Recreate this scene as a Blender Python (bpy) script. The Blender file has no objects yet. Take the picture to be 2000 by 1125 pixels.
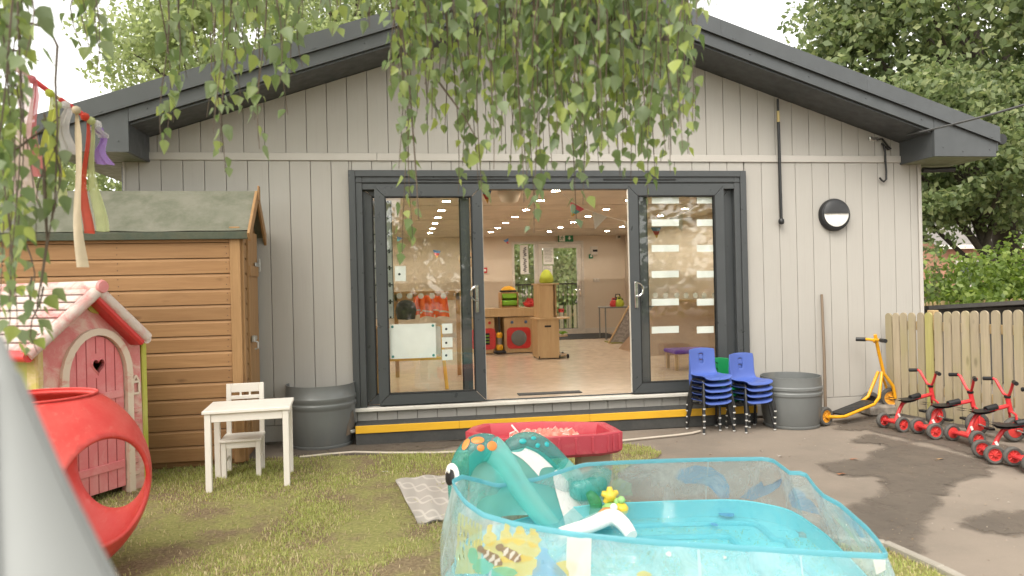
import bpy, math, random
import numpy as np
from mathutils import Vector, Matrix
random.seed(7)
RNG = np.random.default_rng(11)
SC = bpy.context.scene
COL = SC.collection
PI = math.pi
R = math.radians

# ------------------------------------------------------------------ camera
FPX = 1400.0
YAW, PITCH, ROLL = .153, .0015, .0233
CAM = Vector((0, -6.9, 1.41))
FW = Vector((math.sin(YAW)*math.cos(PITCH), math.cos(YAW)*math.cos(PITCH), -math.sin(PITCH)))
_r0 = Vector((math.cos(YAW), -math.sin(YAW), 0))
_u0 = _r0.cross(FW)
RT = _r0*math.cos(ROLL) - _u0*math.sin(ROLL)
UP = _r0*math.sin(ROLL) + _u0*math.cos(ROLL)
cd = bpy.data.cameras.new('camera')
cam = bpy.data.objects.new('camera', cd)
COL.objects.link(cam)
cam.matrix_world = Matrix(((RT.x, UP.x, -FW.x, CAM.x), (RT.y, UP.y, -FW.y, CAM.y), (RT.z, UP.z, -FW.z, CAM.z), (0, 0, 0, 1)))
cd.sensor_width = 36
cd.lens = 36*FPX/2000
cd.clip_start = .05
cd.clip_end = 900
cd.dof.use_dof = True
cd.dof.focus_distance = 6.6
cd.dof.aperture_fstop = 2.4
SC.camera = cam

# ------------------------------------------------------------------ world, sun, exposure
SUN_EL, SUN_AZ = R(52), R(-38)      # azimuth measured from behind the camera towards the right
w = bpy.data.worlds.new('World')
SC.world = w
w.use_nodes = True
nt = w.node_tree
nt.nodes.clear()
sky = nt.nodes.new('ShaderNodeTexSky')
sky.sky_type = 'NISHITA'
sky.sun_disc = False
sky.sun_elevation = SUN_EL
sky.sun_rotation = R(218)
sky.air_density = 1.0
sky.dust_density = 1.0
sky.ozone_density = 1.0
hs = nt.nodes.new('ShaderNodeHueSaturation')
hs.inputs['Saturation'].default_value = .12
mx = nt.nodes.new('ShaderNodeMix')
mx.data_type = 'RGBA'; mx.blend_type = 'MULTIPLY'
mx.inputs[0].default_value = 1
mx.inputs[7].default_value = (1.0, .97, .90, 1)
bg = nt.nodes.new('ShaderNodeBackground')
bg.inputs['Strength'].default_value = .15
out = nt.nodes.new('ShaderNodeOutputWorld')
nt.links.new(sky.outputs[0], hs.inputs['Color'])
nt.links.new(hs.outputs[0], mx.inputs[6])
nt.links.new(mx.outputs[2], bg.inputs[0])
nt.links.new(bg.outputs[0], out.inputs[0])
sl = bpy.data.lights.new('sun', 'SUN')
sl.energy = 1.4
sl.angle = R(38)
sl.color = (1.0, .95, .86)
so = bpy.data.objects.new('sun', sl)
COL.objects.link(so)
sd = Vector((math.sin(R(-38))*math.cos(SUN_EL), -math.cos(R(-38))*math.cos(SUN_EL), math.sin(SUN_EL)))
so.rotation_euler = sd.to_track_quat('Z', 'Y').to_euler()
so.location = (-8, -9, 14)
vs = SC.view_settings
vs.view_transform = 'Standard'
vs.look = 'None'
vs.exposure = 1.66
vs.gamma = 1
vs.use_curve_mapping = False
SC.display_settings.display_device = 'sRGB'
SC.cycles.use_denoising = True
SC.cycles.max_bounces = 10
SC.cycles.transparent_max_bounces = 24
SC.cycles.diffuse_bounces = 4
SC.cycles.glossy_bounces = 4
SC.cycles.sample_clamp_indirect = 6
SC.cycles.caustics_reflective = False
SC.cycles.caustics_refractive = False

# ------------------------------------------------------------------ measuring helpers: where a sighted ray meets a real plane
def ray(px, py):
    return FW + RT*((px-1000)/FPX) + UP*((562.5-py)/FPX)
def gp(px, py, z=0.0):
    d = ray(px, py)
    return CAM + d*((z-CAM.z)/d.z)
def yp(px, py, y=0.0):
    d = ray(px, py)
    return CAM + d*((y-CAM.y)/d.y)
def ap(px, py, t):
    return CAM + ray(px, py)*t
def vp(px, py, p0, p1):                       # vertical plane through two ground points
    n = Vector((p1.y-p0.y, p0.x-p1.x, 0))
    d = ray(px, py)
    return CAM + d*((Vector((p0.x, p0.y, 0))-Vector((CAM.x, CAM.y, 0))).dot(n)/d.dot(n))
def proj(p):
    v = Vector(p)-CAM
    d = v.dot(FW)
    return 1000+FPX*v.dot(RT)/d, 562.5-FPX*v.dot(UP)/d, d

# ------------------------------------------------------------------ mesh helpers
class MB:
    def __init__(s, org=(0, 0, 0)):
        s.v = []; s.f = []; s.m = []; s.o = Vector(org)
    def add(s, vs, fs, mi=0):
        n = len(s.v)
        s.v += [tuple(Vector(p)-s.o) for p in vs]
        s.f += [tuple(i+n for i in f) for f in fs]
        s.m += [mi]*len(fs)
        return s
    def box(s, c, d, ch=0.0, rot=None, mi=0):
        c = Vector(c); hx, hy, hz = d[0]/2, d[1]/2, d[2]/2
        rot = rot if rot is not None else Matrix.Identity(3)
        if ch <= 0:
            vs = [(x*hx, y*hy, z*hz) for x in (-1, 1) for y in (-1, 1) for z in (-1, 1)]
            fs = [(0, 1, 3, 2), (4, 6, 7, 5), (0, 4, 5, 1), (2, 3, 7, 6), (0, 2, 6, 4), (1, 5, 7, 3)]
        else:
            ch = min(ch, hx*.9, hy*.9, hz*.9)
            vs = []; idx = {}
            for x in (-1, 1):
                for y in (-1, 1):
                    for z in (-1, 1):
                        for a in range(3):
                            p = [x*(hx-ch), y*(hy-ch), z*(hz-ch)]
                            p[a] += (x, y, z)[a]*ch
                            idx[(x, y, z, a)] = len(vs); vs.append(tuple(p))
            fs = []
            for a in range(3):
                b, c2 = (a+1) % 3, (a+2) % 3
                for sg in (-1, 1):
                    q = []
                    for (i, j) in ((-1, -1), (1, -1), (1, 1), (-1, 1)):
                        t = [0, 0, 0]; t[a] = sg; t[b] = i; t[c2] = j
                        q.append(idx[(*t, a)])
                    fs.append(tuple(q) if sg > 0 else tuple(q[::-1]))
                for i in (-1, 1):
                    for j in (-1, 1):
                        t0 = [0, 0, 0]; t1 = [0, 0, 0]
                        t0[a] = -1; t1[a] = 1
                        t0[b] = t1[b] = i; t0[c2] = t1[c2] = j
                        q = (idx[(*t0, b)], idx[(*t1, b)], idx[(*t1, c2)], idx[(*t0, c2)])
                        fs.append(q if i*j > 0 else q[::-1])
            for x in (-1, 1):
                for y in (-1, 1):
                    for z in (-1, 1):
                        t = (idx[(x, y, z, 0)], idx[(x, y, z, 1)], idx[(x, y, z, 2)])
                        fs.append(t if x*y*z > 0 else t[::-1])
        return s.add([rot @ Vector(p)+c for p in vs], fs, mi)
    def bar(s, a, b, wd, ht, ch=0.0, upv=(0, 0, 1), mi=0):       # rectangular bar from a to b
        a = Vector(a); b = Vector(b); x = (b-a); L = x.length; x = x/L
        u = Vector(upv); y = u.cross(x)
        if y.length < 1e-5: y = Vector((0, 1, 0)).cross(x)
        y.normalize(); z = x.cross(y)
        rot = Matrix((x, y, z)).transposed()
        return s.box((a+b)/2, (L, wd, ht), ch, rot, mi)
    def tube(s, pts, r, n=8, caps=True, mi=0, closed=False):
        pts = [Vector(p) for p in pts]; k = len(pts)
        rs = r if isinstance(r, (list, tuple)) else [r]*k
        vs = []; fs = []
        prev = None
        for i, p in enumerate(pts):
            if closed: t = pts[(i+1) % k]-pts[i-1]
            else: t = pts[min(i+1, k-1)]-pts[max(i-1, 0)]
            t.normalize()
            if prev is None:
                a = Vector((0, 0, 1)) if abs(t.z) < .9 else Vector((1, 0, 0))
                u = a.cross(t).normalized()
            else:
                u = (prev-t*prev.dot(t)).normalized()
            prev = u; v = t.cross(u)
            for j in range(n):
                an = 2*PI*j/n
                vs.append(p+(u*math.cos(an)+v*math.sin(an))*rs[i])
        for i in range(k if closed else k-1):
            i2 = (i+1) % k
            for j in range(n):
                j2 = (j+1) % n
                fs.append((i*n+j, i*n+j2, i2*n+j2, i2*n+j))
        if caps and not closed:
            fs.append(tuple(range(n-1, -1, -1)))
            fs.append(tuple((k-1)*n+j for j in range(n)))
        return s.add(vs, fs, mi)
    def lathe(s, prof, n=24, c=(0, 0, 0), mi=0, rot=None):
        c = Vector(c); rot = rot if rot is not None else Matrix.Identity(3)
        vs = []; fs = []
        for (r, z) in prof:
            for j in range(n):
                a = 2*PI*j/n
                vs.append(rot @ Vector((r*math.cos(a), r*math.sin(a), z))+c)
        for i in range(len(prof)-1):
            for j in range(n):
                j2 = (j+1) % n
                fs.append((i*n+j, i*n+j2, (i+1)*n+j2, (i+1)*n+j))
        if prof[0][0] > 1e-4: fs.append(tuple(range(n-1, -1, -1)))
        if prof[-1][0] > 1e-4: fs.append(tuple((len(prof)-1)*n+j for j in range(n)))
        return s.add(vs, fs, mi)
    def prism(s, poly, ext, mi=0):             # poly: 3-D points in order, ext: extrusion vector
        poly = [Vector(p) for p in poly]; e = Vector(ext); n = len(poly)
        nr = Vector((0, 0, 0))
        for i in range(n): nr += poly[i].cross(poly[(i+1) % n])
        if nr.dot(e) > 0: poly = poly[::-1]
        vs = poly+[p+e for p in poly]
        fs = [tuple(range(n)), tuple(range(2*n-1, n-1, -1))]
        fs += [(i, i+n, (i+1) % n+n, (i+1) % n) for i in range(n)]
        return s.add(vs, fs, mi)
    def grid(s, fn, nu, nv, mi=0):             # fn(u,v) -> point, u,v in 0..1
        vs = [fn(i/nu, j/nv) for i in range(nu+1) for j in range(nv+1)]
        fs = [(i*(nv+1)+j, (i+1)*(nv+1)+j, (i+1)*(nv+1)+j+1, i*(nv+1)+j+1) for i in range(nu) for j in range(nv)]
        return s.add(vs, fs, mi)
    def mesh(s, name, mats, smooth=False):
        me = bpy.data.meshes.new(name)
        me.from_pydata(s.v, [], s.f)
        for m in (mats if isinstance(mats, (list, tuple)) else [mats]): me.materials.append(m)
        if any(s.m): me.polygons.foreach_set('material_index', s.m)
        if smooth:
            me.polygons.foreach_set('use_smooth', [True]*len(me.polygons))
            me.set_sharp_from_angle(angle=R(smooth if smooth is not True else 40))
        me.update()
        return me
    def build(s, name, mats, parent=None, smooth=False, loc=None):
        return link(name, s.mesh(name, mats, smooth), parent, loc if loc is not None else (s.o if parent is None else None))

def link(name, me, parent=None, loc=None, rot=None):
    o = bpy.data.objects.new(name, me)
    COL.objects.link(o)
    if parent is not None: o.parent = parent
    if loc is not None: o.location = loc
    if rot is not None: o.rotation_euler = rot
    return o
def tag(o, label=None, cat=None, group=None, kind=None):
    if label: o['label'] = label
    if cat: o['category'] = cat
    if group: o['group'] = group
    if kind: o['kind'] = kind
    return o
def thing(name, label, cat, loc=(0, 0, 0), rz=0.0, group=None):
    o = bpy.data.objects.new(name, None)
    o.empty_display_size = .05
    COL.objects.link(o)
    o.location = loc; o.rotation_euler = (0, 0, rz)
    return tag(o, label, cat, group)
def copy_thing(root, loc, rz=0.0, label=None, rot=None):
    r = root.copy(); COL.objects.link(r)
    r.location = loc
    r.rotation_euler = rot if rot is not None else (0, 0, rz)
    if label: r['label'] = label
    for ch in root.children:
        c = ch.copy(); COL.objects.link(c); c.parent = r
        for g in ch.children:
            d = g.copy(); COL.objects.link(d); d.parent = c
    return r
def fast(name, V, F, mat, smooth=False):
    V = np.asarray(V, dtype=np.float32); F = np.asarray(F, dtype=np.int32)
    me = bpy.data.meshes.new(name)
    me.vertices.add(len(V)); me.vertices.foreach_set('co', V.ravel())
    k = F.shape[1]
    me.loops.add(F.size); me.loops.foreach_set('vertex_index', F.ravel())
    me.polygons.add(len(F)); me.polygons.foreach_set('loop_start', np.arange(0, F.size, k, dtype=np.int32))
    me.polygons.foreach_set('loop_total', np.full(len(F), k, dtype=np.int32))
    me.materials.append(mat)
    me.update(calc_edges=True)
    return me

# ------------------------------------------------------------------ materials
def newmat(name):
    m = bpy.data.materials.new(name); m.use_nodes = True
    n = m.node_tree.nodes; l = m.node_tree.links
    b = n['Principled BSDF']
    return m, n, l, b
def rgba(c): return (c[0], c[1], c[2], 1)
def coords(n, l, scale=(1, 1, 1), rand=True):
    tc = n.new('ShaderNodeTexCoord'); mp = n.new('ShaderNodeMapping')
    mp.inputs['Scale'].default_value = scale
    l.new(tc.outputs['Object'], mp.inputs['Vector'])
    if rand:
        oi = n.new('ShaderNodeObjectInfo'); mu = n.new('ShaderNodeMath'); mu.operation = 'MULTIPLY'
        mu.inputs[1].default_value = 37.0
        l.new(oi.outputs['Random'], mu.inputs[0]); l.new(mu.outputs[0], mp.inputs['Location'])
    return mp.outputs['Vector']
def noise(n, l, vec, scale, detail=5, rough=.55, dist=0):
    t = n.new('ShaderNodeTexNoise')
    t.inputs['Scale'].default_value = scale; t.inputs['Detail'].default_value = detail
    t.inputs['Roughness'].default_value = rough; t.inputs['Distortion'].default_value = dist
    l.new(vec, t.inputs['Vector'])
    return t.outputs['Fac']
def ramp(n, l, fac, stops):
    r = n.new('ShaderNodeValToRGB')
    e = r.color_ramp.elements
    while len(e) < len(stops): e.new(.5)
    for i, (p, c) in enumerate(stops):
        e[i].position = p; e[i].color = rgba(c)
    l.new(fac, r.inputs['Fac'])
    return r.outputs['Color']
def mixc(n, l, fac, a, b, mode='MIX'):
    m = n.new('ShaderNodeMix'); m.data_type = 'RGBA'; m.blend_type = mode
    if isinstance(fac, (int, float)): m.inputs[0].default_value = fac
    else: l.new(fac, m.inputs[0])
    for i, c in ((6, a), (7, b)):
        if isinstance(c, tuple): m.inputs[i].default_value = rgba(c)
        else: l.new(c, m.inputs[i])
    return m.outputs[2]
def bump(n, l, b, h, strength=.3, dist=.01):
    bp = n.new('ShaderNodeBump'); bp.inputs['Strength'].default_value = strength; bp.inputs['Distance'].default_value = dist
    l.new(h, bp.inputs['Height']); l.new(bp.outputs[0], b.inputs['Normal'])
def maprange(n, l, v, a, b, c, d):
    m = n.new('ShaderNodeMapRange')
    for i, x in ((1, a), (2, b), (3, c), (4, d)): m.inputs[i].default_value = x
    l.new(v, m.inputs[0]); return m.outputs[0]
def plain(name, c1, c2=None, scale=3.0, rough=.5, rvar=.12, bmp=.0, bscale=120, metal=0.0, stretch=(1, 1, 1), spec=.5, lo=.35, hi=.65, dirt=None, dirtscale=2.0, dirtlo=.55, dirthi=.75, sheen=0):
    m, n, l, b = newmat(name)
    v = coords(n, l, stretch)
    c2 = c2 or tuple(x*.86 for x in c1)
    f = noise(n, l, v, scale)
    col = ramp(n, l, f, [(lo, c1), (hi, c2)])
    if dirt:
        f2 = noise(n, l, v, dirtscale, 8, .65)
        col = mixc(n, l, maprange(n, l, f2, dirtlo, dirthi, 0, 1), col, dirt)
    l.new(col, b.inputs['Base Color'])
    f3 = noise(n, l, v, scale*5, 4)
    l.new(maprange(n, l, f3, .3, .7, rough-rvar, rough+rvar), b.inputs['Roughness'])
    b.inputs['Metallic'].default_value = metal
    b.inputs['Specular IOR Level'].default_value = spec
    if bmp:
        bump(n, l, b, noise(n, l, v, bscale, 4), bmp, .004)
    return m
def wood(name, c1, c2, dark, axis=0, ring=14.0, rough=.6, knots=True, along=1.2, bmp=.25, green=None, objrand=.25):
    m, n, l, b = newmat(name)
    sc = [ring, ring, ring]; sc[axis] = along
    v = coords(n, l, tuple(sc))
    f = noise(n, l, v, 1.0, 6, .6, 1.2)
    sc2 = [x*6 for x in sc]; sc2[axis] = along*2
    v2 = coords(n, l, tuple(sc2))
    g = noise(n, l, v2, 1.0, 4, .6)
    col = ramp(n, l, f, [(.3, c1), (.62, c2)])
    col = mixc(n, l, maprange(n, l, g, .5, .8, 0, .45), col, dark)
    if knots:
        sk = [7.0, 7.0, 7.0]; sk[axis] = 2.6
        vk = coords(n, l, tuple(sk))
        vo = n.new('ShaderNodeTexVoronoi'); vo.inputs['Scale'].default_value = 1.0
        vo.inputs['Randomness'].default_value = 1
        nz = noise(n, l, vk, 3.0, 3)
        ad = n.new('ShaderNodeMath'); ad.operation = 'ADD'; 
        l.new(vk, vo.inputs['Vector'])
        ms = n.new('ShaderNodeMath'); ms.operation = 'MULTIPLY'; ms.inputs[1].default_value = .14
        l.new(nz, ms.inputs[0]); l.new(vo.outputs['Distance'], ad.inputs[0]); l.new(ms.outputs[0], ad.inputs[1])
        col = mixc(n, l, maprange(n, l, ad.outputs[0], .13, .22, .85, 0), col, tuple(x*.6 for x in dark))
    if green:
        fg = noise(n, l, coords(n, l, (2.5, 2.5, 1.2)), 1.3, 5, .6)
        col = mixc(n, l, maprange(n, l, fg, .45, .7, 0, .75), col, green)
    oi = n.new('ShaderNodeObjectInfo')
    col = mixc(n, l, maprange(n, l, oi.outputs['Random'], 0, 1, 0, objrand*1.6), col, tuple(x*.62 for x in c2))
    l.new(col, b.inputs['Base Color'])
    b.inputs['Roughness'].default_value = rough
    b.inputs['Specular IOR Level'].default_value = .3
    if bmp: bump(n, l, b, g, bmp, .003)
    return m
def emit(name, c, s):
    m, n, l, b = newmat(name)
    b.inputs['Base Color'].default_value = rgba(c)
    b.inputs['Emission Color'].default_value = rgba(c)
    b.inputs['Emission Strength'].default_value = s
    return m
def clear(name, tint=(1, 1, 1), refl=1.0, rough=.02, milk=0.0, milkcol=(.9, .9, .9), ior=1.45, wrinkle=0.0, wscale=9.0, milkvar=False):
    m, n, l, b = newmat(name)
    n.remove(b)
    tr = n.new('ShaderNodeBsdfTransparent'); tr.inputs[0].default_value = rgba(tint)
    gl = n.new('ShaderNodeBsdfGlossy'); gl.inputs['Roughness'].default_value = rough
    fr = n.new('ShaderNodeLayerWeight'); fr.inputs['Blend'].default_value = .5      # Schlick, the same from both sides
    pw = n.new('ShaderNodeMath'); pw.operation = 'POWER'; pw.inputs[1].default_value = 4.5
    l.new(fr.outputs['Facing'], pw.inputs[0])
    f0 = ((ior-1)/(ior+1))**2*1.5
    mu = n.new('ShaderNodeMath'); mu.operation = 'MULTIPLY_ADD'; mu.inputs[1].default_value = refl*(1-f0); mu.inputs[2].default_value = refl*f0
    mu.use_clamp = True
    l.new(pw.outputs[0], mu.inputs[0])
    mx = n.new('ShaderNodeMixShader')
    l.new(mu.outputs[0], mx.inputs[0]); l.new(tr.outputs[0], mx.inputs[1]); l.new(gl.outputs[0], mx.inputs[2])
    res = mx.outputs[0]
    v = coords(n, l)
    if milk > 0:
        df = n.new('ShaderNodeBsdfDiffuse'); df.inputs[0].default_value = rgba(milkcol)
        tl = n.new('ShaderNodeBsdfTranslucent'); tl.inputs[0].default_value = rgba(milkcol)
        m0 = n.new('ShaderNodeMixShader'); m0.inputs[0].default_value = .5
        l.new(df.outputs[0], m0.inputs[1]); l.new(tl.outputs[0], m0.inputs[2])
        m2 = n.new('ShaderNodeMixShader'); m2.inputs[0].default_value = milk
        if milkvar:
            l.new(maprange(n, l, noise(n, l, v, 4.5, 8, .7, 1.0), .3, .72, milk*.35, min(1, milk*2.0)), m2.inputs[0])
        l.new(res, m2.inputs[1]); l.new(m0.outputs[0], m2.inputs[2])
        res = m2.outputs[0]
    if wrinkle:
        bp = n.new('ShaderNodeBump'); bp.inputs['Strength'].default_value = wrinkle; bp.inputs['Distance'].default_value = .02
        l.new(noise(n, l, v, wscale, 4, .6, 1.5), bp.inputs['Height'])
        l.new(bp.outputs[0], gl.inputs['Normal']); l.new(bp.outputs[0], fr.inputs['Normal'])
    l.new(res, n['Material Output'].inputs[0])
    return m
def leafmat(name, stops, trans=.45, rough=.45, spec=.4):
    m, n, l, b = newmat(name)
    ge = n.new('ShaderNodeNewGeometry'); oi = n.new('ShaderNodeObjectInfo')
    ad = n.new('ShaderNodeMath'); ad.operation = 'ADD'
    l.new(ge.outputs['Random Per Island'], ad.inputs[0]); l.new(oi.outputs['Random'], ad.inputs[1])
    fc = n.new('ShaderNodeMath'); fc.operation = 'FRACT'; l.new(ad.outputs[0], fc.inputs[0])
    col = ramp(n, l, fc.outputs[0], stops)
    l.new(col, b.inputs['Base Color'])
    b.inputs['Roughness'].default_value = rough
    b.inputs['Specular IOR Level'].default_value = spec
    tl = n.new('ShaderNodeBsdfTranslucent')
    hv = n.new('ShaderNodeHueSaturation'); hv.inputs['Value'].default_value = 1.5; hv.inputs['Saturation'].default_value = 1.15
    l.new(col, hv.inputs['Color']); l.new(hv.outputs[0], tl.inputs[0])
    mx = n.new('ShaderNodeMixShader'); mx.inputs[0].default_value = trans
    l.new(b.outputs[0], mx.inputs[1]); l.new(tl.outputs[0], mx.inputs[2])
    l.new(mx.outputs[0], n['Material Output'].inputs[0])
    return m

def board_mat():
    m, n, l, b = newmat('cladding_paint')
    v = coords(n, l, (60, 60, 2.2))
    g = noise(n, l, v, 1.0, 5, .6, .6)
    f = noise(n, l, coords(n, l, (1.2, 1.2, .6)), 2.0, 5)
    col = ramp(n, l, f, [(.3, (.390, .368, .338)), (.7, (.372, .350, .320))])
    col = mixc(n, l, maprange(n, l, g, .55, .8, 0, .35), col, (.315, .292, .27))
    oi = n.new('ShaderNodeObjectInfo')
    col = mixc(n, l, maprange(n, l, oi.outputs['Random'], 0, 1, 0, .16), col, (.36, .335, .31))
    st = noise(n, l, coords(n, l, (9, 9, .7)), 1.0, 6, .7)
    col = mixc(n, l, maprange(n, l, st, .60, .82, 0, .22), col, (.27, .25, .22))
    l.new(col, b.inputs['Base Color']); b.inputs['Roughness'].default_value = .62
    b.inputs['Specular IOR Level'].default_value = .3
    bump(n, l, b, g, .35, .0025)
    return m
M_board = board_mat()
M_trim = plain('trim_paint', (.45, .42, .385), (.43, .40, .365), rough=.5)
M_black = plain('black_plastic', (.012, .012, .013), rough=.45)
M_anth = plain('anthracite_metal', (.066, .071, .075), (.057, .062, .066), scale=2, rough=.42, bmp=.03, dirt=(.075, .078, .078), dirtlo=.58, dirthi=.85)
M_frame = plain('anthracite_frame', (.056, .060, .063), (.050, .054, .057), scale=2, rough=.38, spec=.5)
M_gasket = plain('black_gasket', (.012, .012, .012), rough=.7)
M_chrome = plain('chrome', (.75, .75, .74), rough=.14, rvar=.05, metal=1)
M_glass = clear('window_glass', (.975, .985, .975), refl=.85, rough=.0)
M_eave = plain('eave_lining', (.20, .215, .13), rough=.5)
M_cream = plain('interior_paint', (.66, .58, .48), (.64, .56, .46), rough=.7)
M_ceil = plain('ceiling_paint', (.66, .59, .50), rough=.75)
M_upvc = plain('white_frame', (.66, .62, .56), rough=.35)
M_vinyl = plain('vinyl_floor', (.58, .475, .37), (.54, .44, .34), scale=1.5, rough=.20, rvar=.06)
M_yellow = plain('yellow_nosing', (.72, .40, .02), (.66, .36, .02), rough=.55, bmp=.1, dirt=(.42, .24, .05), dirtlo=.6, dirthi=.8, dirtscale=5)
M_stepdark = plain('dark_step', (.045, .045, .043), (.06, .058, .054), scale=5, rough=.75, bmp=.15)
M_white = plain('white_paint', (.80, .75, .68), (.77, .72, .65), rough=.4, bmp=.05)
M_paper = plain('paper', (.80, .80, .76), rough=.7)
M_lamp = emit('downlight_glow', (1.0, .88, .73), 88.0)
# ================================================================== SETTING: ground
def ground_mats():
    m, n, l, b = newmat('tarmac')
    v = coords(n, l, rand=False)
    f = noise(n, l, v, 1.1, 7, .62)
    col = ramp(n, l, f, [(.32, (.27, .222, .180)), (.62, (.215, .178, .145))])
    g = noise(n, l, v, 260, 3, .7)
    col = mixc(n, l, maprange(n, l, g, .52, .72, 0, .55), col, (.12, .10, .085))
    blot = noise(n, l, v, .55, 6, .7)
    col = mixc(n, l, maprange(n, l, blot, .5, .72, 0, .5), col, (.17, .142, .118))
    spots = noise(n, l, v, 26, 5, .75)
    col = mixc(n, l, maprange(n, l, spots, .60, .72, 0, .4), col, (.34, .30, .25))
    g2 = noise(n, l, v, 190, 2, .5)
    col = mixc(n, l, maprange(n, l, g2, .66, .76, 0, .5), col, (.34, .30, .26))
    l.new(col, b.inputs['Base Color'])
    b.inputs['Roughness'].default_value = .85
    b.inputs['Specular IOR Level'].default_value = .25
    bump(n, l, b, g, .5, .004)
    return m
M_tar = ground_mats()
def damp_mat():
    m, n, l, b = newmat('damp_tarmac')
    v = coords(n, l, rand=False)
    f = noise(n, l, v, 3.0, 7, .62)
    col = ramp(n, l, f, [(.32, (.155, .126, .101)), (.66, (.112, .091, .073))])
    g = noise(n, l, v, 260, 3, .7)
    col = mixc(n, l, maprange(n, l, g, .52, .72, 0, .5), col, (.055, .046, .038))
    l.new(col, b.inputs['Base Color'])
    l.new(maprange(n, l, f, .3, .7, .45, .75), b.inputs['Roughness'])
    bump(n, l, b, g, .4, .003)
    at = n.new('ShaderNodeAttribute'); at.attribute_name = 'wet'
    nz = noise(n, l, v, 7.0, 9, .72, .4)
    ad = n.new('ShaderNodeMath'); ad.operation = 'MULTIPLY_ADD'; ad.inputs[1].default_value = 1.9; ad.inputs[2].default_value = -.95
    l.new(nz, ad.inputs[0])
    sm = n.new('ShaderNodeMath'); sm.operation = 'ADD'
    l.new(at.outputs['Fac'], sm.inputs[0]); l.new(ad.outputs[0], sm.inputs[1])
    tr = n.new('ShaderNodeBsdfTransparent'); mx = n.new('ShaderNodeMixShader')
    l.new(maprange(n, l, sm.outputs[0], .26, .95, 0, .80), mx.inputs[0])
    l.new(tr.outputs[0], mx.inputs[1]); l.new(b.outputs[0], mx.inputs[2]); l.new(mx.outputs[0], n['Material Output'].inputs[0])
    return m
M_damp = damp_mat()
def soil_mat():
    m, n, l, b = newmat('worn_lawn')
    v = coords(n, l, rand=False)
    f = noise(n, l, v, 2.3, 8, .65)
    g = noise(n, l, v, 45, 5, .7)
    col = ramp(n, l, g, [(.3, (.12, .085, .055)), (.5, (.22, .165, .10)), (.7, (.32, .25, .15))])
    col2 = ramp(n, l, g, [(.3, (.17, .17, .06)), (.55, (.28, .27, .10)), (.75, (.40, .36, .18))])
    col = mixc(n, l, maprange(n, l, f, .42, .56, 0, 1), col, col2)
    l.new(col, b.inputs['Base Color'])
    b.inputs['Roughness'].default_value = .95
    b.inputs['Specular IOR Level'].default_value = .1
    bump(n, l, b, g, .8, .015)
    return m
M_soil = soil_mat()
g = MB().grid(lambda u, v: (-260+520*u, -200+520*v, -.004), 20, 20).build('ground', M_tar)
tag(g, 'weathered grey brown tarmac yard around the nursery building', kind='structure')

LAWN = [gp(-500, 930), gp(0, 922), gp(300, 910), gp(430, 899), gp(560, 893), gp(700, 889), gp(880, 884), gp(1090, 876), gp(1232, 868), gp(1268, 874), gp(1293, 885), gp(1285, 894), gp(1240, 905), gp(1205, 925), gp(1215, 975), gp(1330, 1030), gp(1560, 1055), gp(1730, 1072), gp(1840, 1122), gp(1990, 1200), gp(2150, 1330)]
LAWN += [Vector((2.4, -7.5, 0)), Vector((2.0, -10, 0)), Vector((-7, -10, 0)), Vector((-7, -.2, 0))]
LAWN = [Vector((p.x, p.y, .002)) for p in LAWN]
b = MB(); b.add(LAWN, [tuple(range(len(LAWN)))][0:1])
o = b.build('lawn', M_soil)
if o.data.polygons[0].normal.z < 0: o.data.flip_normals()
tag(o, 'patchy worn lawn in front of the nursery', kind='structure')

def wobble(pts, amp, k=5, seed=1):
    rr = random.Random(seed); out = []
    n = len(pts)
    for i in range(n):
        a, c = pts[i], pts[(i+1) % n]
        for j in range(k):
            p = a.lerp(c, j/k)
            out.append(Vector((p.x+rr.uniform(-amp, amp)*1.4, p.y+rr.uniform(-amp, amp)*2, p.z)))
    return out
def damp(px, name='damp_patch', z=.003, seed=1, label=None):
    pts = wobble([gp(x, y, z) for x, y in px], .02, 5, seed)
    n = len(pts); area = sum(pts[i].x*pts[(i+1) % n].y-pts[(i+1) % n].x*pts[i].y for i in range(n))
    if area < 0: pts = pts[::-1]
    ring = []
    for k, off in enumerate((.10, -.02)):
        for i in range(n):
            d = pts[(i+2) % n]-pts[i-2]; o_ = Vector((d.y, -d.x, 0)).normalized()
            ring.append(pts[i]+o_*off)
    bb = MB(); bb.add(ring, [(i, (i+1) % n, n+(i+1) % n, n+i) for i in range(n)]+[tuple(range(n, 2*n))])
    oo = bb.build(name, M_damp)
    at = oo.data.attributes.new('wet', 'FLOAT', 'POINT')
    at.data.foreach_set('value', [0.0]*n+[1.0]*n)
    tag(oo, label, kind='structure')
damp([(1640, 838), (1690, 838), (1745, 850), (1850, 872), (1960, 905), (2100, 950), (2100, 920), (1960, 870), (1850, 848), (1740, 812), (1660, 822)], seed=3, label='dark damp strip of tarmac under the tricycles')
damp([(1600, 905), (1700, 897), (1740, 868), (1668, 862), (1700, 848), (1800, 872), (1912, 900), (1920, 925), (1850, 945), (1840, 962), (1790, 1000), (1790, 1040), (1775, 1075), (1730, 1066), (1690, 1030), (1640, 1000), (1690, 985), (1740, 950), (1720, 930), (1640, 925)], seed=4, z=.0035, label='dark branching damp patch on the tarmac beside the pool')
damp([(1885, 1025), (1960, 1003), (2080, 1000), (2080, 1045), (1960, 1042)], seed=6, label='small damp patch on the tarmac at the picture edge')
damp([(560, 880), (700, 868), (905, 858), (905, 868), (760, 884), (600, 893)], seed=8, label='damp strip at the foot of the door step')
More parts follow.
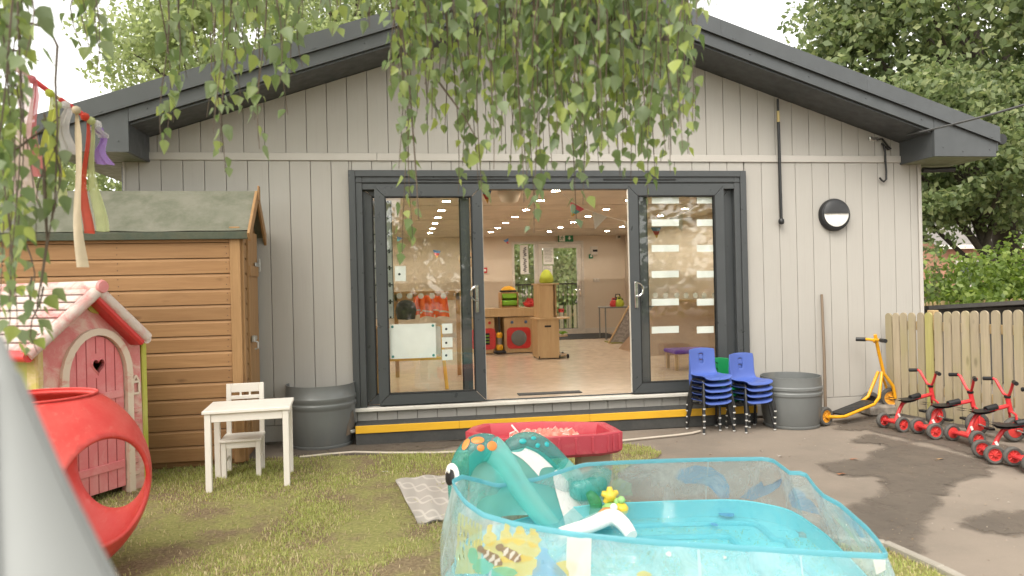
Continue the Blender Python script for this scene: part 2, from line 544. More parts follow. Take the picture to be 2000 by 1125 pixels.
# thin concrete edging along the lawn
ed = [gp(1560, 1051), gp(1730, 1068), gp(1840, 1118), gp(1990, 1195), gp(2150, 1320)]
M_conc = plain('concrete', (.36, .32, .27), (.28, .25, .21), scale=6, rough=.85, bmp=.3, bscale=60)
kb = MB(ed[0])
for a, c in zip(ed, ed[1:]): kb.bar(Vector((a.x, a.y, .012)), Vector((c.x, c.y, .012)), .045, .04, .006)
tag(kb.build('kerb', M_conc), 'thin pale concrete edging between lawn and tarmac', kind='structure')

# ================================================================== THE NURSERY BUILDING
BX0, BX1, RX = -2.435, 5.504, 1.53
SL = .332
zs = lambda X: 4.085-SL*abs(X-RX)
bld = thing('nursery_building', 'single storey nursery clad in pale grey boards under a dark grey gable roof', 'building', (RX, 0, 0))
OB = bld.location
def BB(): return MB(OB)
DX0, DX1, DZ0, DZ1 = -.462, 3.492, .31, 2.527      # door opening
wb = BB()
wb.prism([(BX0, .022, .02), (DX0, .022, .02), (DX0, .022, zs(DX0)), (BX0, .022, zs(BX0))], (0, .12, 0))
wb.prism([(DX1, .022, .02), (BX1, .022, .02), (BX1, .022, zs(BX1)), (DX1, .022, zs(DX1))], (0, .12, 0))
wb.prism([(DX0, .022, DZ1), (DX1, .022, DZ1), (DX1, .022, zs(DX1)), (RX, .022, zs(RX)), (DX0, .022, zs(DX0))], (0, .12, 0))
wb.prism([(DX0, .022, .02), (DX1, .022, .02), (DX1, .022, DZ0-.02), (DX0, .022, DZ0-.02)], (0, .12, 0))
M_back = plain('wall_backing', (.20, .185, .17), rough=.9)
facade = wb.build('front_wall', M_back, bld)
S0, PW, G = -1.218, .1877, .0045
def plank(x0, x1, z0, z1a, z1b, y0=-.0):
    if x1-x0 < .012: return
    c = .003
    f = [(x0, y0+c, z0), (x0+c, y0, z0+c), (x1-c, y0, z0+c), (x1, y0+c, z0), (x1, y0+c, z1b), (x1-c, y0, z1b), (x0+c, y0, z1a), (x0, y0+c, z1a)]
    bk = [(x0, y0+.02, z0), (x1, y0+.02, z0), (x1, y0+.02, z1b), (x0, y0+.02, z1a)]
    bb = BB().add(f+bk, [(1, 2, 5, 6), (0, 1, 6, 7), (2, 3, 4, 5), (0, 3, 2, 1), (3, 9, 10, 4), (0, 7, 11, 8), (7, 6, 5, 4), (7, 4, 10, 11), (0, 8, 9, 3)])
    bb.build('plank', M_board, facade)
i0 = int((BX0-S0)/PW)-2
for i in range(i0, 60):
    a, c = S0+PW*i+G/2, S0+PW*(i+1)-G/2
    a2, c2 = max(a, BX0), min(c, BX1-.04)
    if c2 > a2:                                                           # upper row, under the slope
        if a2 < RX < c2:
            plank(a2, RX, 2.704, zs(a2)-.002, zs(RX)-.002); plank(RX, c2, 2.704, zs(RX)-.002, zs(c2)-.002)
        else: plank(a2, c2, 2.704, zs(a2)-.002, zs(c2)-.002)
    a, c = a+.028, c+.028
    a, c = max(a, BX0), min(c, BX1-.04)
    if c <= a: continue
    if c < DX0 or a > DX1: plank(a, c, .178, 2.632, 2.632)
    else:
        if a < DX0: plank(a, DX0-.003, .178, 2.632, 2.632)
        if c > DX1: plank(DX1+.003, c, .178, 2.632, 2.632)
        xa, xc = max(a, DX0), min(c, DX1)
        plank(xa, xc, DZ1+.004, 2.632, 2.632)
        plank(xa, xc, .165, DZ0-.045, DZ0-.045)
tb = BB()
x = BX0
for x2 in (-.2, 2.6, BX1-.002):
    tb.box(((x+x2)/2, -.004, 2.668), (x2-x-.003, .026, .070), .003); x = x2
tb.build('trim_band', M_trim, bld)
BB().box((BX1-.017, .006, 1.47), (.040, .036, 2.58), .003).build('corner_post', M_trim, bld)
BB().box((BX0-.005, .02, 1.4), (.02, .06, 2.45), .003).build('corner_post', M_trim, bld)
kb = BB()
kb.box(((DX1+BX1)/2+.02, .012, .10), (BX1-DX1-.05, .02, .148), .002).build('skirting_board', M_board, bld)
BB().box(((BX0+DX0)/2, .012, .10), (DX0-BX0-.03, .02, .148), .002).build('skirting_board', M_board, bld)
M_brickwork = plain('rough_footing', (.30, .26, .22), (.16, .14, .12), scale=14, rough=.95, bmp=.9, bscale=30)
BB().box((RX, .08, .01), (BX1-BX0-.1, .1, .06), .01).build('footing', M_brickwork, bld)
# side walls, rear wall
YB = 9.1
sw = BB()
sw.box((BX0+.06, (YB)/2+.2, 1.4), (.12, YB-.2, 2.7)); sw.box((BX1-.061, YB/2+.2, 1.4), (.12, YB-.2, 2.7))
sw.build('side_wall', M_board, bld)
# interior
IX0, IX1, ZF, ZC = -2.2, 5.12, .305, 2.552
BB().box(((IX0+IX1)/2, (YB+.10)/2, ZF-.05), (IX1-IX0+.1, YB-.06, .10)).build('interior_floor', M_vinyl, bld)
BB().box(((IX0+IX1)/2, (YB+.15)/2, ZC+.04), (IX1-IX0+.1, YB-.15, .08)).build('ceiling', M_ceil, bld)
BB().box((IX0-.04, YB/2+.1, 1.43), (.08, YB-.1, 2.3)).box((IX1+.04, YB/2+.1, 1.43), (.08, YB-.1, 2.3)).box(((IX0+DX0)/2-.05, .165, 1.43), (DX0-IX0-.1, .04, 2.3)).box(((IX1+DX1)/2+.05, .165, 1.43), (IX1-DX1-.1, .04, 2.3)).build('interior_wall', M_cream, bld)
WX0, WX1, WZ1 = yp(999, 470, YB).x, yp(1139, 470, YB).x, 2.43
rw = BB()
rw.box(((IX0+WX0)/2, YB+.06, 1.43), (WX0-IX0, .12, 2.5)).box(((IX1+WX1)/2, YB+.06, 1.43), (IX1-WX1, .12, 2.5)).box(((WX0+WX1)/2, YB+.06, (WZ1+ZC)/2+.05), (WX1-WX0, .119, ZC-WZ1+.1))
rw.build('rear_wall', M_cream, bld)
rs = BB()
rs.box(((IX0+WX0)/2, YB-.008, ZF+.06), (WX0-IX0, .016, .12), .003).box(((IX1+WX1)/2, YB-.008, ZF+.06), (IX1-WX1, .016, .12), .003).box((IX1-.008, YB/2, ZF+.06), (.016, YB-.5, .12), .003)
rs.build('skirting', M_upvc, bld)
# ceiling joints
cj = BB()
for y in (3.0, 5.05, 7.15): cj.box(((IX0+IX1)/2, y, ZC-.004), (IX1-IX0-.02, .05, .006))
cj.build('ceiling_batten', M_ceil, bld)
# rear door unit
ru = BB()
def frame_rect(mb, x0, x1, z0, z1, y, wd, th, ch=.004):
    mb.box((x0+wd/2, y, (z0+z1)/2), (wd, th, z1-z0), ch); mb.box((x1-wd/2, y, (z0+z1)/2), (wd, th, z1-z0), ch)
    mb.box(((x0+x1)/2, y, z0+wd/2), (x1-x0-2*wd+.002, th-.004, wd), ch); mb.box(((x0+x1)/2, y, z1-wd/2), (x1-x0-2*wd+.002, th-.004, wd), ch)
XM = yp(1048, 560, YB).x
frame_rect(ru, WX0, WX1, ZF, WZ1, YB+.03, .055, .10)
ru.box((XM, YB+.03, (ZF+WZ1)/2), (.075, .098, WZ1-ZF-.12), .004)
ru.build('rear_frame', M_upvc, bld)
rd = BB(); frame_rect(rd, XM+.045, WX1-.058, ZF+.02, WZ1-.06, YB+.02, .10, .06)
rdo = rd.build('rear_door', M_upvc, bld)
BB().box(((XM+WX1)/2-.01, YB+.02, (ZF+WZ1)/2-.02), (WX1-XM-.30, .008, WZ1-ZF-.27)).build('pane', M_glass, rdo)
hx = WX1-.10
BB().box((hx, YB-.02, 1.27), (.03, .015, .24), .004).tube([(hx, YB-.03, 1.31), (hx, YB-.065, 1.31), (hx-.13, YB-.065, 1.31)], .010).build('handle', M_chrome, rdo, smooth=30)
rwi = BB(); rwi.box(((WX0+XM)/2+.01, YB+.02, 1.42), (XM-WX0-.10, .006, 2.0)); rwi.build('rear_window', M_glass, bld)
BB().box((WX1-.04, YB-.05, 2.16), (.055, .07, .22), .01).build('door_closer', M_upvc, bld)
# glass manifestation dots
dt = BB()
for px in (1012, 1020, 1029, 1037, 1100, 1110, 1119, 1127):
    p = yp(px, 575, YB-.012); dt.lathe([(.026, -.001), (.026, .001)], 14, p, rot=Matrix.Rotation(PI/2, 3, 'X'))
tag(dt.build('glass_dot', M_paper, bld), kind='stuff')

# ---- roof
rf = BB()
EX = 4.455
for sgn in (-1, 1):
    xe = RX+sgn*EX
    rf.prism([(RX, -.515, 4.39), (xe, -.515, 4.39-SL*EX), (xe, -.515, 4.33-SL*EX), (RX, -.515, 4.33)], (0, YB+1.0, 0))
roof = rf.build('roof', M_anth, bld)
for sgn in (-1, 1):
    e = Vector((0, .035, 0))
    def P(d, top, y): return (RX+sgn*d, y, top-SL*d)
    # verge flashing (upper strip) and fascia (lower strip), each in sheets butted end to end
    cuts = [0, 1.5, 3.0, EX]
    for a, c in zip(cuts, cuts[1:]):
        a2 = a+(.0015 if a else 0)
        BB().prism([P(a2, 4.385, -.528), P(c, 4.385, -.528), P(c, 4.232, -.528), P(a2, 4.232, -.528)], (0, .03, 0)).build('verge_flashing', M_anth, bld)
    D1 = 3.735 if sgn > 0 else 3.75; D2 = 4.425
    BB().prism([P(0, 4.228, -.505), P(D1-.003, 4.228, -.505), P(D1-.003, 4.108, -.505), P(0, 4.108, -.505)], (0, .03, 0)).build('fascia', M_anth, bld)
    # thin lip between the two strips
    BB().bar(Vector(P(0, 4.230, -.532)), Vector(P(EX, 4.230, -.532)), .012, .010).build('drip_edge', M_anth, bld)
    # boxed eave end
    zb = 2.612
    ee = BB().prism([(RX+sgn*D1, -.507, zb), (RX+sgn*D2, -.507, zb), P(D2, 4.228, -.507), P(D1, 4.228, -.507)], (0, .034, 0))
    ee.build('eave_end', M_anth, bld)
    BB().prism([(RX+sgn*D1, -.47, zb+.001), (RX+sgn*(D1+.03), -.47, zb+.001), P(D1+.03, 4.10, -.47), P(D1, 4.10, -.47)], (0, .49, 0)).build('eave_side', M_anth, bld)
    bx = BX1 if sgn > 0 else BX0
    lx0, lx1 = sorted((RX+sgn*(D1+.032), RX+sgn*D2))
    BB().box(((lx0+lx1)/2, -.225, zb+.012), (lx1-lx0, .48, .02)).build('eave_lining', M_eave, bld)
    lx0, lx1 = sorted((bx+sgn*.001, RX+sgn*D2))
    BB().box(((lx0+lx1)/2, YB/2, zb+.012), (lx1-lx0, YB-.1, .02)).build('eave_lining', M_eave, bld)
    BB().prism([P(0, 4.106, -.47), P(D1-.004, 4.106, -.47), P(D1-.004, 4.088, -.47), P(0, 4.088, -.47)], (0, .50, 0)).build('soffit', M_anth, bld)
    BB().box((RX+sgn*(EX-.01), YB/2-.25, 2.78), (.02, YB+.5, .22)).build('eave_fascia', M_anth, bld)
    gpts = [(RX+sgn*(EX+.05), -.50, 2.79), (RX+sgn*(EX+.05), YB, 2.79)]
    BB().tube(gpts, .055, 10).build('gutter', M_black, bld, smooth=40)
    rv = BB()
    for d in (.45, 1.05, 1.62, 2.22, 2.8, 3.38, 3.95, 4.35):
        q = P(d, 4.245, -.532); rv.box(q, (.022, .012, .016), .003)
    for q in ((3.6, 4.19), (3.0, 4.19), (2.4, 4.19), (1.8, 4.19)):
        p = P(q[0], q[1]-.02, -.508); rv.box(p, (.010, .008, .010), .002)
    for q in ((3.83, 2.70), (4.35, 2.68), (4.05, 2.66)): rv.box((RX+sgn*q[0], -.509, q[1]), (.010, .008, .010), .002)
    tag(rv.build('rivet', M_anth, bld), kind='stuff')
# downpipe bracket and dark pipe under the right eave
BB().tube([(5.52, -.02, 2.555), (5.60, -.03, 2.550), (5.86, -.06, 2.555)], .028, 10).build('overflow_pipe', M_black, bld, smooth=40)
BB().tube([(BX0-.06, .2, 2.60), (BX0-.06, .2, .1)], .035, 10).build('downpipe', M_black, bld, smooth=40)

# ---- big sliding doors
fr = BB()
def ring(mb, x0, x1, z0, z1, y0, y1, wd, ch=.004, bottom=True):
    y = (y0+y1)/2; t = y1-y0
    mb.box((x0+wd/2, y, (z0+z1)/2), (wd, t, z1-z0), ch); mb.box((x1-wd/2, y, (z0+z1)/2), (wd, t, z1-z0), ch)
    mb.box(((x0+x1)/2, y, z1-wd/2), (x1-x0-2*wd+.001, t-.002, wd), ch)
    if bottom: mb.box(((x0+x1)/2, y, z0+wd/2), (x1-x0-2*wd+.001, t-.002, wd), ch)
ring(fr, DX0-.006, DX1+.006, .29, DZ1+.012, -.046, .018, .062, bottom=False)
ring(fr, DX0+.056, DX1-.056, .30, DZ1-.050, -.030, .12, .062, bottom=False)
fr.box(((DX0+DX1)/2, .02, DZ1-.142), (DX1-DX0-.24, .10, .056), .003)
fr.box(((DX0+DX1)/2, -.034, DZ1-.098), (DX1-DX0-.10, .012, .010), .002)
dfr = fr.build('door_frame', M_frame, bld)
sl2 = BB()
for xa, xb in ((.17, 1.05), (2.0, 2.75)): sl2.box(((xa+xb)/2, -.0335, DZ1-.075), (xb-xa, .010, .013), .001)
sl2.build('vent_slot', M_gasket, bld)
BB().box(((DX0+DX1)/2, -.012, DZ0-.022), (DX1-DX0+.02, .095, .036), .006).build('door_sill', M_upvc, bld)
BB().box(((DX0+DX1)/2, .045, DZ0-.001), (DX1-DX0-.16, .03, .014), .002).build('door_track', M_frame, bld)
SZ0, SZ1 = .322, 2.388
def sash(x0, x1, y0, y1, name, wd=.095):
    m = BB(); y = (y0+y1)/2; t = y1-y0
    # mitred frame: four trapezoid prisms with a small bead step
    for (q) in ([(x0, SZ0), (x1, SZ0), (x1-wd, SZ0+wd), (x0+wd, SZ0+wd)], [(x1, SZ0), (x1, SZ1), (x1-wd, SZ1-wd), (x1-wd, SZ0+wd)], [(x1, SZ1), (x0, SZ1), (x0+wd, SZ1-wd), (x1-wd, SZ1-wd)], [(x0, SZ1), (x0, SZ0), (x0+wd, SZ0+wd), (x0+wd, SZ1-wd)]):
        c = Vector((sum(p[0] for p in q)/4, 0, sum(p[1] for p in q)/4))
        m.prism([(p[0]+(c.x-p[0])*.004, y0, p[1]+(c.z-p[1])*.004) for p in q], (0, t, 0))
    o = m.build(name, M_frame, bld)
    bd = BB()
    w2 = .014
    for yy in (y0+.008, y1-.008):
        ring(bd, x0+wd-.001, x1-wd+.001, SZ0+wd-.001, SZ1-wd+.001, yy-.006, yy+.006, w2, .003)
    bd.build('glazing_bead', M_gasket, o)
    BB().box(((x0+x1)/2, y, (SZ0+SZ1)/2), (x1-x0-2*wd+.01, .006, SZ1-SZ0-2*wd+.01)).build('pane', M_glass, o)
    return o
SLX0, SLX1 = yp(735, 560, -.03).x, yp(945, 560, -.03).x
SRX0, SRX1 = yp(1231, 560, -.03).x, yp(1417, 560, -.03).x
sashL = sash(SLX0, SLX1, -.038, .014, 'sliding_door')
sashR = sash(SRX0, SRX1, -.038, .014, 'sliding_door')
fixL = sash(DX0+.115, DX0+1.13, .040, .092, 'fixed_window', .085)
fixR = sash(DX1-1.12, DX1-.115, .040, .092, 'fixed_window', .085)
for xx, par in ((SLX1+.003, sashL), (SRX0-.003, sashR)):
    BB().box((xx, -.012, (SZ0+SZ1)/2), (.005, .03, SZ1-SZ0-.02)).build('edge_seal', M_upvc, par)
def dhandle(x, sgn, par, key=False):
    h = BB(); z = 1.335
    h.box((x, -.046, z-.03), (.035, .014, .27), .005)
    pts = []
    for k in range(13):
        a = PI*k/12
        pts.append((x-sgn*(.062*math.sin(a)), -.075+.0*k, z+.02+.068*math.cos(a)))
    pts = [(x, -.05, z+.088)]+pts+[(x, -.05, z-.048)]
    h.tube(pts, .010, 8)
    h.build('handle', M_chrome, par, smooth=40)
dhandle(yp(931, 560, -.04).x, 1, sashL)
dhandle(yp(1242, 556, -.04).x, -1, sashR)

# ---- door step
st = thing('door_step', 'dark step with bright yellow nosing below the sliding doors', 'step', (RX, -.1, 0))
SO = st.location
sx0, sx1 = DX0+.02, DX1-.03
MB(SO).box(((sx0+sx1)/2, -.118, .084), (sx1-sx0, .235, .168), .004).build('riser', M_stepdark, st)
MB(SO).box(((sx0+sx1)/2, -.120, .1745), (sx1-sx0, .238, .011), .002).build('tread', M_stepdark, st)
yn = MB(SO)
x = sx0
for x2 in (.50, 1.75, sx1):
    yn.box(((x+x2)/2, -.2425, .142), (x2-x-.002, .012, .070), .003); x = x2
yn.build('nosing', M_yellow, st)

# ---- things fixed to the wall
t = thing('wall_light', 'round black bulkhead lamp with half eyelid cover on the right wall', 'lamp', yp(1627, 420, 0))
rx90 = Matrix.Rotation(PI/2, 3, 'X')
MB().lathe([(.168, 0), (.170, .03), (.160, .055), (.150, .06)], 40, (0, 0, 0), rot=rx90).build('housing', M_black, t, smooth=35)
M_opal = plain('opal_diffuser', (.82, .80, .76), rough=.3)
dm = MB()
dm.grid(lambda u, v: (.138*math.cos(PI+PI*u)*v, -.062-.02*(1-v*v), .138*math.sin(PI+PI*u)*v+.012), 24, 5)
dm.build('diffuser', M_opal, t, smooth=True)
em = MB()
em.grid(lambda u, v: (.146*math.cos(PI*u)*v, -.066-.028*math.sqrt(max(0, 1-v*v)), .146*math.sin(PI*u)*v+.010), 24, 6)
em.build('eyelid_cover', plain('dark_cover', (.028, .028, .030), rough=.5), t, smooth=True)

p0, p1 = yp(1519, 193, -.045), yp(1526, 432, -.045)
t = thing('window_pole', 'long black telescopic pole hanging on the wall beside the door', 'pole', p1)
MB(p1).tube([p0, p0.lerp(p1, .10)], .012, 8).build('upper_tube', M_black, t, smooth=40)
MB(p1).tube([p0.lerp(p1, .10), p0.lerp(p1, .19)], .014, 8).build('sleeve', plain('brass_sleeve', (.55, .42, .16), rough=.4), t, smooth=40)
MB(p1).tube([p0.lerp(p1, .19), p1], .0155, 8).build('lower_tube', M_black, t, smooth=40)
MB(p1).lathe([(.0, -.035), (.022, -.03), (.030, -.012), (.028, .015), (.014, .03)], 12, p1).build('end_knob', M_black, t, smooth=40)

ch = yp(1752, 268, -.02)
ce = ap(2000, 176, 5.6)
cfar = ce+(ce-ch)*1.6
pts = [ch.lerp(cfar, k/24)+Vector((0, 0, -.35*math.sin(PI*k/24)*.35)) for k in range(25)]
t = thing('overhead_cable', 'grey cable running from the right eave up towards the trees', 'cable', ch)
MB(ch).tube(pts, .010, 6).build('cable', plain('cable_grey', (.10, .10, .10), rough=.6), t, smooth=40)
MB(ch).box(ch+Vector((0, .005, 0)), (.05, .03, .05), .006).build('anchor', M_chrome, t)
hk = yp(1716, 274, -.015)
t = thing('hook_cable', 'loose black hooked cable hanging below the right eave bracket', 'cable', hk)
hp = [yp(x, y, -.035) for x, y in [(1716, 272), (1723, 271), (1735, 286), (1740, 291), (1735, 292), (1722, 280), (1726, 285), (1729, 298), (1729.5, 315), (1731, 335), (1731, 350), (1726, 355), (1722, 352), (1718, 347)]]
MB(hk).tube(hp, .010, 8).build('cord', M_black, t, smooth=40)
MB(hk).box(yp(1706, 272, -.01), (.10, .018, .035), .004).box(yp(1700, 270, -.03), (.03, .03, .03), .004).build('bracket', M_chrome, t)
# ================================================================== INSIDE THE PLAYROOM
M_ply = wood('birch_ply', (.58, .42, .24), (.50, .35, .19), (.38, .25, .13), axis=2, ring=9, rough=.45, knots=False, bmp=.05, objrand=.1)
M_beech = wood('oak_laminate', (.50, .30, .13), (.42, .24, .10), (.30, .16, .06), axis=0, ring=9, rough=.45, knots=False, bmp=.05, objrand=.1)
M_red = plain('red_plastic', (.55, .035, .035), (.50, .03, .03), rough=.35)
M_grn = plain('green_plastic', (.22, .48, .03), rough=.4)
M_lime = plain('lime_fabric', (.40, .46, .05), rough=.85)
M_orange = plain('orange_fabric', (.90, .16, .03), (.80, .13, .02), rough=.8)
M_blk = plain('dark_fabric', (.03, .03, .035), rough=.85)
M_grey = plain('grey_plastic', (.16, .17, .17), rough=.5)
M_yel = plain('yellow_plastic', (.80, .42, .02), rough=.4)
M_egreen = plain('exit_green', (.01, .22, .09), rough=.4)
M_mat = plain('grey_mat', (.06, .06, .058), (.045, .045, .045), scale=30, rough=.95, bmp=.4)
M_purple = plain('purple_plastic', (.16, .06, .42), rough=.45)
# downlights in a real grid on the ceiling
dl = thing('downlight', 'small round lit downlight recessed in the nursery ceiling', 'downlight', (.6, 1.45, ZC-.005), 0, 'downlights in the nursery ceiling')
MB().lathe([(.001, -.006), (.052, -.006)], 16).build('lens', M_lamp, dl)
MB().lathe([(.054, .0), (.054, -.009), (.072, -.009), (.074, 0)], 16).build('bezel', M_upvc, dl, smooth=40)
first = True
for i, X in enumerate((-1.89, -.65, .6, 1.84, 3.06, 4.3)):
    for Y in (1.45, 2.4, 3.5, 4.55, 5.58, 6.65, 7.68):
        if first: dl.location = (X, Y, ZC-.005); first = False
        else: copy_thing(dl, (X, Y, ZC-.005))

# exit signs
def arrow(mb, c, s, y):
    x, z = c
    mb.prism([(x-.25*s, y, z+.7*s), (x+.25*s, y, z+.7*s), (x+.25*s, y, z), (x+.7*s, y, z), (x, y, z-.75*s), (x-.7*s, y, z), (x-.25*s, y, z)], (0, -.003, 0))
def runner(mb, c, s, y):
    x, z = c
    mb.prism([(x+.12*s+.16*s*math.cos(a), y, z+.68*s+.16*s*math.sin(a)) for a in [2*PI*k/10 for k in range(10)]], (0, -.003, 0))
    for a, b2, wd in (((.05, .48), (-.12, -.05), .30), ((.0, .42), (-.50, .25), .13), ((-.50, .25), (-.62, -.02), .12), ((.08, .42), (.42, .12), .13), ((.42, .12), (.62, .25), .12), ((-.12, -.02), (.22, -.25), .17), ((.22, -.25), (.08, -.72), .15), ((-.12, -.02), (-.30, -.40), .17), ((-.30, -.40), (-.78, -.52), .14)):
        A = Vector((x+a[0]*s, y-.0015, z+a[1]*s)); B = Vector((x+b2[0]*s, y-.0015, z+b2[1]*s))
        mb.bar(A, B, .003, wd*s, upv=(0, 0, 1))
pe = yp(1105, 465, YB-.08)
t = thing('exit_sign', 'green exit sign with running figure and down arrow above the rear door', 'exit sign', pe)
MB().box((0, .01, 0), (.35, .02, .17), .003).build('panel', M_egreen, t)
MB().box((-.085, -.001, 0), (.13, .004, .15)).build('door_symbol', M_paper, t)
q = MB(); runner(q, (-.085, 0), .065, -.003); q.build('running_figure', M_egreen, t)
q = MB(); arrow(q, (.085, 0), .06, -.0005); q.build('arrow', M_paper, t)
t = thing('exit_sign', 'plain green exit sign hanging near the ceiling among the birch leaves', 'exit sign', yp(1070, 373, 3.0))
MB().box((0, 0, 0), (.11, .02, .055), .003).build('panel', M_egreen, t)

# pages on the rear glass
wv = MB(); P0 = yp(1024, 507, YB-.02)
t = thing('paper_sign', 'white paper strip of handwriting on the narrow rear window', 'paper', P0)
MB().box((0, 0, 0), (.19, .003, .66)).build('sheet', M_paper, t)
sq = []
rr = random.Random(2)
for k in range(70):
    z = .28-.56*k/69
    gapk = 26 < k < 30
    sq.append((.012+.035*math.sin(k*1.15)+.012*math.sin(k*.37), -.004, z))
q = MB()
q.tube(sq[:27], .007, 4); q.tube(sq[30:], .007, 4)
q.build('handwriting', plain('ink', (.05, .045, .06), rough=.6), t)
for i, (px, py, wd, hg) in enumerate(((1071, 500, .24, .38), (1070, 530, .22, .26))):
    p = yp(px, py, YB-.045)
    t = thing('notice', ['upper page of small print on the rear door glass', 'lower page of small print on the rear door glass'][i], 'notice', p, 0, 'pages on the rear door')
    MB().box((0, 0, 0), (wd, .003, hg)).build('sheet', M_paper, t)
    q = MB()
    for k in range(int(hg/.032)-1):
        q.box((-.01+rr.uniform(-.01, .01), -.003, hg/2-.03-.032*k), (wd*rr.uniform(.6, .85), .001, .008))
    tag(q.build('print_line', M_grey, t), kind='stuff')
# wall devices on the right of the rear door
p = yp(1160, 488, YB-.04)
t = thing('alarm_panel', 'white alarm panel with dark display beside the rear door', 'alarm panel', p)
MB().box((0, 0, -.02), (.16, .06, .20), .008).build('case', M_upvc, t); MB().box((.02, -.032, -.02), (.11, .004, .05)).build('display', M_blk, t)
p = yp(1154, 498, YB-.03)
t = thing('call_point', 'small green call point below the alarm panel', 'call point', p)
MB().box((0, 0, -.03), (.09, .05, .10), .006).build('case', M_egreen, t); MB().box((0, -.026, -.03), (.045, .003, .04)).build('window', M_paper, t)
p = yp(1165, 547, YB-.02)
t = thing('wall_socket', 'double white socket low on the wall right of the rear door', 'socket', p)
MB().box((0, 0, 0), (.15, .02, .085), .004).build('plate', M_upvc, t)
MB().box((-.035, -.011, .01), (.03, .003, .04)).box((.035, -.011, .01), (.03, .003, .04)).build('outlet', M_white, t)
p = yp(1208, 462, YB-.05)
t = thing('ceiling_sensor', 'small grey sensor box high in the far right corner', 'sensor', p)
MB().box((0, 0, 0), (.10, .08, .12), .015).build('case', M_upvc, t)
MB().box((0, -.042, -.01), (.06, .004, .05), .001).build('lens', M_grey, t)
p = yp(947, 528, YB-.04)
t = thing('fire_call_point', 'small red call point on the rear wall', 'call point', p)
MB().box((0, 0, 0), (.10, .04, .12), .008).build('case', M_red, t); MB().box((0, -.022, 0), (.05, .003, .05)).build('window', M_paper, t)

# wooden play kitchen units
def unit_front(cx, y, zc, t, disc):
    bw = .20
    pr = [(cx+sx*(bw-.06)+.06*math.cos(a), y, zc+sz*(.175-.06)+.06*math.sin(a)) for sx, sz, a0 in ((1, 1, 0), (-1, 1, PI/2), (-1, -1, PI), (1, -1, 1.5*PI)) for a in (a0, a0+PI/4, a0+PI/2)]
    MB(t.location).prism(pr, (0, -.012, 0)).build('red_panel', M_red, t)
    if disc:
        MB(t.location).lathe([(.0, .022), (.115, .022), (.13, .014), (.13, 0)], 24, (cx, y-.010, zc), rot=rx90).build('drum_window', M_grey, t, smooth=35)
    else:
        MB(t.location).box((cx, y-.014, zc), (.20, .006, .19), .002).build('oven_window', M_blk, t)
        q = MB(t.location)
        for k in range(3): q.box((cx, y-.019, zc-.05+.05*k), (.19, .004, .012))
        tag(q.build('oven_rack', M_grn, t), kind='stuff')
uy = 4.85
def uz(py): return yp(1010, py, uy).z
c1 = yp(1012, 655, uy)
t = thing('play_washing_machine', 'wooden toy washing machine with red door and grey drum under the counter', 'toy washer', (c1.x, uy, ZF))
ux0, ux1 = yp(985, 655, uy).x, yp(1041, 655, uy).x
MB(t.location).box(((ux0+ux1)/2, uy+.18, (ZF+uz(619))/2+.005), (ux1-ux0, .36, uz(619)-ZF-.02), .004).build('cabinet', M_ply, t)
unit_front((ux0+ux1)/2, uy-.001, uz(660), t, True)
q = MB(t.location)
for px in (1000, 1027): q.lathe([(0, .02), (.022, .02), (.026, 0)], 12, (yp(px, 629, uy).x, uy-.001, uz(629)), rot=rx90)
q.build('knob', plain('blue_knob', (.10, .18, .36), rough=.4), t, smooth=40)
ox0, ox1 = yp(925, 655, uy).x, yp(966, 655, uy).x
t = thing('play_oven', 'wooden toy oven with red door half hidden by the sliding door', 'toy oven', ((ox0+ox1)/2, uy, ZF))
MB(t.location).box(((ox0+ox1)/2, uy+.18, (ZF+uz(619))/2+.005), (ox1-ox0, .36, uz(619)-ZF-.02), .004).build('cabinet', M_ply, t)
unit_front((ox0+ox1)/2-.01, uy-.001, uz(660), t, False)
MB(t.location).lathe([(0, .02), (.022, .02), (.026, 0)], 12, (ox1-.08, uy-.001, uz(629)), rot=rx90).build('knob', M_red, t, smooth=40)
kx0, kx1 = yp(930, 610, uy).x, yp(1047, 610, uy).x
t = thing('play_counter', 'wooden toy kitchen worktop with deep front edge', 'toy counter', ((kx0+kx1)/2, uy, ZF))
q = MB(t.location)
q.box(((kx0+kx1)/2, uy+.19, uz(601)-.012), (kx1-kx0, .46, .024), .003).box(((kx0+kx1)/2, uy-.028, (uz(602)+uz(617))/2-.01), (kx1-kx0, .024, uz(603)-uz(617)), .003)
q.build('worktop', M_ply, t)
MB(t.location).box(((kx0+kx1)/2, uy+.40, (ZF+uz(603))/2), (kx1-kx0-.02, .02, uz(603)-ZF-.04)).build('back_panel', M_ply, t)
for px in (974,):
    MB(t.location).box((yp(1046, 610, uy).x-.02, uy+.18, (ZF+uz(618))/2), (.03, .36, uz(618)-ZF-.01)).build('side_panel', M_ply, t)
# tray tower on the counter
wy = uy+.2
tx0, tx1 = yp(976, 590, wy).x, yp(1010, 590, wy).x
tz0, tz1 = uz(601)+.002, yp(990, 571, wy).z
t = thing('tray_unit', 'small wooden unit with two green trays on the toy counter', 'drawer unit', ((tx0+tx1)/2, wy, tz0))
q = MB(t.location); hh = tz1-tz0
q.box((tx0+.01, wy, (tz0+tz1)/2), (.02, .28, hh)).box((tx1-.01, wy, (tz0+tz1)/2), (.02, .28, hh)).box(((tx0+tx1)/2, wy, tz1-.009), (tx1-tx0-.041, .28, .018)).box(((tx0+tx1)/2, wy, tz0+.009), (tx1-tx0-.041, .28, .018)).box(((tx0+tx1)/2, wy+.13, (tz0+tz1)/2), (tx1-tx0-.041, .015, hh-.04))
q.build('case', M_beech, t)
for k in range(2):
    zc = tz0+.02+hh*.24+k*hh*.46
    MB(t.location).box(((tx0+tx1)/2, wy-.02, zc), (tx1-tx0-.05, .24, hh*.34), .012).build('tray', M_grn, t)
p = Vector(((tx0+tx1)/2, wy, tz1))
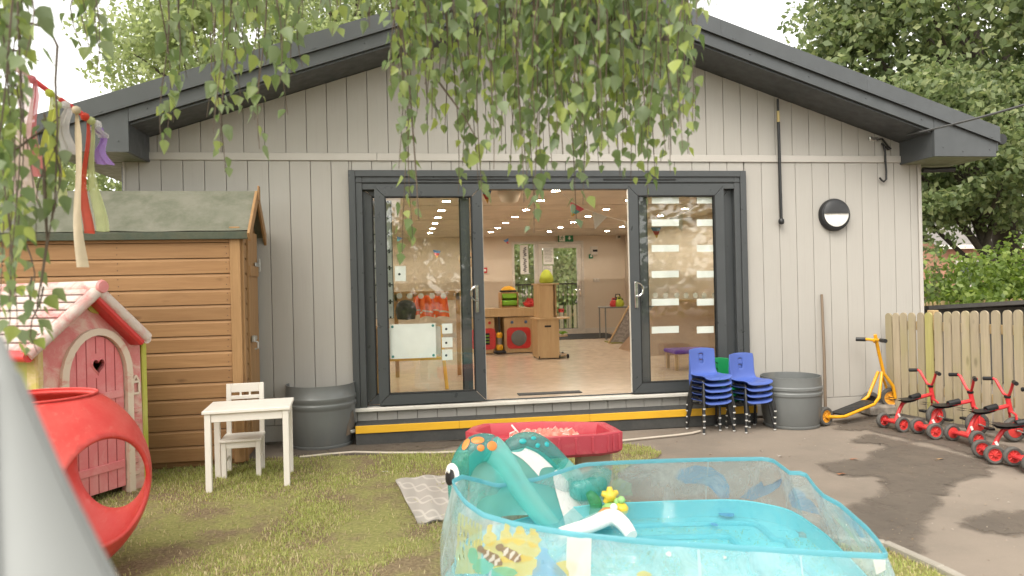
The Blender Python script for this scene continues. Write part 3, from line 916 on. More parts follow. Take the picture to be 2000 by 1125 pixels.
t = thing('yellow_hat', 'yellow and black soft hat lying on the tray unit', 'hat', p)
MB().lathe([(.13, .005), (.15, .02), (.14, .035), (.06, .04)], 16).build('brim', M_blk, t, smooth=50)
MB().lathe([(.13, .036), (.11, .07), (.06, .10), (0, .11)], 16).build('crown', M_yel, t, smooth=50)
p = yp(1034, 601, uy+.06); p.z = uz(601)+.001
t = thing('red_soft_toy', 'shaggy red soft toy lying on the toy counter', 'soft toy', p)
q = MB(); rr = random.Random(5)
q.lathe([(0, 0), (.08, .01), (.10, .05), (.07, .10), (0, .12)], 12)
for k in range(46):
    a = rr.uniform(0, 2*PI); e = rr.uniform(.1, 1.4); d = Vector((math.cos(a)*math.cos(e), math.sin(a)*math.cos(e), math.sin(e)))
    q.tube([d*.06+Vector((0, 0, .03)), d*rr.uniform(.10, .14)+Vector((0, 0, .03))], [.022, .006], 5)
q.build('body', M_red, t, smooth=60)
# toy vacuum in the gap
vx = yp(975, 650, uy-.02).x
t = thing('toy_vacuum', 'yellow and black toy vacuum cleaner parked between the toy units', 'toy vacuum', (vx, uy-.05, ZF))
MB().tube([(0, 0, .10), (0, .03, .62)], .014, 8).build('handle_tube', M_blk, t, smooth=40)
MB().box((0, -.01, .04), (.20, .13, .05), .015).build('floor_head', M_blk, t)
MB().lathe([(.045, 0), (.055, .02), (.055, .07), (.04, .09)], 14, (0, 0, .07)).build('motor_cover', M_yel, t, smooth=40)
MB().lathe([(.035, 0), (.04, .10)], 14, (0, .005, .165)).build('dust_cup', clear('cup_plastic', (.6, .65, .65), milk=.3), t, smooth=40)
MB().lathe([(.04, 0), (.05, .02), (.05, .07), (.03, .09)], 14, (0, .01, .27)).build('upper_cover', M_yel, t, smooth=40)
# tall castor unit in front
cy = 3.72
def cz(py): return yp(1080, py, cy).z
def cx_(px): return yp(px, 650, cy).x
a0, a1, a2 = cx_(1050), cx_(1092), cx_(1109)
t = thing('rolling_play_unit', 'tall plywood play shelf on castors standing in the open doorway view', 'play unit', ((a0+a1)/2, cy+.2, ZF))
zl0, zl1 = cz(699), cz(624)
q = MB(t.location)
q.prism([(a0, cy, zl0), (a1, cy, zl0), (a1, cy, zl1), (a0, cy, zl1)], (0, .018, 0)); q.build('lower_front', M_ply, t)
MB(t.location).box(((a0+a1)/2-.005, cy-.003, (zl1-.10)), (.10, .006, .028), .003).build('hand_slot', M_blk, t)
q = MB(t.location)
for zz in (zl0+.01, (zl0+zl1)/2+.02): q.prism([(a0+.002, cy+.019, zz), (a1, cy+.019, zz), (a2+.03, cy+.14, zz), (a2+.06, cy+.30, zz), (a2, cy+.44, zz), (a0+.002, cy+.46, zz)], (0, 0, .018))
q.build('shelf', M_ply, t)
MB(t.location).prism([(a0-.03, cy-.03, zl1+.002), (a1+.02, cy-.03, zl1+.002), (a2+.05, cy+.08, zl1+.002), (a2+.10, cy+.27, zl1+.002), (a2+.05, cy+.45, zl1+.002), (a0-.03, cy+.48, zl1+.002)], (0, 0, .02)).build('worktop', M_ply, t)
MB(t.location).box((a0+.01, cy+.24, (zl0+zl1)/2), (.018, .44, zl1-zl0-.002)).box(((a0+a1)/2, cy+.36, (zl0+zl1)/2), (a1-a0, .016, zl1-zl0-.002)).build('side_panel', M_ply, t)
zu0, zu1 = zl1+.024, cz(556)
b0, b1 = cx_(1055), cx_(1082)
MB(t.location).box(((b0+b1)/2, cy+.02, (zu0+zu1)/2), (b1-b0, .02, zu1-zu0)).build('upper_front', M_ply, t)
MB(t.location).box((b1+.07, cy+.30, (zu0+zu1)/2), (.02, .34, zu1-zu0)).build('upper_side', M_ply, t)
MB(t.location).box((b0+.01, cy+.25, (zu0+zu1)/2), (.02, .43, zu1-zu0)).build('upper_side', M_ply, t)
MB(t.location).box(((b0+b1)/2+.03, cy+.24, zu1+.012), (b1-b0+.12, .52, .022), .003).build('top_board', M_ply, t)
for x in (a0+.02, a1, a2):
    for y in (cy+.03, cy+.40):
        MB(t.location).lathe([(.03, -.014), (.034, -.008), (.034, .008), (.03, .014)], 14, (x, y, ZF+.034), rot=Matrix.Rotation(PI/2, 3, 'Y')).build('castor', M_black, t, smooth=40)
p = Vector(((b0+b1)/2+.05, cy+.2, zu1+.024))
t = thing('green_cushion', 'lime green pointed cushion on top of the rolling play unit', 'cushion', p)
MB().lathe([(.0, 0), (.10, .005), (.115, .04), (.10, .11), (.07, .17), (.035, .205), (0, .215)], 16).build('cushion', M_lime, t, smooth=60)
# objects on the shelves
for px, py, col, nm, lb in ((1098, 652, M_grn, 'toy_plant', 'bright green toy plant on the lower shelf of the play unit'), (1096, 610, M_red, 'toy_pot', 'dark red toy pot on the upper shelf of the play unit')):
    p = yp(px, py, cy+.12)
    t = thing(nm, lb, 'toy', p)
    q = MB()
    if nm == 'toy_plant':
        for k in range(9):
            a = k*.7; q.tube([(0, 0, 0), (.05*math.cos(a), .05*math.sin(a), .03), (.09*math.cos(a), .09*math.sin(a), .015)], [.012, .016, .003], 5)
    else: q.lathe([(.0, 0), (.04, 0), (.05, .05), (.045, .055), (.035, .01), (0, .01)], 14)
    q.build('body', col, t, smooth=50)
# mats, table and den at the right
p = yp(1150, 655, 8.6)
t = thing('entrance_mat', 'dark grey barrier mat inside the rear door', 'mat', (3.75, 8.0, ZF+.003))
MB().box((.05, .2, .004), (1.5, 1.5, .008), .002).build('mat', M_mat, t)
t = thing('threshold_mat', 'thin dark door mat strip just inside the sliding doors', 'mat', (1.48, .33, ZF+.002))
MB().box((0, 0, .004), (.66, .13, .008), .002).build('mat', M_mat, t)
gx = gp(1212, 668, ZF+.005)
t = thing('olive_mat', 'small olive green mat on the floor by the fabric den', 'mat', gx)
MB().box((0, 0, .004), (.50, .5, .02), .006).build('mat', plain('olive_fabric', (.20, .19, .04), rough=.9, bmp=.3), t)
def it(p, name, lab, cat): return thing(name, lab, cat, p)
tp = gp(1205, 668, ZF); tp = Vector((4.62, 7.2, ZF))
t = it(tp, 'side_table', 'grey topped table with slim metal leg by the right inner wall', 'table')
ztop = yp(1200, 600, 7.2).z-ZF
lx = yp(1184, 640, 7.0).x-4.62
MB().box(((lx+.45)/2, .05, ztop), (.45-lx+.04, .5, .025), .004).build('tabletop', M_grey, t)
for x in (lx, .43):
    for y in (-.17, .27): MB().tube([(x, y, 0), (x, y, ztop-.013)], .014, 8).build('leg', M_grey, t, smooth=40)
for i, (px, py, r, m, nm, lb) in enumerate(((1207, 592, .13, M_blk, 'black_bag', 'black bag heaped on the grey table indoors'), (1199, 594, .09, M_red, 'red_bag', 'small red bag on the grey table indoors'), (1210, 583, .10, M_lime, 'yellow_bag', 'yellow green bag behind the black bag indoors'))):
    p = yp(px, 600, 7.2-.05*i); p.z = ZF+ztop+.014
    t = it(p, nm, lb, 'bag')
    q = MB(); q.lathe([(0, 0), (r*.8, .0), (r, r*.5), (r*.8, r*1.2), (r*.3, r*1.5), (0, r*1.52)], 12)
    q.tube([(-r*.4, 0, r*1.4), (-r*.3, 0, r*1.9), (r*.3, 0, r*1.9), (r*.4, 0, r*1.4)], .012, 6)
    q.build('body', m, t, smooth=60)
dn = Vector((4.35, 6.2, ZF))
t = it(dn, 'fabric_den', 'grey star print fabric den on poles beside the open door gap', 'play den')
M_den = plain('den_fabric', (.30, .28, .26), (.22, .20, .19), scale=22, rough=.9, lo=.48, hi=.52)
a = yp(1196, 668, 6.1)-dn; bq = yp(1232, 572, 6.3)-dn
q = MB(); q.prism([(a.x-.02, 0, .01), (a.x+.22, -.1, .01), (bq.x+.4, .1, bq.z+.3), (bq.x+.28, .2, bq.z+.3)], (.01, .02, 0)); q.build('cover', M_den, t)
MB().prism([(a.x+.18, -.15, .01), (a.x+.55, -.15, .01), (bq.x+.25, 0, .75), (bq.x+.12, 0, .75)], (.01, .02, 0)).build('flap', M_den, t)
MB().tube([(a.x-.05, -.02, .0), (bq.x+.33, .15, bq.z+.34)], .016, 8).build('pole', M_ply, t, smooth=40)
# things behind the left glass
def behind(px0, py0, px1, py1, y):
    A = yp(px0, py0, y); B = yp(px1, py1, y); return A, B
A, B = behind(705, 392, 768, 622, .35)
t = thing('pinned_board', 'tall white board of pinned sheets just behind the left glass', 'notice board', ((A.x+B.x)/2, .35, (A.z+B.z)/2))
n = 7; hz = (A.z-B.z)/n
for k in range(n):
    MB(t.location).box(((A.x+B.x)/2, .35, A.z-hz*(k+.5)), (B.x-A.x, .01, hz-.012), .001).build('sheet', M_paper, t)
MB(t.location).box(((A.x+B.x)/2, .365, (A.z+B.z)/2), (B.x-A.x+.02, .015, A.z-B.z)).build('backing', M_grey, t)
q = MB(t.location)
for k in range(n): q.box((B.x-.025, .343, A.z-hz*(k+.08)), (.018, .008, .018), .002).box((B.x-.025, .343, A.z-hz*(k+.92)), (.018, .008, .018), .002)
tag(q.build('clip', M_blk, t), kind='stuff')
def sheet(px0, py0, px1, py1, y, label, name='glass_notice', mark=True, mat=None):
    A, B = behind(px0, py0, px1, py1, y)
    t = thing(name, label, 'notice', ((A.x+B.x)/2, y, (A.z+B.z)/2), 0, 'pages stuck to the left glass')
    MB(t.location).box(((A.x+B.x)/2, y, (A.z+B.z)/2), (B.x-A.x, .003, A.z-B.z)).build('sheet', mat or M_paper, t)
    if mark: MB(t.location).lathe([(.012, 0), (.010, .003)], 12, ((A.x+B.x)/2-.01, y-.002, (A.z+B.z)/2-.005), rot=rx90).build('mark', M_blk, t)
    return t
yin = -.002
sheet(771, 520, 793, 549, yin, 'small white card high on the left glass')
big = sheet(761, 634, 852, 698, yin, 'large white sheet low on the left glass', mark=False)
q = MB(big.location)
A, B = behind(761, 634, 852, 698, yin)
for x in (A.x+.025, B.x-.025):
    for z in (A.z-.022, B.z+.022): q.lathe([(.013, 0), (.010, .004)], 10, (x, yin-.002, z), rot=rx90)
tag(q.build('blue_tack', plain('teal_tack', (.03, .22, .20), rough=.6), big), kind='stuff')
sheet(863, 632, 884, 651, yin, 'top square card beside the large white sheet')
sheet(863, 659, 884, 678, yin, 'middle square card beside the large white sheet')
sheet(863, 683, 884, 703, yin, 'bottom square card beside the large white sheet')
# low partition with high visibility vests
py_ = 2.2
A = yp(765, 575, py_); B = yp(905, 700, py_)
t = thing('coat_rail', 'low wooden coat rail partition behind the left glass', 'coat rail', ((A.x+B.x)/2, py_, ZF))
MB(t.location).box(((A.x+B.x)/2, py_+.04, A.z-.03), (B.x-A.x, .03, .12), .004).build('rail', M_beech, t)
for x in (A.x+.05, B.x-.05): MB(t.location).box((x, py_+.05, (ZF+A.z)/2), (.05, .05, A.z-ZF), .004).build('post', M_beech, t)
q = MB(t.location)
for k in range(9): q.tube([(A.x+.1+(B.x-A.x-.2)*k/8, py_+.02, A.z-.02), (A.x+.1+(B.x-A.x-.2)*k/8, py_-.04, A.z-.03), (A.x+.1+(B.x-A.x-.2)*k/8, py_-.05, A.z)], .006, 5)
tag(q.build('hook', M_chrome, t), kind='stuff')
M_hiv = plain('reflective_band', (.72, .66, .55), rough=.4)
for k in range(4):
    p = yp(818+15*k, 580, py_-.05)
    t = thing('safety_vest', ['leftmost orange safety vest hanging on the coat rail', 'orange safety vest second from the left on the coat rail', 'orange safety vest third from the left on the coat rail', 'rightmost orange safety vest hanging on the coat rail'][k], 'vest', p, 0, 'orange safety vests on the coat rail')
    hgt = .24+.02*(k % 2)
    f = lambda u, v: ((u-.5)*(.13+.05*v), -.03*math.sin(u*PI*3+k)-.02, -hgt*v+.02*math.sin(u*PI))
    MB().grid(f, 10, 6).build('vest', M_orange, t, smooth=True)
    f2 = lambda u, v: ((u-.5)*(.13+.05*.8), -.03*math.sin(u*PI*3+k)-.024, -hgt*(.72+.08*v)+.02*math.sin(u*PI))
    MB().grid(f2, 10, 2).build('band', M_hiv, t, smooth=True)
p = yp(793, 606, py_-.1)
t = thing('dark_rucksack', 'dark grey rucksack hanging low beside the orange vests', 'rucksack', p)
MB().lathe([(0, -.12), (.11, -.11), (.13, 0), (.11, .08), (.06, .12), (0, .13)], 14).build('bag', M_blk, t, smooth=60)
# painting easel
A, B = behind(727, 645, 762, 715, .9)
ey = 1.1
e0, e1 = yp(757, 640, ey), yp(862, 700, ey)
t = thing('painting_easel', 'yellow wooden painting easel behind the large white sheet', 'easel', ((e0.x+e1.x)/2, ey, ZF))
for x, dx in ((e0.x, -.05), (e1.x, .05)):
    MB(t.location).bar((x+dx, ey-.1, ZF), (x, ey+.1, e0.z), .035, .022, .003).build('leg', M_yel, t)
MB(t.location).box(((e0.x+e1.x)/2, ey+.03, (e0.z+e1.z)/2+.02), (e1.x-e0.x, .015, e0.z-e1.z-.05), .003).build('board', M_paper, t)
MB(t.location).box(((e0.x+e1.x)/2, ey-.05, e1.z+.01), (e1.x-e0.x, .08, .03), .004).build('tray', M_yel, t)
sheet2 = None
# left inner wall: shelf and crate, so the room does not read empty through the glass
A, B = behind(700, 640, 735, 690, .8)
t = thing('storage_cube', 'honey coloured storage cube just behind the left fixed glass', 'storage unit', ((A.x+B.x)/2, .8, ZF))
MB(t.location).box(((A.x+B.x)/2, .85, (ZF+A.z)/2), (B.x-A.x+.1, .4, A.z-ZF), .006).build('case', M_beech, t)
MB(t.location).box(((A.x+B.x)/2, .648, (ZF+A.z)/2), (B.x-A.x, .008, .02)).build('shelf_edge', M_ply, t)
# white strips and dots on the right glass
k = 0
names = ['topmost', 'second', 'third', 'fourth', 'fifth', 'lowest']
for c, (xa, xb) in enumerate(((1273, 1326), (1361, 1394))):
    for r_, yy in enumerate((391, 435, 485, 535.5, 590, 644)):
        p = yp((xa+xb)/2, yy, .006)
        wd = yp(xb, yy, .006).x-yp(xa, yy, .006).x
        t = tag(MB(p).box(p, (wd, .003, .068)).build('glass_strip', M_paper), '%s white strip in the %s column on the right sliding door' % (names[r_], ('wide', 'narrow')[c]), 'glass sticker', 'white strips on the right glass')
q = BB()
for j, px in enumerate((1280, 1300, 1322, 1340, 1358, 1375, 1395)):
    p = yp(px, 577, .095); q.lathe([(.028, -.001), (.028, .001)], 16, p, rot=rx90)
for j, px in enumerate((780, 800, 822, 844, 866)):
    p = yp(px, 578, .095); q.lathe([(.028, -.001), (.028, .001)], 16, p, rot=rx90)
tag(q.build('glass_dot', clear('frosted_dot', (.95, .95, .93), milk=.45, milkcol=(.8, .78, .72)), bld), kind='stuff')
# interior behind right glass
t = thing('purple_tray', 'purple plastic tray on legs behind the right glass', 'tray table', gp(1345, 720, ZF))
zt = yp(1330, 685, t.location.y).z-ZF
MB().box((0, 0, zt), (.52, .4, .05), .015).build('tray', M_purple, t)
for x in (-.22, .22):
    for y in (-.15, .15): MB().box((x, y, zt/2-.012), (.04, .04, zt-.024), .003).build('leg', M_ply, t)
p = gp(1350, 690, ZF)
t = thing('play_tent', 'brown canvas play tent behind the right glass', 'play tent', (p.x+.1, 4.2, ZF))
M_can = plain('canvas', (.36, .25, .16), (.30, .20, .13), rough=.9, bmp=.2)
MB().add([(-.9, -.6, 0), (.9, -.6, 0), (.9, .8, 0), (-.9, .8, 0), (-.45, .05, .80), (.45, .05, .80), (-.42, .15, .80), (.42, .15, .80)], [(0, 1, 5, 4), (1, 2, 7, 5), (2, 3, 6, 7), (3, 0, 4, 6), (4, 5, 7, 6)]).build('canvas', M_can, t)
MB().tube([(-.5, .1, .81), (.5, .1, .81)], .02, 8).build('ridge_pole', M_ply, t, smooth=40)
t = thing('wall_shelf', 'pale wooden shelf unit on the right inner wall', 'shelf unit', (4.85, 4.9, ZF))
q = MB()
for z in (.05, .42, .8): q.box((0, 0, z), (.38, 1.3, .025), .003)
for y in (-.65, 0, .65): q.box((0, y, .41), (.38, .025, .78), .003)
q.build('case', M_ply, t)
for k in range(6):
    MB().box((-.02, -.48+.2*k, .16+.37*(k % 2)), (.28, .16, .18), .01).build('box', [M_grn, M_blk, M_red, M_yel, M_purple, M_grey][k], t)
p = yp(1248, 525, 2.2)
# bunting on strings inside
def flag_tri(name, a, b, tip, mats, label, group):
    a = Vector(a); b = Vector(b); tip = Vector(tip)
    t = thing(name, label, 'bunting flag', (a+b)/2, 0, group)
    n = len(mats)
    for k in range(n):
        f0, f1 = k/n, (k+1)/n
        q = [a.lerp(tip, f0), b.lerp(tip, f0), b.lerp(tip, f1), a.lerp(tip, f1)]
        if k == n-1: q = q[:3]
        MB(t.location).prism(q, (0, .004, 0)).build('stripe', mats[k], t)
M_bl = plain('blue_cloth', (.08, .16, .32), rough=.85); M_rd = plain('red_cloth', (.48, .05, .06), rough=.85)
M_yc = plain('yellow_cloth', (.75, .45, .10), rough=.85); M_wc = plain('white_cloth', (.86, .83, .78), (.80, .76, .72), scale=60, rough=.9, lo=.5, hi=.6)
M_teal = plain('teal_cloth', (.12, .45, .50), rough=.85); M_pk = plain('pink_cloth', (.80, .15, .22), rough=.85)
by = 1.1
W = lambda x, y, d=by: yp(x, y, d)
G1 = 'bunting flags hung inside the nursery'
flag_tri('bunting_flag', W(939, 370), W(960, 372), W(952, 398), [M_bl, M_rd, M_yc], 'blue red and yellow pennant at the top left of the doorway', G1)
flag_tri('bunting_flag', W(1114, 394, 1.3), W(1142, 408, 1.3), W(1116, 424, 1.3), [M_pk, M_teal, M_yc], 'pink teal and yellow pennant hanging among the birch leaves', G1)
flag_tri('bunting_flag', W(1157, 413), W(1186, 423), W(1162, 448), [M_wc], 'white spotted pennant in the middle of the doorway', G1)
flag_tri('bunting_flag', W(1219, 432), W(1240, 436), W(1229, 452), [M_wc], 'white pennant half behind the right door stile', G1)
flag_tri('bunting_flag', W(1305, 428), W(1334, 418), W(1332, 452), [M_wc], 'white pennant seen through the right glass', G1)
flag_tri('bunting_flag', W(1271, 444), W(1291, 444), W(1283, 466), [M_bl, M_rd, M_yc], 'striped pennant seen through the right glass', G1)
flag_tri('bunting_flag', W(983, 470, 6.5), W(993, 465, 6.5), W(993, 477, 6.5), [M_bl, M_rd], 'small striped pennant far back near the rear window', G1)
flag_tri('bunting_flag', W(845, 488, 3), W(861, 490, 3), W(853, 505, 3), [M_bl, M_rd, M_yc], 'striped pennant seen through the left glass', G1)
flag_tri('bunting_flag', W(775, 461, 3), W(787, 466, 3), W(776, 472, 3), [M_bl, M_teal], 'small blue pennant at the left edge of the left glass', G1)
ln = [W(x, y) for x, y in [(1098, 378), (1115, 392), (1142, 408), (1160, 414), (1186, 423), (1222, 433), (1240, 437), (1275, 440), (1305, 428), (1336, 417), (1365, 402)]]
tag(MB(ln[0]).tube(ln, .004, 5).build('bunting_string', M_wc), 'thin white string carrying the pennants across the doorway', 'string')
q = [W(x, y) for x, y in [(955, 479), (969, 476), (967, 491)]]
# paper lantern under ceiling
p = yp(995, 376, 1.5)
t = thing('paper_lantern', 'pale round paper lantern hanging at the top of the doorway', 'lantern', p)
MB().lathe([(.02, -.14), (.10, -.11), (.145, 0), (.10, .11), (.02, .14)], 20).build('shade', plain('lantern_paper', (.62, .55, .44), rough=.8), t, smooth=60)
MB().tube([(0, 0, .14), (0, 0, ZC-p.z-.002)], .003, 5).build('cord', M_wc, t)
p = yp(912, 507, 3.5)
t = thing('face_collage', 'round paper face collage hanging behind the left glass', 'wall art', p)
MB().lathe([(.11, -.008), (.12, 0), (.11, .008)], 20, rot=rx90).build('disc', plain('collage', (.50, .30, .18), (.62, .5, .36), scale=16, rough=.8), t, smooth=40)
q = MB()
for x in (-.04, .04): q.lathe([(.02, 0), (.015, .004)], 12, (x, -.012, .03), rot=rx90)
q.build('eye', M_blk, t)
MB().tube([(-.04, -.012, -.04), (0, -.012, -.055), (.04, -.012, -.04)], .008, 5).build('mouth', M_red, t)

# ================================================================== BEYOND THE REAR DOOR
ry = 10.3
r0, r1 = yp(985, 557, ry), yp(1160, 557, ry)
t = thing('rear_railing', 'black metal railing outside the rear door', 'railing', ((r0.x+r1.x)/2, ry, 0))
zb_, zt_ = .35, r0.z
MB(t.location).box(((r0.x+r1.x)/2, ry, zt_), (r1.x-r0.x, .04, .035), .004).build('top_rail', M_black, t)
MB(t.location).box(((r0.x+r1.x)/2, ry, zb_), (r1.x-r0.x, .03, .03), .004).build('bottom_rail', M_black, t)
n = int((r1.x-r0.x)/.11)
for k in range(n+1):
    x = r0.x+(r1.x-r0.x)*k/n
    MB(t.location).tube([(x, ry, zb_+.015), (x, ry, zt_-.018)], .009, 6).build('baluster', M_black, t, smooth=40)
for x in (r0.x, r1.x): MB(t.location).box((x, ry, zt_/2), (.04, .04, zt_), .003).build('post', M_black, t)
dk = MB(); dk.box((3.2, 10.0, .12), (4.0, 1.5, .22), .01)
tag(dk.build('rear_landing', M_conc), 'concrete landing outside the rear door', kind='structure')
# ================================================================== YARD OBJECTS
M_larch = wood('shed_wood', (.42, .235, .108), (.335, .18, .08), (.19, .095, .04), axis=0, ring=16, along=1.4, rough=.6, objrand=.3)
M_larchv = wood('shed_trim', (.41, .24, .11), (.335, .19, .086), (.20, .10, .042), axis=2, ring=16, along=1.4, rough=.6, objrand=.2)
M_felt = plain('green_felt', (.155, .155, .115), (.20, .192, .15), scale=7, rough=.95, bmp=.6, bscale=230, dirt=(.12, .125, .085), dirtscale=5, dirtlo=.45, dirthi=.7)
M_feltband = plain('felt_edge', (.060, .075, .055), (.085, .09, .06), scale=9, rough=.85, bmp=.2)
M_galv = plain('galvanised', (.55, .55, .52), (.42, .42, .40), scale=20, rough=.4, metal=.8)
# ---- shed
cs = yp(480, 900, -.74)
SHZ = .0
t = thing('garden_shed', 'honey brown timber garden shed with green felt roof against the left wall', 'shed', (cs.x, cs.y, SHZ), R(1.5))
LX, DY = 2.75, .69           # local: front along -X, depth along +Y, origin = front right corner
ze = 1.955
nb = 15; z0 = .06; bh = (ze-z0)/nb
zr = 2.275
half = DY/2
def kinked(x0, x1, y, z, h, sgn=1):
    return [(x0, y, z), (x1, y, z)]
rr = random.Random(4)
for k in range(nb):
    z = z0+bh*k
    q = MB()
    tl = rr.uniform(-.0015, .0015)
    # shiplap: lower lip proud of the rebated top of the board below
    q.prism([(-LX, -.022+tl, z+.002), (-LX, -.022+tl, z+bh*.80), (-LX, -.012+tl, z+bh*.97), (-LX, .0, z+bh*.985), (-LX, .0, z+.002)], (LX-.085, 0, 0))
    q.build('board', M_larch, t)
q = MB()
for k in range(nb):
    for x in (-.11, -.93, -1.75): 
        for dz in (.035, .09): q.box((x+rr.uniform(-.004, .004), -.0235, z0+bh*k+dz), (.006, .003, .006))
tag(q.build('nail', M_blk, t), kind='stuff')
MB().box((-.040, -.016, (ze+.03)/2), (.083, .042, ze-.03), .004).build('corner_board', M_larchv, t)
# end wall: boards both sides of a door, corner strip
for k in range(nb):
    z = z0+bh*k
    for ya, yb2 in ((.045, .17), (DY-.09, DY-.01)):
        q = MB(); q.prism([(.0, ya, z+.002), (.012, ya, z+.002), (.012, ya, z+bh*.80), (.004, ya, z+bh*.97), (0, ya, z+bh*.985)], (0, yb2-ya, 0)); q.build('end_board', M_larchv, t)
MB().box((.008, .018, (ze+.03)/2), (.03, .05, ze-.03), .004).build('corner_board', M_larchv, t)
dr = MB()
for k in range(5): dr.box((.018, .175+.044+.0855*k, 1.02), (.022, .085, 1.84), .003)
dr.box((.034, .39, .45), (.014, .39, .09), .003).box((.034, .39, 1.60), (.014, .39, .09), .003)
door = dr.build('door', M_larchv, t)
lt = MB()
lt.box((.045, .30, 1.02), (.014, .16, .035), .003).box((.052, .20, 1.02), (.03, .05, .055), .006).tube([(.06, .20, 1.0), (.085, .20, .99), (.085, .20, .94), (.06, .20, .93)], .008, 6)
lt.build('latch', M_galv, door)
for zz in (.5, 1.66):
    MB().box((.045, .52, zz), (.010, .24, .035), .003).box((.047, .61, zz), (.016, .03, .12), .003).build('hinge', M_galv, door)
gb = MB(); gb.prism([(.0, 0, ze), (.0, DY, ze), (.0, half, zr-.04)], (-.03, 0, 0)); gb.prism([(-LX, 0, 0.03), (-LX, DY, .03), (-LX, DY, ze), (-LX, half, zr-.04), (-LX, 0, ze)], (.03, 0, 0))
gb.build('gable', M_larchv, t)
MB().box((-LX/2, DY/2, .03), (LX-.05, DY-.04, .06), .01).box((-LX/2, DY-.01, 1.0), (LX-.1, .02, 1.9)).build('floor', M_larch, t)
ov = .07; oy = .06
slope = (zr-ze)/half
for sgn in (-1, 1):
    ye = half+sgn*(half+oy); zee = zr-slope*(half+oy)
    q = MB()
    N = 26
    def f(u, v, off=0.0):
        x = -LX-.05+(LX+.05+ov)*u
        y = half+(ye-half)*v
        z = zr+(zee-zr)*v+.022+.006*math.sin(u*23+v*3)*math.sin(u*7)*v-.0*u
        return (x, y, z+off)
    q.grid(lambda u, v: f(u, v), N, 6)
    q.grid(lambda u, v: f(u, 1-v, -.02), N, 6)
    o = q.build('roof_felt', M_felt, t, smooth=50)
    MB().box(((ov-LX-.05)/2, ye+sgn*.004, zee-.018), (LX+.05+ov, .016, .060), .004).build('felt_edge', M_feltband, t)
    if sgn < 0:
        q = MB()
        for k in range(30): q.lathe([(0, .004), (.006, .003), (.007, 0)], 6, (ov-.06-.095*k, ye-.006, zee-.02), rot=rx90)
        tag(q.build('felt_nail', M_galv, t), kind='stuff')
    # barge boards on the right end
    A = Vector((ov+.012, half, zr-.01)); Bq = Vector((ov+.012, ye+sgn*.03, zee-.035-.03*0))
    MB().bar(A, Bq, .022, .085, .003).build('bargeboard', M_larchv, t)
MB().box((ov+.028, half, zr+.0), (.014, .07, .13), .004).build('finial', M_larchv, t)

# ---- playhouse
pA, pB = gp(82, 1016), gp(283, 951)
dirx = (pB-pA); WID = dirx.length; dirx.normalize()
az = math.atan2(dirx.y, dirx.x)
def fl(px, py):                       # a sighted point on the front wall, in the wall's own s, z
    p = vp(px, py, pA, pB); return ((p-pA).dot(dirx), p.z)
t = thing('toy_playhouse', 'faded pink plastic playhouse with arched door and heart hole', 'playhouse', pA, az)
# local frame: X along front, -Y outwards, +Y into the house
def faded(name, c, pale, lo, hi, sc=5.0, st=(1, 1, 1)):
    m, n, l, b = newmat(name)
    v = coords(n, l, st, rand=False)
    f = noise(n, l, v, sc, 9, .68, .8)
    gq = noise(n, l, v, sc*5, 5, .7)
    col = mixc(n, l, maprange(n, l, f, lo, hi, 0, 1), c, pale)
    col = mixc(n, l, maprange(n, l, gq, .5, .75, 0, .35), col, pale)
    l.new(col, b.inputs['Base Color']); b.inputs['Roughness'].default_value = .55
    bump(n, l, b, noise(n, l, v, 60, 4), .15, .004)
    return m
M_pinkwall = faded('faded_pink_wall', (.60, .19, .185), (.66, .46, .38), .44, .62, 4.5)
M_pinkdoor = faded('pink_door', (.66, .185, .195), (.69, .30, .29), .45, .7, 4)
M_paleroof = faded('faded_roof', (.60, .22, .21), (.62, .53, .48), .36, .50, 3.5)
M_redroof = plain('red_roof_edge', (.60, .05, .045), (.55, .04, .04), rough=.4)
M_palearch = faded('faded_arch', (.58, .20, .17), (.66, .55, .44), .30, .45, 6)
M_limeplas = plain('lime_plastic', (.42, .43, .06), (.50, .48, .14), rough=.5)
def L(px, py, y=0.0):
    s_, z = fl(px, py); return Vector((s_, y, z))
pk = L(194, 583); le = L(84, 668); re_ = L(272, 650)
H0 = .0
fw = MB()
hsx, hsz = L(192, 714).x, L(192, 714).z
# door outline
dl_, dr_ = L(131, 765).x, L(242, 703).x
dtop = L(192, 655).z; dbot = .055
dcx = (dl_+dr_)/2; dhw = (dr_-dl_)/2
dsp = L(131, 745).z
def arch(hw, top, spring, base, n=14, cx=None):
    cx = dcx if cx is None else cx
    return [(cx-hw, 0, base)]+[(cx-hw*math.cos(PI*k/n), 0, spring+(top-spring)*math.sin(PI*k/n)) for k in range(n+1)]+[(cx+hw, 0, base)]
ao = arch(dhw+.004, dtop+.004, dsp, H0)
outer = [(0, 0, H0), (le.x, 0, le.z), (pk.x, 0, pk.z), (re_.x, 0, re_.z), (WID, 0, H0)]
# front wall as polygon with the door notch open at the bottom
poly = [outer[0]]+outer[1:]+[]
poly2 = [(WID, 0, H0)]+[tuple(p) for p in ao[::-1]]+[(0, 0, H0)]+outer[1:4]
fw.prism(poly2, (0, .05, 0))
fw.build('front_wall', M_pinkwall, t)
# raised arch surround
inn = arch(dhw+.003, dtop+.003, dsp, H0); out2 = arch(dhw+.052, dtop+.05, dsp, H0)
am = MB()
k = len(inn)
vs = [(p[0], -.028, p[2]) for p in out2]+[(p[0], -.028, p[2]) for p in inn]+[(p[0], .012, p[2]) for p in out2]+[(p[0], .012, p[2]) for p in inn]
fs = []
for i in range(k-1): fs += [(i, i+1, k+i+1, k+i), (2*k+i, 2*k+i+1, i+1, i), (k+i, k+i+1, 3*k+i+1, 3*k+i)]
am.add(vs, fs); am.build('door_arch', M_palearch, t, smooth=40)
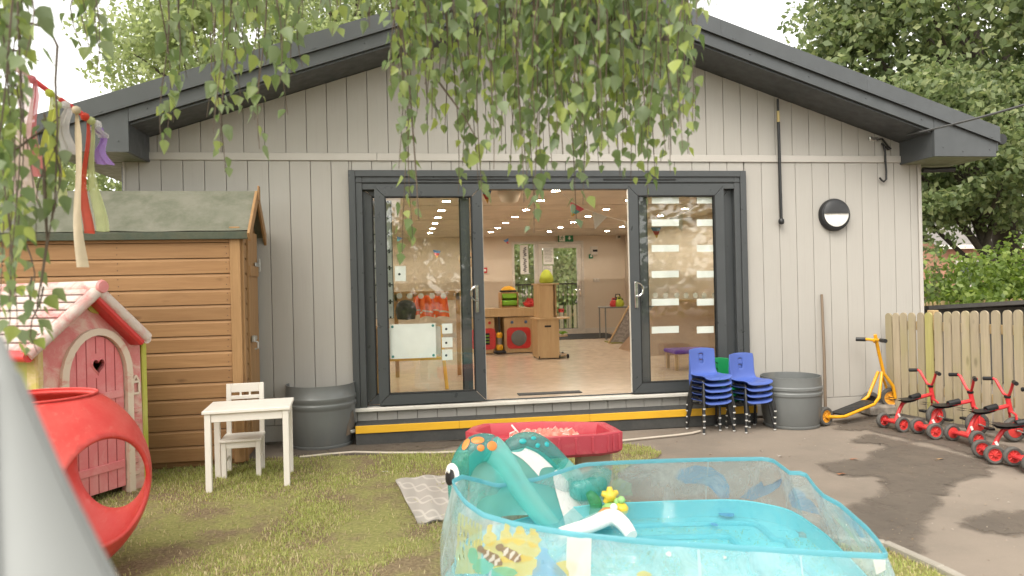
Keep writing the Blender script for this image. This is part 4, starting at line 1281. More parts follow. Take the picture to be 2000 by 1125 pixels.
# door of boards with heart hole (four boards cut by the arch, battens, knob)
def heart(n=28, sx=.045, sz=.056):
    r = []
    for i in range(n):
        a = 2*PI*i/n
        r.append((hsx+sx*(16*math.sin(a)**3)/16, hsz+sz*(13*math.cos(a)-5*math.cos(2*a)-2*math.cos(3*a)-math.cos(4*a))/16))
    return r
def door_poly():
    return [(p[0], p[2]) for p in arch(dhw-.004, dtop-.004, dsp, dbot, 24)]
import bmesh
from mathutils.geometry import tessellate_polygon
def holed(outer2, hole, y0, y1, name, mat, par):
    pts = [Vector((p[0], p[1], 0)) for p in outer2]; hp_ = [Vector((p[0], p[1], 0)) for p in hole]
    tris = tessellate_polygon([pts, hp_])
    allp = outer2+hole; n = len(allp); no = len(outer2)
    vs = [(p[0], y0, p[1]) for p in allp]+[(p[0], y1, p[1]) for p in allp]
    fs = [tuple(q) for q in tris]+[tuple(i+n for i in q[::-1]) for q in tris]
    fs += [(i, (i+1) % no, (i+1) % no+n, i+n) for i in range(no)]
    nh = len(hole)
    fs += [(no+(i+1) % nh, no+i, no+i+n, no+(i+1) % nh+n) for i in range(nh)]
    bb = MB().add(vs, fs)
    o = bb.build(name, mat, par)
    bm = bmesh.new(); bm.from_mesh(o.data); bmesh.ops.recalc_face_normals(bm, faces=bm.faces); bm.to_mesh(o.data); bm.free()
    return o
door = holed(door_poly(), heart(), .004, .03, 'door', M_pinkdoor, t)
hr = MB()
ho = heart(28, .060, .070); hi = heart(28, .045, .056)
n = 28
hr.add([(p[0], .003, p[1]) for p in ho]+[(p[0], -.006, p[1]) for p in hi]+[(p[0], .03, p[1]) for p in hi], [(i, (i+1) % n, n+(i+1) % n, n+i) for i in range(n)]+[(n+i, n+(i+1) % n, 2*n+(i+1) % n, 2*n+i) for i in range(n)])
hr.build('heart_rim', M_pinkdoor, door, smooth=60)
gv = MB()
for k in range(1, 6):
    x = dl_+(dr_-dl_)*k/6
    hz_ = dsp+(dtop-dsp)*math.sqrt(max(0, 1-((x-dcx)/dhw)**2))-.012
    if abs(x-hsx) < .05: gv.box((x, .003, (hsz-.085+dbot)/2), (.005, .003, hsz-.085-dbot)); gv.box((x, .003, (hz_+hsz+.085)/2), (.005, .003, hz_-hsz-.085))
    else: gv.box((x, .003, (hz_+dbot)/2), (.005, .003, hz_-dbot))
tag(gv.build('board_groove', plain('groove_pink', (.36, .06, .06), rough=.7), door), kind='stuff')
for py0, py1 in ((764, 783), (905, 925)):
    za = L(205, py0).z; zb2 = L(205, py1).z
    MB().box((dcx, -.002, (za+zb2)/2), (2*dhw-.03, .014, abs(za-zb2)*.8), .004).build('batten', M_pinkdoor, door)
kp = L(246, 813, -.03)
MB().lathe([(0, .055), (.022, .048), (.030, .03), (.022, .012), (.014, 0)], 14, (dr_-.02, .0, kp.z), rot=rx90).build('knob', plain('dark_knob', (.09, .07, .06), rough=.4), door, smooth=60)
# dark interior board behind heart so the inside reads dark: the house's own back wall
# green fan light under the peak
fanc = L(191, 597)
MB().prism([(fanc.x-.085, -.012, fanc.z+.035)]+[(fanc.x-.085*math.cos(PI*k/10), -.012, fanc.z+.0-.055*math.sin(PI*k/10)) for k in range(11)]+[(fanc.x+.085, -.012, fanc.z+.035), (fanc.x, -.012, fanc.z+.10)], (0, .012, 0)).build('fan_light', M_limeplas, t)
# lantern, stones and disc moulded on the wall
lp = L(263, 757)
ln_ = MB(); sw_, sh_ = .055, .085
for a, c in (((-1, -1), (1, -1)), ((1, -1), (1, 1)), ((1, 1), (-1, 1)), ((-1, 1), (-1, -1)), ((-1, 1), (0, 2.1)), ((0, 2.1), (1, 1))):
    ln_.bar((lp.x+a[0]*sw_/2, -.012, lp.z+a[1]*sh_/2), (lp.x+c[0]*sw_/2, -.012, lp.z+c[1]*sh_/2), .018, .012, .003, upv=(0, 1, 0))
ln_.build('lantern', M_palearch, t)
for k, py in enumerate((800, 826, 850, 874, 898, 922)):
    sp = L(265, py)
    MB().box((sp.x, -.003, sp.z), (.055+.012*(k % 2), .022, .046), .008).build('wall_stone', M_pinkwall, t)
dp = L(90, 772)
MB().lathe([(0, .014), (.048, .010), (.055, 0)], 18, (dp.x+.01, -.0, dp.z), rot=rx90).build('wall_disc', M_palearch, t, smooth=50)
# corner post, side walls, back
MB().box((WID+.022, .03, re_.z/2), (.044, .07, re_.z), .008).build('corner_post', M_limeplas, t)
DEP = .92
MB().box((WID+.01, DEP/2+.07, re_.z/2), (.03, DEP-.06, re_.z), .004).build('side_wall', M_limeplas, t)
MB().box((.02, DEP/2+.06, le.z/2), (.04, DEP-.02, le.z), .006).build('side_wall', M_limeplas, t)
MB().box((.0, .03, le.z/2), (.05, .10, le.z), .01).build('corner_post', faded('green_pink_post', (.50, .42, .10), (.66, .5, .32), .4, .6), t)
bw = MB(); bw.prism([(0, DEP+.03, 0), (0, DEP+.03, le.z), (pk.x, DEP+.03, pk.z), (WID, DEP+.03, re_.z), (WID, DEP+.03, 0)], (0, .04, 0)); bw.build('back_wall', M_pinkwall, t)
# roof: two slabs with ribs, front edges rounded
pn_ = Vector((dirx.y, -dirx.x, 0))*.10
def L2(px, py): p = vp(px, py, pA+pn_, pB+pn_); return Vector(((p-pA).dot(dirx), 0, p.z))
rt = L2(193, 560)
rl = L2(50, 690); rr_ = L2(292, 655)
for sgn, end in ((-1, rl), (1, rr_)):
    a = Vector((rt.x, 0, rt.z)); c = Vector((end.x, 0, end.z))
    d = (c-a).normalized(); nrm = Vector((d.z, 0, -d.x)) if sgn < 0 else Vector((-d.z, 0, d.x))
    if nrm.z < 0: nrm = -nrm
    y0, y1 = -.10, DEP+.12
    q = MB(); q.prism([a-nrm*.012, c-nrm*.012, c-nrm*.045, a-nrm*.045], (0, y1-y0, 0)); 
    q.v = [(x, y+y0, z) for x, y, z in q.v]
    q.build('roof_slab', plain('roof_valley', (.44, .27, .25), (.38, .25, .23), rough=.6) if sgn < 0 else M_redroof, t)
    Ls = (c-a).length
    for k in range(8):
        p = a+d*(Ls*(k+.6)/8.2)+nrm*.0
        rb = MB(); rb.bar((p.x, y0+.05, p.z), (p.x, y1-.03, p.z), .058, .024, .008, upv=tuple(nrm)); rb.build('roof_rib', M_paleroof, t)
    MB().tube([Vector((a.x, y0+.01, a.z))-nrm*.02, Vector((c.x, y0+.01, c.z))-nrm*.02], .040, 10).build('roof_edge', M_paleroof, t, smooth=50)
    if sgn > 0: MB().bar(Vector((a.x, y0+.06, a.z))-nrm*.062, Vector((c.x, y0+.06, c.z))-nrm*.075, .14, .05, .015, upv=tuple(nrm)).build('red_soffit', M_redroof, t)
    MB().tube([Vector((c.x, y0, c.z))-nrm*.03, Vector((c.x, y1, c.z))-nrm*.03], .036, 10).build('eave_roll', M_redroof if sgn < 0 else M_paleroof, t, smooth=50)
MB().tube([(rt.x, y0-.02, rt.z), (rt.x, y1, rt.z)], .042, 10).build('ridge_roll', M_paleroof, t, smooth=50)
MB().lathe([(.0, .02), (.04, .018), (.048, 0)], 12, (rt.x+.006, y0-.02, rt.z), rot=rx90).build('ridge_cap', M_pinkdoor, t, smooth=50)

# ---- red moulded play ball
RB = .51
bc = gp(120, 1105)
bc = Vector((ap(71, 940, 3.54).x, ap(71, 940, 3.54).y, RB*.965))
toC = Vector((CAM.x-bc.x, CAM.y-bc.y, 0)).normalized(); rtv = Vector((-toC.y, toC.x, 0))
def hd(deg): a = R(deg); return (toC*math.cos(a)+rtv*math.sin(a))
holes = [(hd(38), R(30)), (hd(128), R(30)), (hd(218), R(30)), (hd(308), R(30)), (Vector((0, 0, 1)), R(31.5)), (Vector((0, 0, -1)), R(22))]
t = thing('red_play_ball', 'hollow red moulded plastic play ball with round openings on the lawn', 'play ball', (bc.x, bc.y, 0))
bm = bmesh.new()
bmesh.ops.create_icosphere(bm, subdivisions=6, radius=1.0)
kill = [v for v in bm.verts if any(v.co.normalized().dot(h) > math.cos(a) for h, a in holes)]
bmesh.ops.delete(bm, geom=kill, context='VERTS')
bmesh.ops.delete(bm, geom=[v for v in bm.verts if not v.link_faces], context='VERTS')
for v in bm.verts:
    if v.is_boundary:
        d = v.co.normalized()
        h, a = max(holes, key=lambda q: d.dot(q[0])-math.cos(q[1]))
        side = (d-h*d.dot(h)).normalized()
        v.co = h*math.cos(a)+side*math.sin(a)
for v in bm.verts:
    d = v.co.normalized()
    z = max(-.955, min(.965, d.z))
    lip = 0
    for h, a in holes[:4]:
        c = math.acos(max(-1, min(1, d.dot(h))))-a
        if c < .09: lip = max(lip, (1-c/.09))
    v.co = Vector((d.x*RB, d.y*RB, z*RB+RB*.955))*1.0+Vector((d.x, d.y, 0))*.010*lip
for f in bm.faces: f.smooth = True
me = bpy.data.meshes.new('shell'); bm.to_mesh(me); bm.free()
def ballmat():
    m, n, l, b = newmat('worn_red_plastic')
    v = coords(n, l, rand=False)
    f = noise(n, l, v, 3.2, 8, .65)
    gq = noise(n, l, v, 28, 6, .7)
    col = ramp(n, l, f, [(.35, (.58, .034, .030)), (.65, (.62, .085, .070))])
    col = mixc(n, l, maprange(n, l, gq, .56, .74, 0, .5), col, (.64, .20, .16))
    l.new(col, b.inputs['Base Color']); l.new(maprange(n, l, gq, .3, .7, .35, .6), b.inputs['Roughness'])
    bump(n, l, b, gq, .06, .004)
    return m
M_ball = ballmat()
me.materials.append(M_ball)
sh = link('shell', me, t)
md = sh.modifiers.new('thickness', 'SOLIDIFY'); md.thickness = .020; md.offset = -1
ztop = RB*.955+RB*math.cos(R(31.5))
rp = [(RB*math.sin(R(31.5))*1.02*math.cos(2*PI*k/40), RB*math.sin(R(31.5))*1.02*math.sin(2*PI*k/40), min(ztop, RB*(.955+.965))+.004) for k in range(40)]
MB().tube(rp, .0055, 8, closed=True).build('top_rim', M_ball, t, smooth=60)

# ---- white children's table and chair
M_wp = plain('white_lacquer', (.76, .71, .65), (.74, .69, .63), rough=.55, spec=.25)
c4 = [gp(403, 790, .575), gp(427, 809, .575), gp(581, 798, .575), gp(547, 783, .575)]
ctr = (gp(412, 935)+gp(435, 960)+gp(577, 948)+gp(544, 922))/4
fx = (gp(577, 948)-gp(435, 960)); rz = math.atan2(fx.y, fx.x)
TW, TD, TH = .60, .47, .58
t = thing('white_table', 'small white wooden children table on the lawn by the shed', 'table', (ctr.x, ctr.y, 0), rz)
MB().box((0, 0, TH-.012), (TW, TD, .024), .004).build('tabletop', M_wp, t)
for x in (-1, 1):
    for y in (-1, 1): MB().box((x*(TW/2-.035), y*(TD/2-.035), (TH-.024)/2), (.042, .042, TH-.024), .003).build('leg', M_wp, t)
for y in (-1, 1): MB().box((0, y*(TD/2-.030), TH-.055), (TW-.115, .018, .060), .002).build('apron', M_wp, t)
for x in (-1, 1): MB().box((x*(TW/2-.030), 0, TH-.055), (.018, TD-.115, .060), .002).build('apron', M_wp, t)
cc = (gp(452, 933)+gp(520, 930)+gp(506, 917)+gp(442, 925))/4
t = thing('white_chair', 'small white wooden chair tucked under the white table', 'chair', (cc.x-.02, cc.y+.03, 0), rz-R(1))
CW, CDp, CH = .29, .27, .295
MB().box((0, -.005, CH-.010), (CW+.012, CDp+.02, .020), .004).build('seat', M_wp, t)
for x in (-1, 1):
    MB().box((x*(CW/2-.02), -(CDp/2-.02), (CH-.02)/2), (.036, .036, CH-.02), .003).build('leg', M_wp, t)
    MB().bar((x*(CW/2-.02), CDp/2-.02, 0), (x*(CW/2-.02), CDp/2+.005, CH), .036, .034, .003, upv=(0, 1, 0)).build('leg', M_wp, t)
    MB().bar((x*(CW/2-.02), CDp/2+.014, CH-.01), (x*(CW/2-.02), CDp/2+.045, .685), .036, .030, .003, upv=(0, 1, 0)).build('back_post', M_wp, t)
    MB().box((x*(CW/2-.02), 0, .12), (.016, CDp-.07, .022), .002).build('stretcher', M_wp, t)
MB().box((0, -(CDp/2-.018), CH-.045), (CW-.075, .018, .05), .002).build('apron', M_wp, t)
MB().box((0, CDp/2+.041, .650), (CW-.075, .022, .070), .003).build('top_rail', M_wp, t)
MB().box((0, CDp/2+.032, .575), (CW-.075, .020, .030), .003).build('lower_rail', M_wp, t)
for x in (-.035, .035): MB().box((x, CDp/2+.036, .603), (.014, .014, .028)).build('spindle', M_wp, t)

# ---- half barrel planters
M_barrel = plain('grey_barrel', (.150, .155, .152), (.125, .13, .128), scale=3, rough=.42, rvar=.1, bmp=.05, dirt=(.20, .185, .16), dirtscale=4, dirtlo=.58, dirthi=.8, stretch=(1, 1, .4))
def barrel(px, pybase, pxl, pxr, rimpy, label, hole):
    cb = gp(px, pybase)
    dd = (cb-CAM).dot(FW)
    r = (pxr-pxl)/2/FPX*dd*1.03
    away = Vector((cb.x-CAM.x, cb.y-CAM.y, 0)).normalized()
    cb = cb+away*r*.86
    d2 = (cb-CAM).dot(FW)
    h = (pybase-rimpy)/FPX*d2*.96
    t = thing('barrel_planter', label, 'barrel', (cb.x, cb.y, 0), 0, 'grey half barrels by the doors')
    pr = [(0, .0), (r*.86, .0), (r*.88, .03*h), (r*.91, .10*h), (r*.955, .25*h), (r*.99, .45*h), (r*1.0, .60*h), (r*1.005, .625*h), (r*1.03, .645*h), (r*1.03, .69*h), (r*1.004, .71*h), (r*1.004, .735*h), (r*1.028, .755*h), (r*1.028, .80*h), (r*1.0, .82*h), (r*.985, .97*h), (r*.99, 1.0*h), (r*.965, 1.0*h), (r*.955, .95*h), (r*.93, .5*h), (r*.86, .3*h), (0, .3*h)]
    MB().lathe(pr, 48).build('barrel', M_barrel, t, smooth=35)
    if hole:
        a = math.atan2(CAM.y-cb.y, CAM.x-cb.x)+R(62)
        q = MB()
        def f(u, v):
            an = a+(u-.5)*.62*(1-.55*v); rr2 = r*(.972+.042*math.sin(PI*u))
            return (rr2*math.cos(an), rr2*math.sin(an), h*(.20+.36*v+.05*(u-.5)))
        q.grid(f, 8, 8); q.build('dent', plain('rusty_dent', (.16, .11, .07), (.10, .09, .08), scale=14, rough=.8, bmp=.4), t, smooth=60)
        p = Vector(f(.4, .08)); q = MB(); q.box(p*1.02+Vector((0, 0, 0)), (.06, .05, .03), .008, Matrix.Rotation(.5, 3, 'Z')); q.build('torn_flap', M_galv, t)
    MB().lathe([(r*.90, -.0), (r*.915, .012), (r*.915, .045*h), (r*.89, .05*h)], 40).build('base_ring', M_barrel, t, smooth=40)
barrel(629, 879, 562, 695, 755, 'grey half barrel planter with a rusty dent left of the doors', True)
barrel(1546, 839, 1489, 1603, 738, 'grey half barrel planter standing right of the blue chairs', False)

# ---- stacked school chairs
M_blue = plain('blue_plastic', (.075, .125, .40), (.068, .115, .375), scale=2, rough=.38, bmp=.03)
M_greenc = plain('green_chair_plastic', (.01, .22, .07), (.01, .19, .06), scale=2, rough=.38)
M_leg = plain('black_steel', (.016, .016, .017), rough=.35)
M_foot = plain('white_foot_cap', (.62, .60, .57), rough=.4)
def chair_shell():
    q = MB()
    def prof(v):                       # v 0 front lip -> 1 back top, (y, z, halfwidth)
        pts = [(-.155, .262, .140), (-.148, .280, .150), (-.10, .288, .155), (0, .280, .158), (.07, .283, .155), (.108, .305, .148), (.122, .345, .140), (.132, .42, .143), (.140, .50, .146), (.143, .53, .142), (.146, .545, .128)]
        x = v*(len(pts)-1); i = min(int(x), len(pts)-2); f = x-i
        return [pts[i][k]+(pts[i+1][k]-pts[i][k])*f for k in range(3)]
    NU, NV = 12, 24
    front = lambda u, v: (lambda p: ((2*u-1)*p[2], p[0]-.0-(.022*(2*u-1)**2 if v > .45 else 0), p[1]+(.020*(2*u-1)**4 if v < .45 else 0)-(.03*abs(2*u-1)**6 if v > .97 else 0)))(prof(v))
    vs = []; fs = []
    for i in range(NU+1):
        for j in range(NV+1): vs.append(Vector(front(i/NU, j/NV)))
    hole = {(i, j) for i in (5, 6) for j in (16, 17, 18)}
    for i in range(NU):
        for j in range(NV):
            if (i, j) in hole: continue
            fs.append((i*(NV+1)+j, (i+1)*(NV+1)+j, (i+1)*(NV+1)+j+1, i*(NV+1)+j+1))
    q.add(vs, fs)
    return q
def make_chair(label, shellmat, group):
    t = thing('school_chair', label, 'chair', (0, 0, 0), 0, group)
    s = chair_shell().build('seat_shell', shellmat, t, smooth=60)
    md = s.modifiers.new('thickness', 'SOLIDIFY'); md.thickness = .007; md.offset = 0
    md = s.modifiers.new('round', 'SUBSURF'); md.levels = 1; md.render_levels = 1
    for x in (-1, 1):
        for (y0, y1) in ((-.10, -.150), (.075, .135)):
            f = MB().tube([(x*.10, y0*.3, .262), (x*.128, y0, .258), (x*.140, y0+(y1-y0)*.2, .235), (x*.165, y1, .012)], .0125, 8)
            lg = f.build('leg', M_leg, t, smooth=50)
            MB().lathe([(.011, 0), (.0135, .003), (.0135, .011), (.0125, .013)], 10, (x*.165, y1, .0)).build('foot_cap', M_foot, lg, smooth=40)
    bx = MB()
    for x in (-1, 1): bx.tube([(x*.128, -.10, .258), (x*.128, .075, .258)], .009, 8)
    bx.build('seat_rail', M_leg, t, smooth=40)
    return t
GC = 'blue school chairs stacked beside the doors'
proto = make_chair('blue', M_blue, GC)
for o in proto.children:
    if o.name.startswith('seat_shell'): o.data.update()
stepv = .058
ordinal = ['bottom', 'second from bottom', 'middle', 'second from top', 'top']
ord4 = ['bottom', 'second from bottom', 'second from top', 'top']
def stack(base, rz, n, label, first=None, scale=1.0):
    for k in range(n):
        off = Vector((math.sin(rz), -math.cos(rz), 0))*(.004*k)
        loc = base+off+Vector((random.uniform(-.002, .002), random.uniform(-.002, .002), stepv*k))
        nm = (ordinal if n == 5 else ord4)[k]
        lb = label % nm
        if first is not None and k == 0: first.location = loc; first.rotation_euler = (0, 0, rz); first['label'] = lb
        else: copy_thing(proto_use, loc, rz, lb)
f1 = (gp(1367, 845)+gp(1435, 843)+gp(1340, 836)+gp(1405, 836))/4
f2 = (gp(1443, 843)+gp(1512, 841)+gp(1428, 834)+gp(1478, 833))/4
proto_use = proto
rzc = R(10)
stack(Vector((f1.x, f1.y, 0)), rzc, 5, '%s blue plastic school chair of the taller left stack', proto)
stack(Vector((f2.x+.0, f2.y, 0)), rzc+R(2), 4, '%s blue plastic school chair of the right stack by the barrel')
pg_ = make_chair('green', M_greenc, 'green school chairs behind the blue stacks')
proto_use = pg_
gb_ = (f1+f2)/2+Vector((.02, .14, 0))
for k in range(3):
    lb = ['bottom', 'middle', 'top'][k]+' green plastic school chair half hidden behind the blue stacks'
    if k == 0: pg_.location = (gb_.x, gb_.y, 0); pg_.rotation_euler = (0, 0, rzc); pg_['label'] = lb
    else: copy_thing(pg_, (gb_.x, gb_.y, stepv*k), rzc, lb)

# ---- broom handle leaning on the wall
b0 = gp(1613, 800); b0 = Vector((yp(1612, 792, -.16).x, -.16, .0)); b1 = yp(1605, 575, -.02)
t = thing('leaning_pole', 'weathered brown wooden pole leaning on the wall beside the barrel', 'pole', b0)
MB(b0).tube([b0, b0.lerp(b1, .5)+Vector((.006, 0, 0)), b1], [.016, .015, .013], 8).build('pole', wood('weathered_pole', (.24, .18, .13), (.18, .13, .09), (.10, .07, .05), axis=2, knots=False), t, smooth=50)
MB(b0).box(b0+Vector((0, .0, .02)), (.05, .09, .06), .01).build('ferrule', M_leg, t)

# ---- wheels
M_tyre = plain('tyre_rubber', (.080, .074, .067), (.10, .093, .085), scale=9, rough=.85, bmp=.2)
M_trike = plain('red_paint', (.62, .040, .045), (.58, .036, .040), scale=3, rough=.35, dirt=(.40, .07, .06), dirtscale=8)
M_hub = plain('red_hub', (.60, .045, .04), rough=.5)
M_scoot = plain('yellow_paint', (.72, .34, .012), (.68, .31, .012), scale=3, rough=.38, dirt=(.45, .25, .06), dirtscale=9, dirtlo=.6, dirthi=.8)
M_hubY = plain('yellow_hub', (.70, .32, .03), rough=.5)
RY90 = Matrix.Rotation(PI/2, 3, 'X')
def wheel(par, c, r, w_, hubmat, spokes=True, name='wheel', rot=None):
    rot = rot if rot is not None else RY90          # axle along local Y
    ri = r*.66
    ty = MB().lathe([(ri, -w_*.42), (r*.86, -w_*.5), (r*.96, -w_*.36), (r, -w_*.12), (r, w_*.12), (r*.96, w_*.36), (r*.86, w_*.5), (ri, w_*.42), (ri, -w_*.42)], 32, c, rot=rot)
    tyo = ty.build(name, M_tyre, par, smooth=40)
    hb = MB()
    if spokes:
        hb.lathe([(ri+.002, -w_*.34), (ri+.002, w_*.34), (ri*.88, w_*.30), (ri*.86, w_*.10), (ri*.86, -w_*.10), (ri*.88, -w_*.30), (ri+.002, -w_*.34)], 28, c, rot=rot)
        hb.lathe([(0, w_*.52), (ri*.26, w_*.50), (ri*.30, 0), (ri*.26, -w_*.50), (0, -w_*.52)], 16, c, rot=rot)
        for k in range(8):
            a = 2*PI*k/8
            A = Vector(c)+rot @ Vector((ri*.24*math.cos(a), ri*.24*math.sin(a), 0)); B_ = Vector(c)+rot @ Vector((ri*.9*math.cos(a), ri*.9*math.sin(a), 0))
            hb.bar(A, B_, w_*.42, ri*.16, .002, upv=tuple(rot @ Vector((-math.sin(a), math.cos(a), 0))))
        hb.lathe([(ri*.88, -w_*.05), (ri*.88, w_*.05), (0, w_*.08), (0, -w_*.08)], 28, c, rot=rot)
    else:
        hb.lathe([(0, w_*.50), (ri*.5, w_*.47), (ri*.98, w_*.36), (ri*.98, -w_*.36), (ri*.5, -w_*.47), (0, -w_*.5)], 28, c, rot=rot)
    hb.build('rim', hubmat, tyo, smooth=35)
    return tyo
# ---- tricycles: +X is forward, axles along Y, origin on the ground under the rear axle
def make_trike(label, track=.26, wb=.46, disc=(False, False), fr_spoke=True):
    t = thing('tricycle', label, 'tricycle', (0, 0, 0), 0, 'red tricycles parked along the fence')
    rw_, fwr = .072, .105
    wheel(t, (0, track/2, rw_), rw_, .042, M_hub, not disc[0]); wheel(t, (0, -track/2, rw_), rw_, .042, M_hub, not disc[1])
    MB().tube([(0, -track/2+.02, rw_), (0, track/2-.02, rw_)], .012, 8).build('rear_axle', M_trike, t, smooth=40)
    MB().prism([(-.045, -track/2+.045, rw_+.01), (.055, -track/2+.055, rw_+.01), (.055, track/2-.055, rw_+.01), (-.045, track/2-.045, rw_+.01)], (0, 0, .012)).build('step_plate', M_trike, t)
    MB().tube([(.03, 0, rw_+.012), (.075, 0, rw_+.11), (.11, 0, rw_+.165), (.16, 0, rw_+.19), (wb-.09, 0, .300), (wb-.04, 0, .310)], .017, 10).build('frame_tube', M_trike, t, smooth=50)
    MB().box((.055, -.0178, rw_+.065), (.02, .002, .035), 0, Matrix.Rotation(-.45, 3, 'Y')).build('frame_label', M_paper, t)
    se = MB()
    def seat(u, v):
        x = .015+.26*u; hw = .085*(1-u)**.8*(1-.0*u)+.026
        y = (2*v-1)*hw
        return (x, y, .272+.030*(1-u)**3+.018*u-.012*(2*v-1)**2*(1-u)+.0)
    se.grid(seat, 14, 8); se.grid(lambda u, v: (lambda p: (p[0], p[1], p[2]-.018))(seat(u, 1-v)), 14, 8)
    se.build('seat', M_black, t, smooth=60)
    MB().tube([(.20, 0, .286), (.30, 0, .306)], .026, 10).build('seat_nose', M_black, t, smooth=50)
    xs = wb-.04
    MB().tube([(xs+.012, 0, .255), (xs-.012, 0, .375)], .020, 10).build('head_tube', M_trike, t, smooth=50)
    for s_ in (-1, 1):
        MB().tube([(xs+.005, s_*.012, .262), (xs+.03, s_*.034, .235), (wb-.0, s_*.036, .16), (wb, s_*.036, fwr)], .010, 8).build('fork_blade', M_trike, t, smooth=50)
    fo = wheel(t, (wb, 0, fwr), fwr, .044, M_hub, fr_spoke)
    ck = MB()
    ck.tube([(wb, -.045, fwr), (wb, .045, fwr)], .009, 8)
    ck.tube([(wb, -.045, fwr), (wb+.05, -.050, fwr-.03)], .007, 6); ck.tube([(wb, .045, fwr), (wb-.05, .050, fwr+.03)], .007, 6)
    ck.build('crank', M_galv, t, smooth=40)
    for s_, dx, dz in ((-1, .05, -.03), (1, -.05, .03)):
        MB().box((wb+dx, s_*.090, fwr+dz), (.055, .075, .022), .005).build('pedal', M_black, t)
    MB().lathe([(.022, 0), (.026, .006), (.026, .020), (.02, .026)], 12, (xs-.014, 0, .372)).build('clamp', M_black, t, smooth=40)
    hb = [(xs-.055, -.15, .520), (xs-.048, -.118, .527), (xs-.040, -.095, .518), (xs-.030, -.062, .458), (xs-.022, -.03, .405), (xs-.018, 0, .392)]
    hb = hb+[(x, -y, z) for x, y, z in hb[-2::-1]]
    MB().tube(hb, .0115, 10).build('handlebar', M_trike, t, smooth=50)
    for s_ in (-1, 1):
        MB().tube([(xs-.050, s_*.112, .526), (xs-.085, s_*.178, .520)], [.0165, .0175], 10).build('grip', M_black, t, smooth=50)
    return t
def place_trike(t, far, near, front, wb):
    mid = (far+near)/2
    d = front-mid
    rz = math.atan2(d.y, d.x)
    t.location = (mid.x, mid.y, 0); t.rotation_euler = (0, 0, rz+random.uniform(-.05, .05))
T1 = (gp(1721, 836), gp(1768, 844), gp(1829, 833))
T2 = (gp(1784, 848), gp(1836, 858), gp(1908, 850))
T3 = (gp(1850, 862), gp(1919, 874), gp(1985, 864))
specs = [(T1, (False, False), True, 'red tricycle at the far end of the row beside the yellow scooter'), (T2, (True, False), False, 'middle red tricycle of the row with flat far rear wheel cap'), (T3, (True, False), False, 'nearest whole red tricycle with flat red front wheel disc')]
for (f, n_, fr_), disc, sp_, lb in specs:
    wb_ = (fr_-(f+n_)/2).length
    tt = make_trike(lb, track=(f-n_).length, wb=max(.42, min(.52, wb_)), disc=disc, fr_spoke=sp_)
    place_trike(tt, f, n_, fr_, wb_)
for (fa, nb_, lb) in ((gp(1913, 896), gp(1947, 905), 'red tricycle cut by the picture edge, seen by its two rear wheels'), (gp(1976, 912), gp(2020, 924), 'red tricycle nearest the camera at the picture edge, far rear wheel in view')):
    tt = make_trike(lb, track=(fa-nb_).length+.04, wb=.46)
    mid = (fa+nb_)/2
    place_trike(tt, fa, nb_, mid+Vector((.44, -.12, 0)), .46)

# ---- yellow scooter
sr = Vector((yp(1612, 812, -.52).x, -.52, 0)); sf = Vector((yp(1741, 777, -.20).x, -.20, 0))
dv = sf-sr; WBs = dv.length; rzs = math.atan2(dv.y, dv.x)
frz = yp(1741, 777, -.20).z
t = thing('yellow_scooter', 'yellow scooter with black deck propped on a stone against the wall', 'scooter', (sr.x, sr.y, 0), rzs)
r1, r2 = .092, .106
wheel(t, (0, 0, r1), r1, .045, M_hubY); wheel(t, (WBs, 0, frz), r2, .048, M_hubY, rot=Matrix.Rotation(R(-42), 3, 'Z') @ RY90)
for s_ in (-1, 1):
    MB().tube([(0, s_*.035, r1), (.10, s_*.045, r1-.012), (.18, s_*.075, r1-.01), (WBs*.62, s_*.075, r1+.065), (WBs*.72, s_*.06, r1+.12), (WBs*.83, s_*.02, .46)], .016, 8).build('frame_tube', M_scoot, t, smooth=50)
dkp = MB(); dkp.bar((.16, 0, r1+.006), (WBs*.66, 0, r1+.085), .15, .016, .004); dkp.build('deck', M_black, t)
hx0 = WBs*.86
MB().tube([(WBs+.005, -.04, frz), (WBs-.03, -.04, frz+.13), (WBs*.87, -.012, .44), (WBs*.815, 0, .66), (WBs*.765, 0, .84)], .017, 10).build('stem', M_scoot, t, smooth=50)
MB().tube([(WBs+.005, .04, frz), (WBs-.03, .04, frz+.13), (WBs*.88, .012, .40)], .013, 8).build('fork_blade', M_scoot, t, smooth=50)
hz2 = yp(1706, 664, -.3).z
MB().tube([(WBs*.765, 0, .80), (WBs*.752, 0, hz2-.02), (WBs*.745, -.03, hz2), (WBs*.73, -.10, hz2+.0), (WBs*.72, -.12, hz2)], .015, 8).tube([(WBs*.745, 0, hz2-.005), (WBs*.745, .05, hz2), (WBs*.73, .11, hz2)], .015, 8).build('handlebar', M_scoot, t, smooth=50)
for s_ in (-1, 1): MB().tube([(WBs*.735, s_*.085, hz2), (WBs*.69, s_*.165, hz2)], .021, 10).build('grip', M_black, t, smooth=50)
# stones under it
p = yp(1722, 808, -.20)
t = thing('stone_block', 'rough grey stone block under the scooter front wheel', 'stone', (p.x, p.y+.06, 0))
MB().box((0, 0, .055), (.30, .22, .115), .025).build('block', M_brickwork, t)
t = thing('spare_tyre', 'small black tyre leaning on the wall behind the scooter', 'tyre', (yp(1700, 795, -.05).x, -.06, 0))
MB().lathe([(.07, -.02), (.10, -.024), (.115, 0), (.10, .024), (.07, .02), (.07, -.02)], 24, (0, 0, .115), rot=Matrix.Rotation(R(80), 3, 'X')).build('tyre', M_tyre, t, smooth=45)

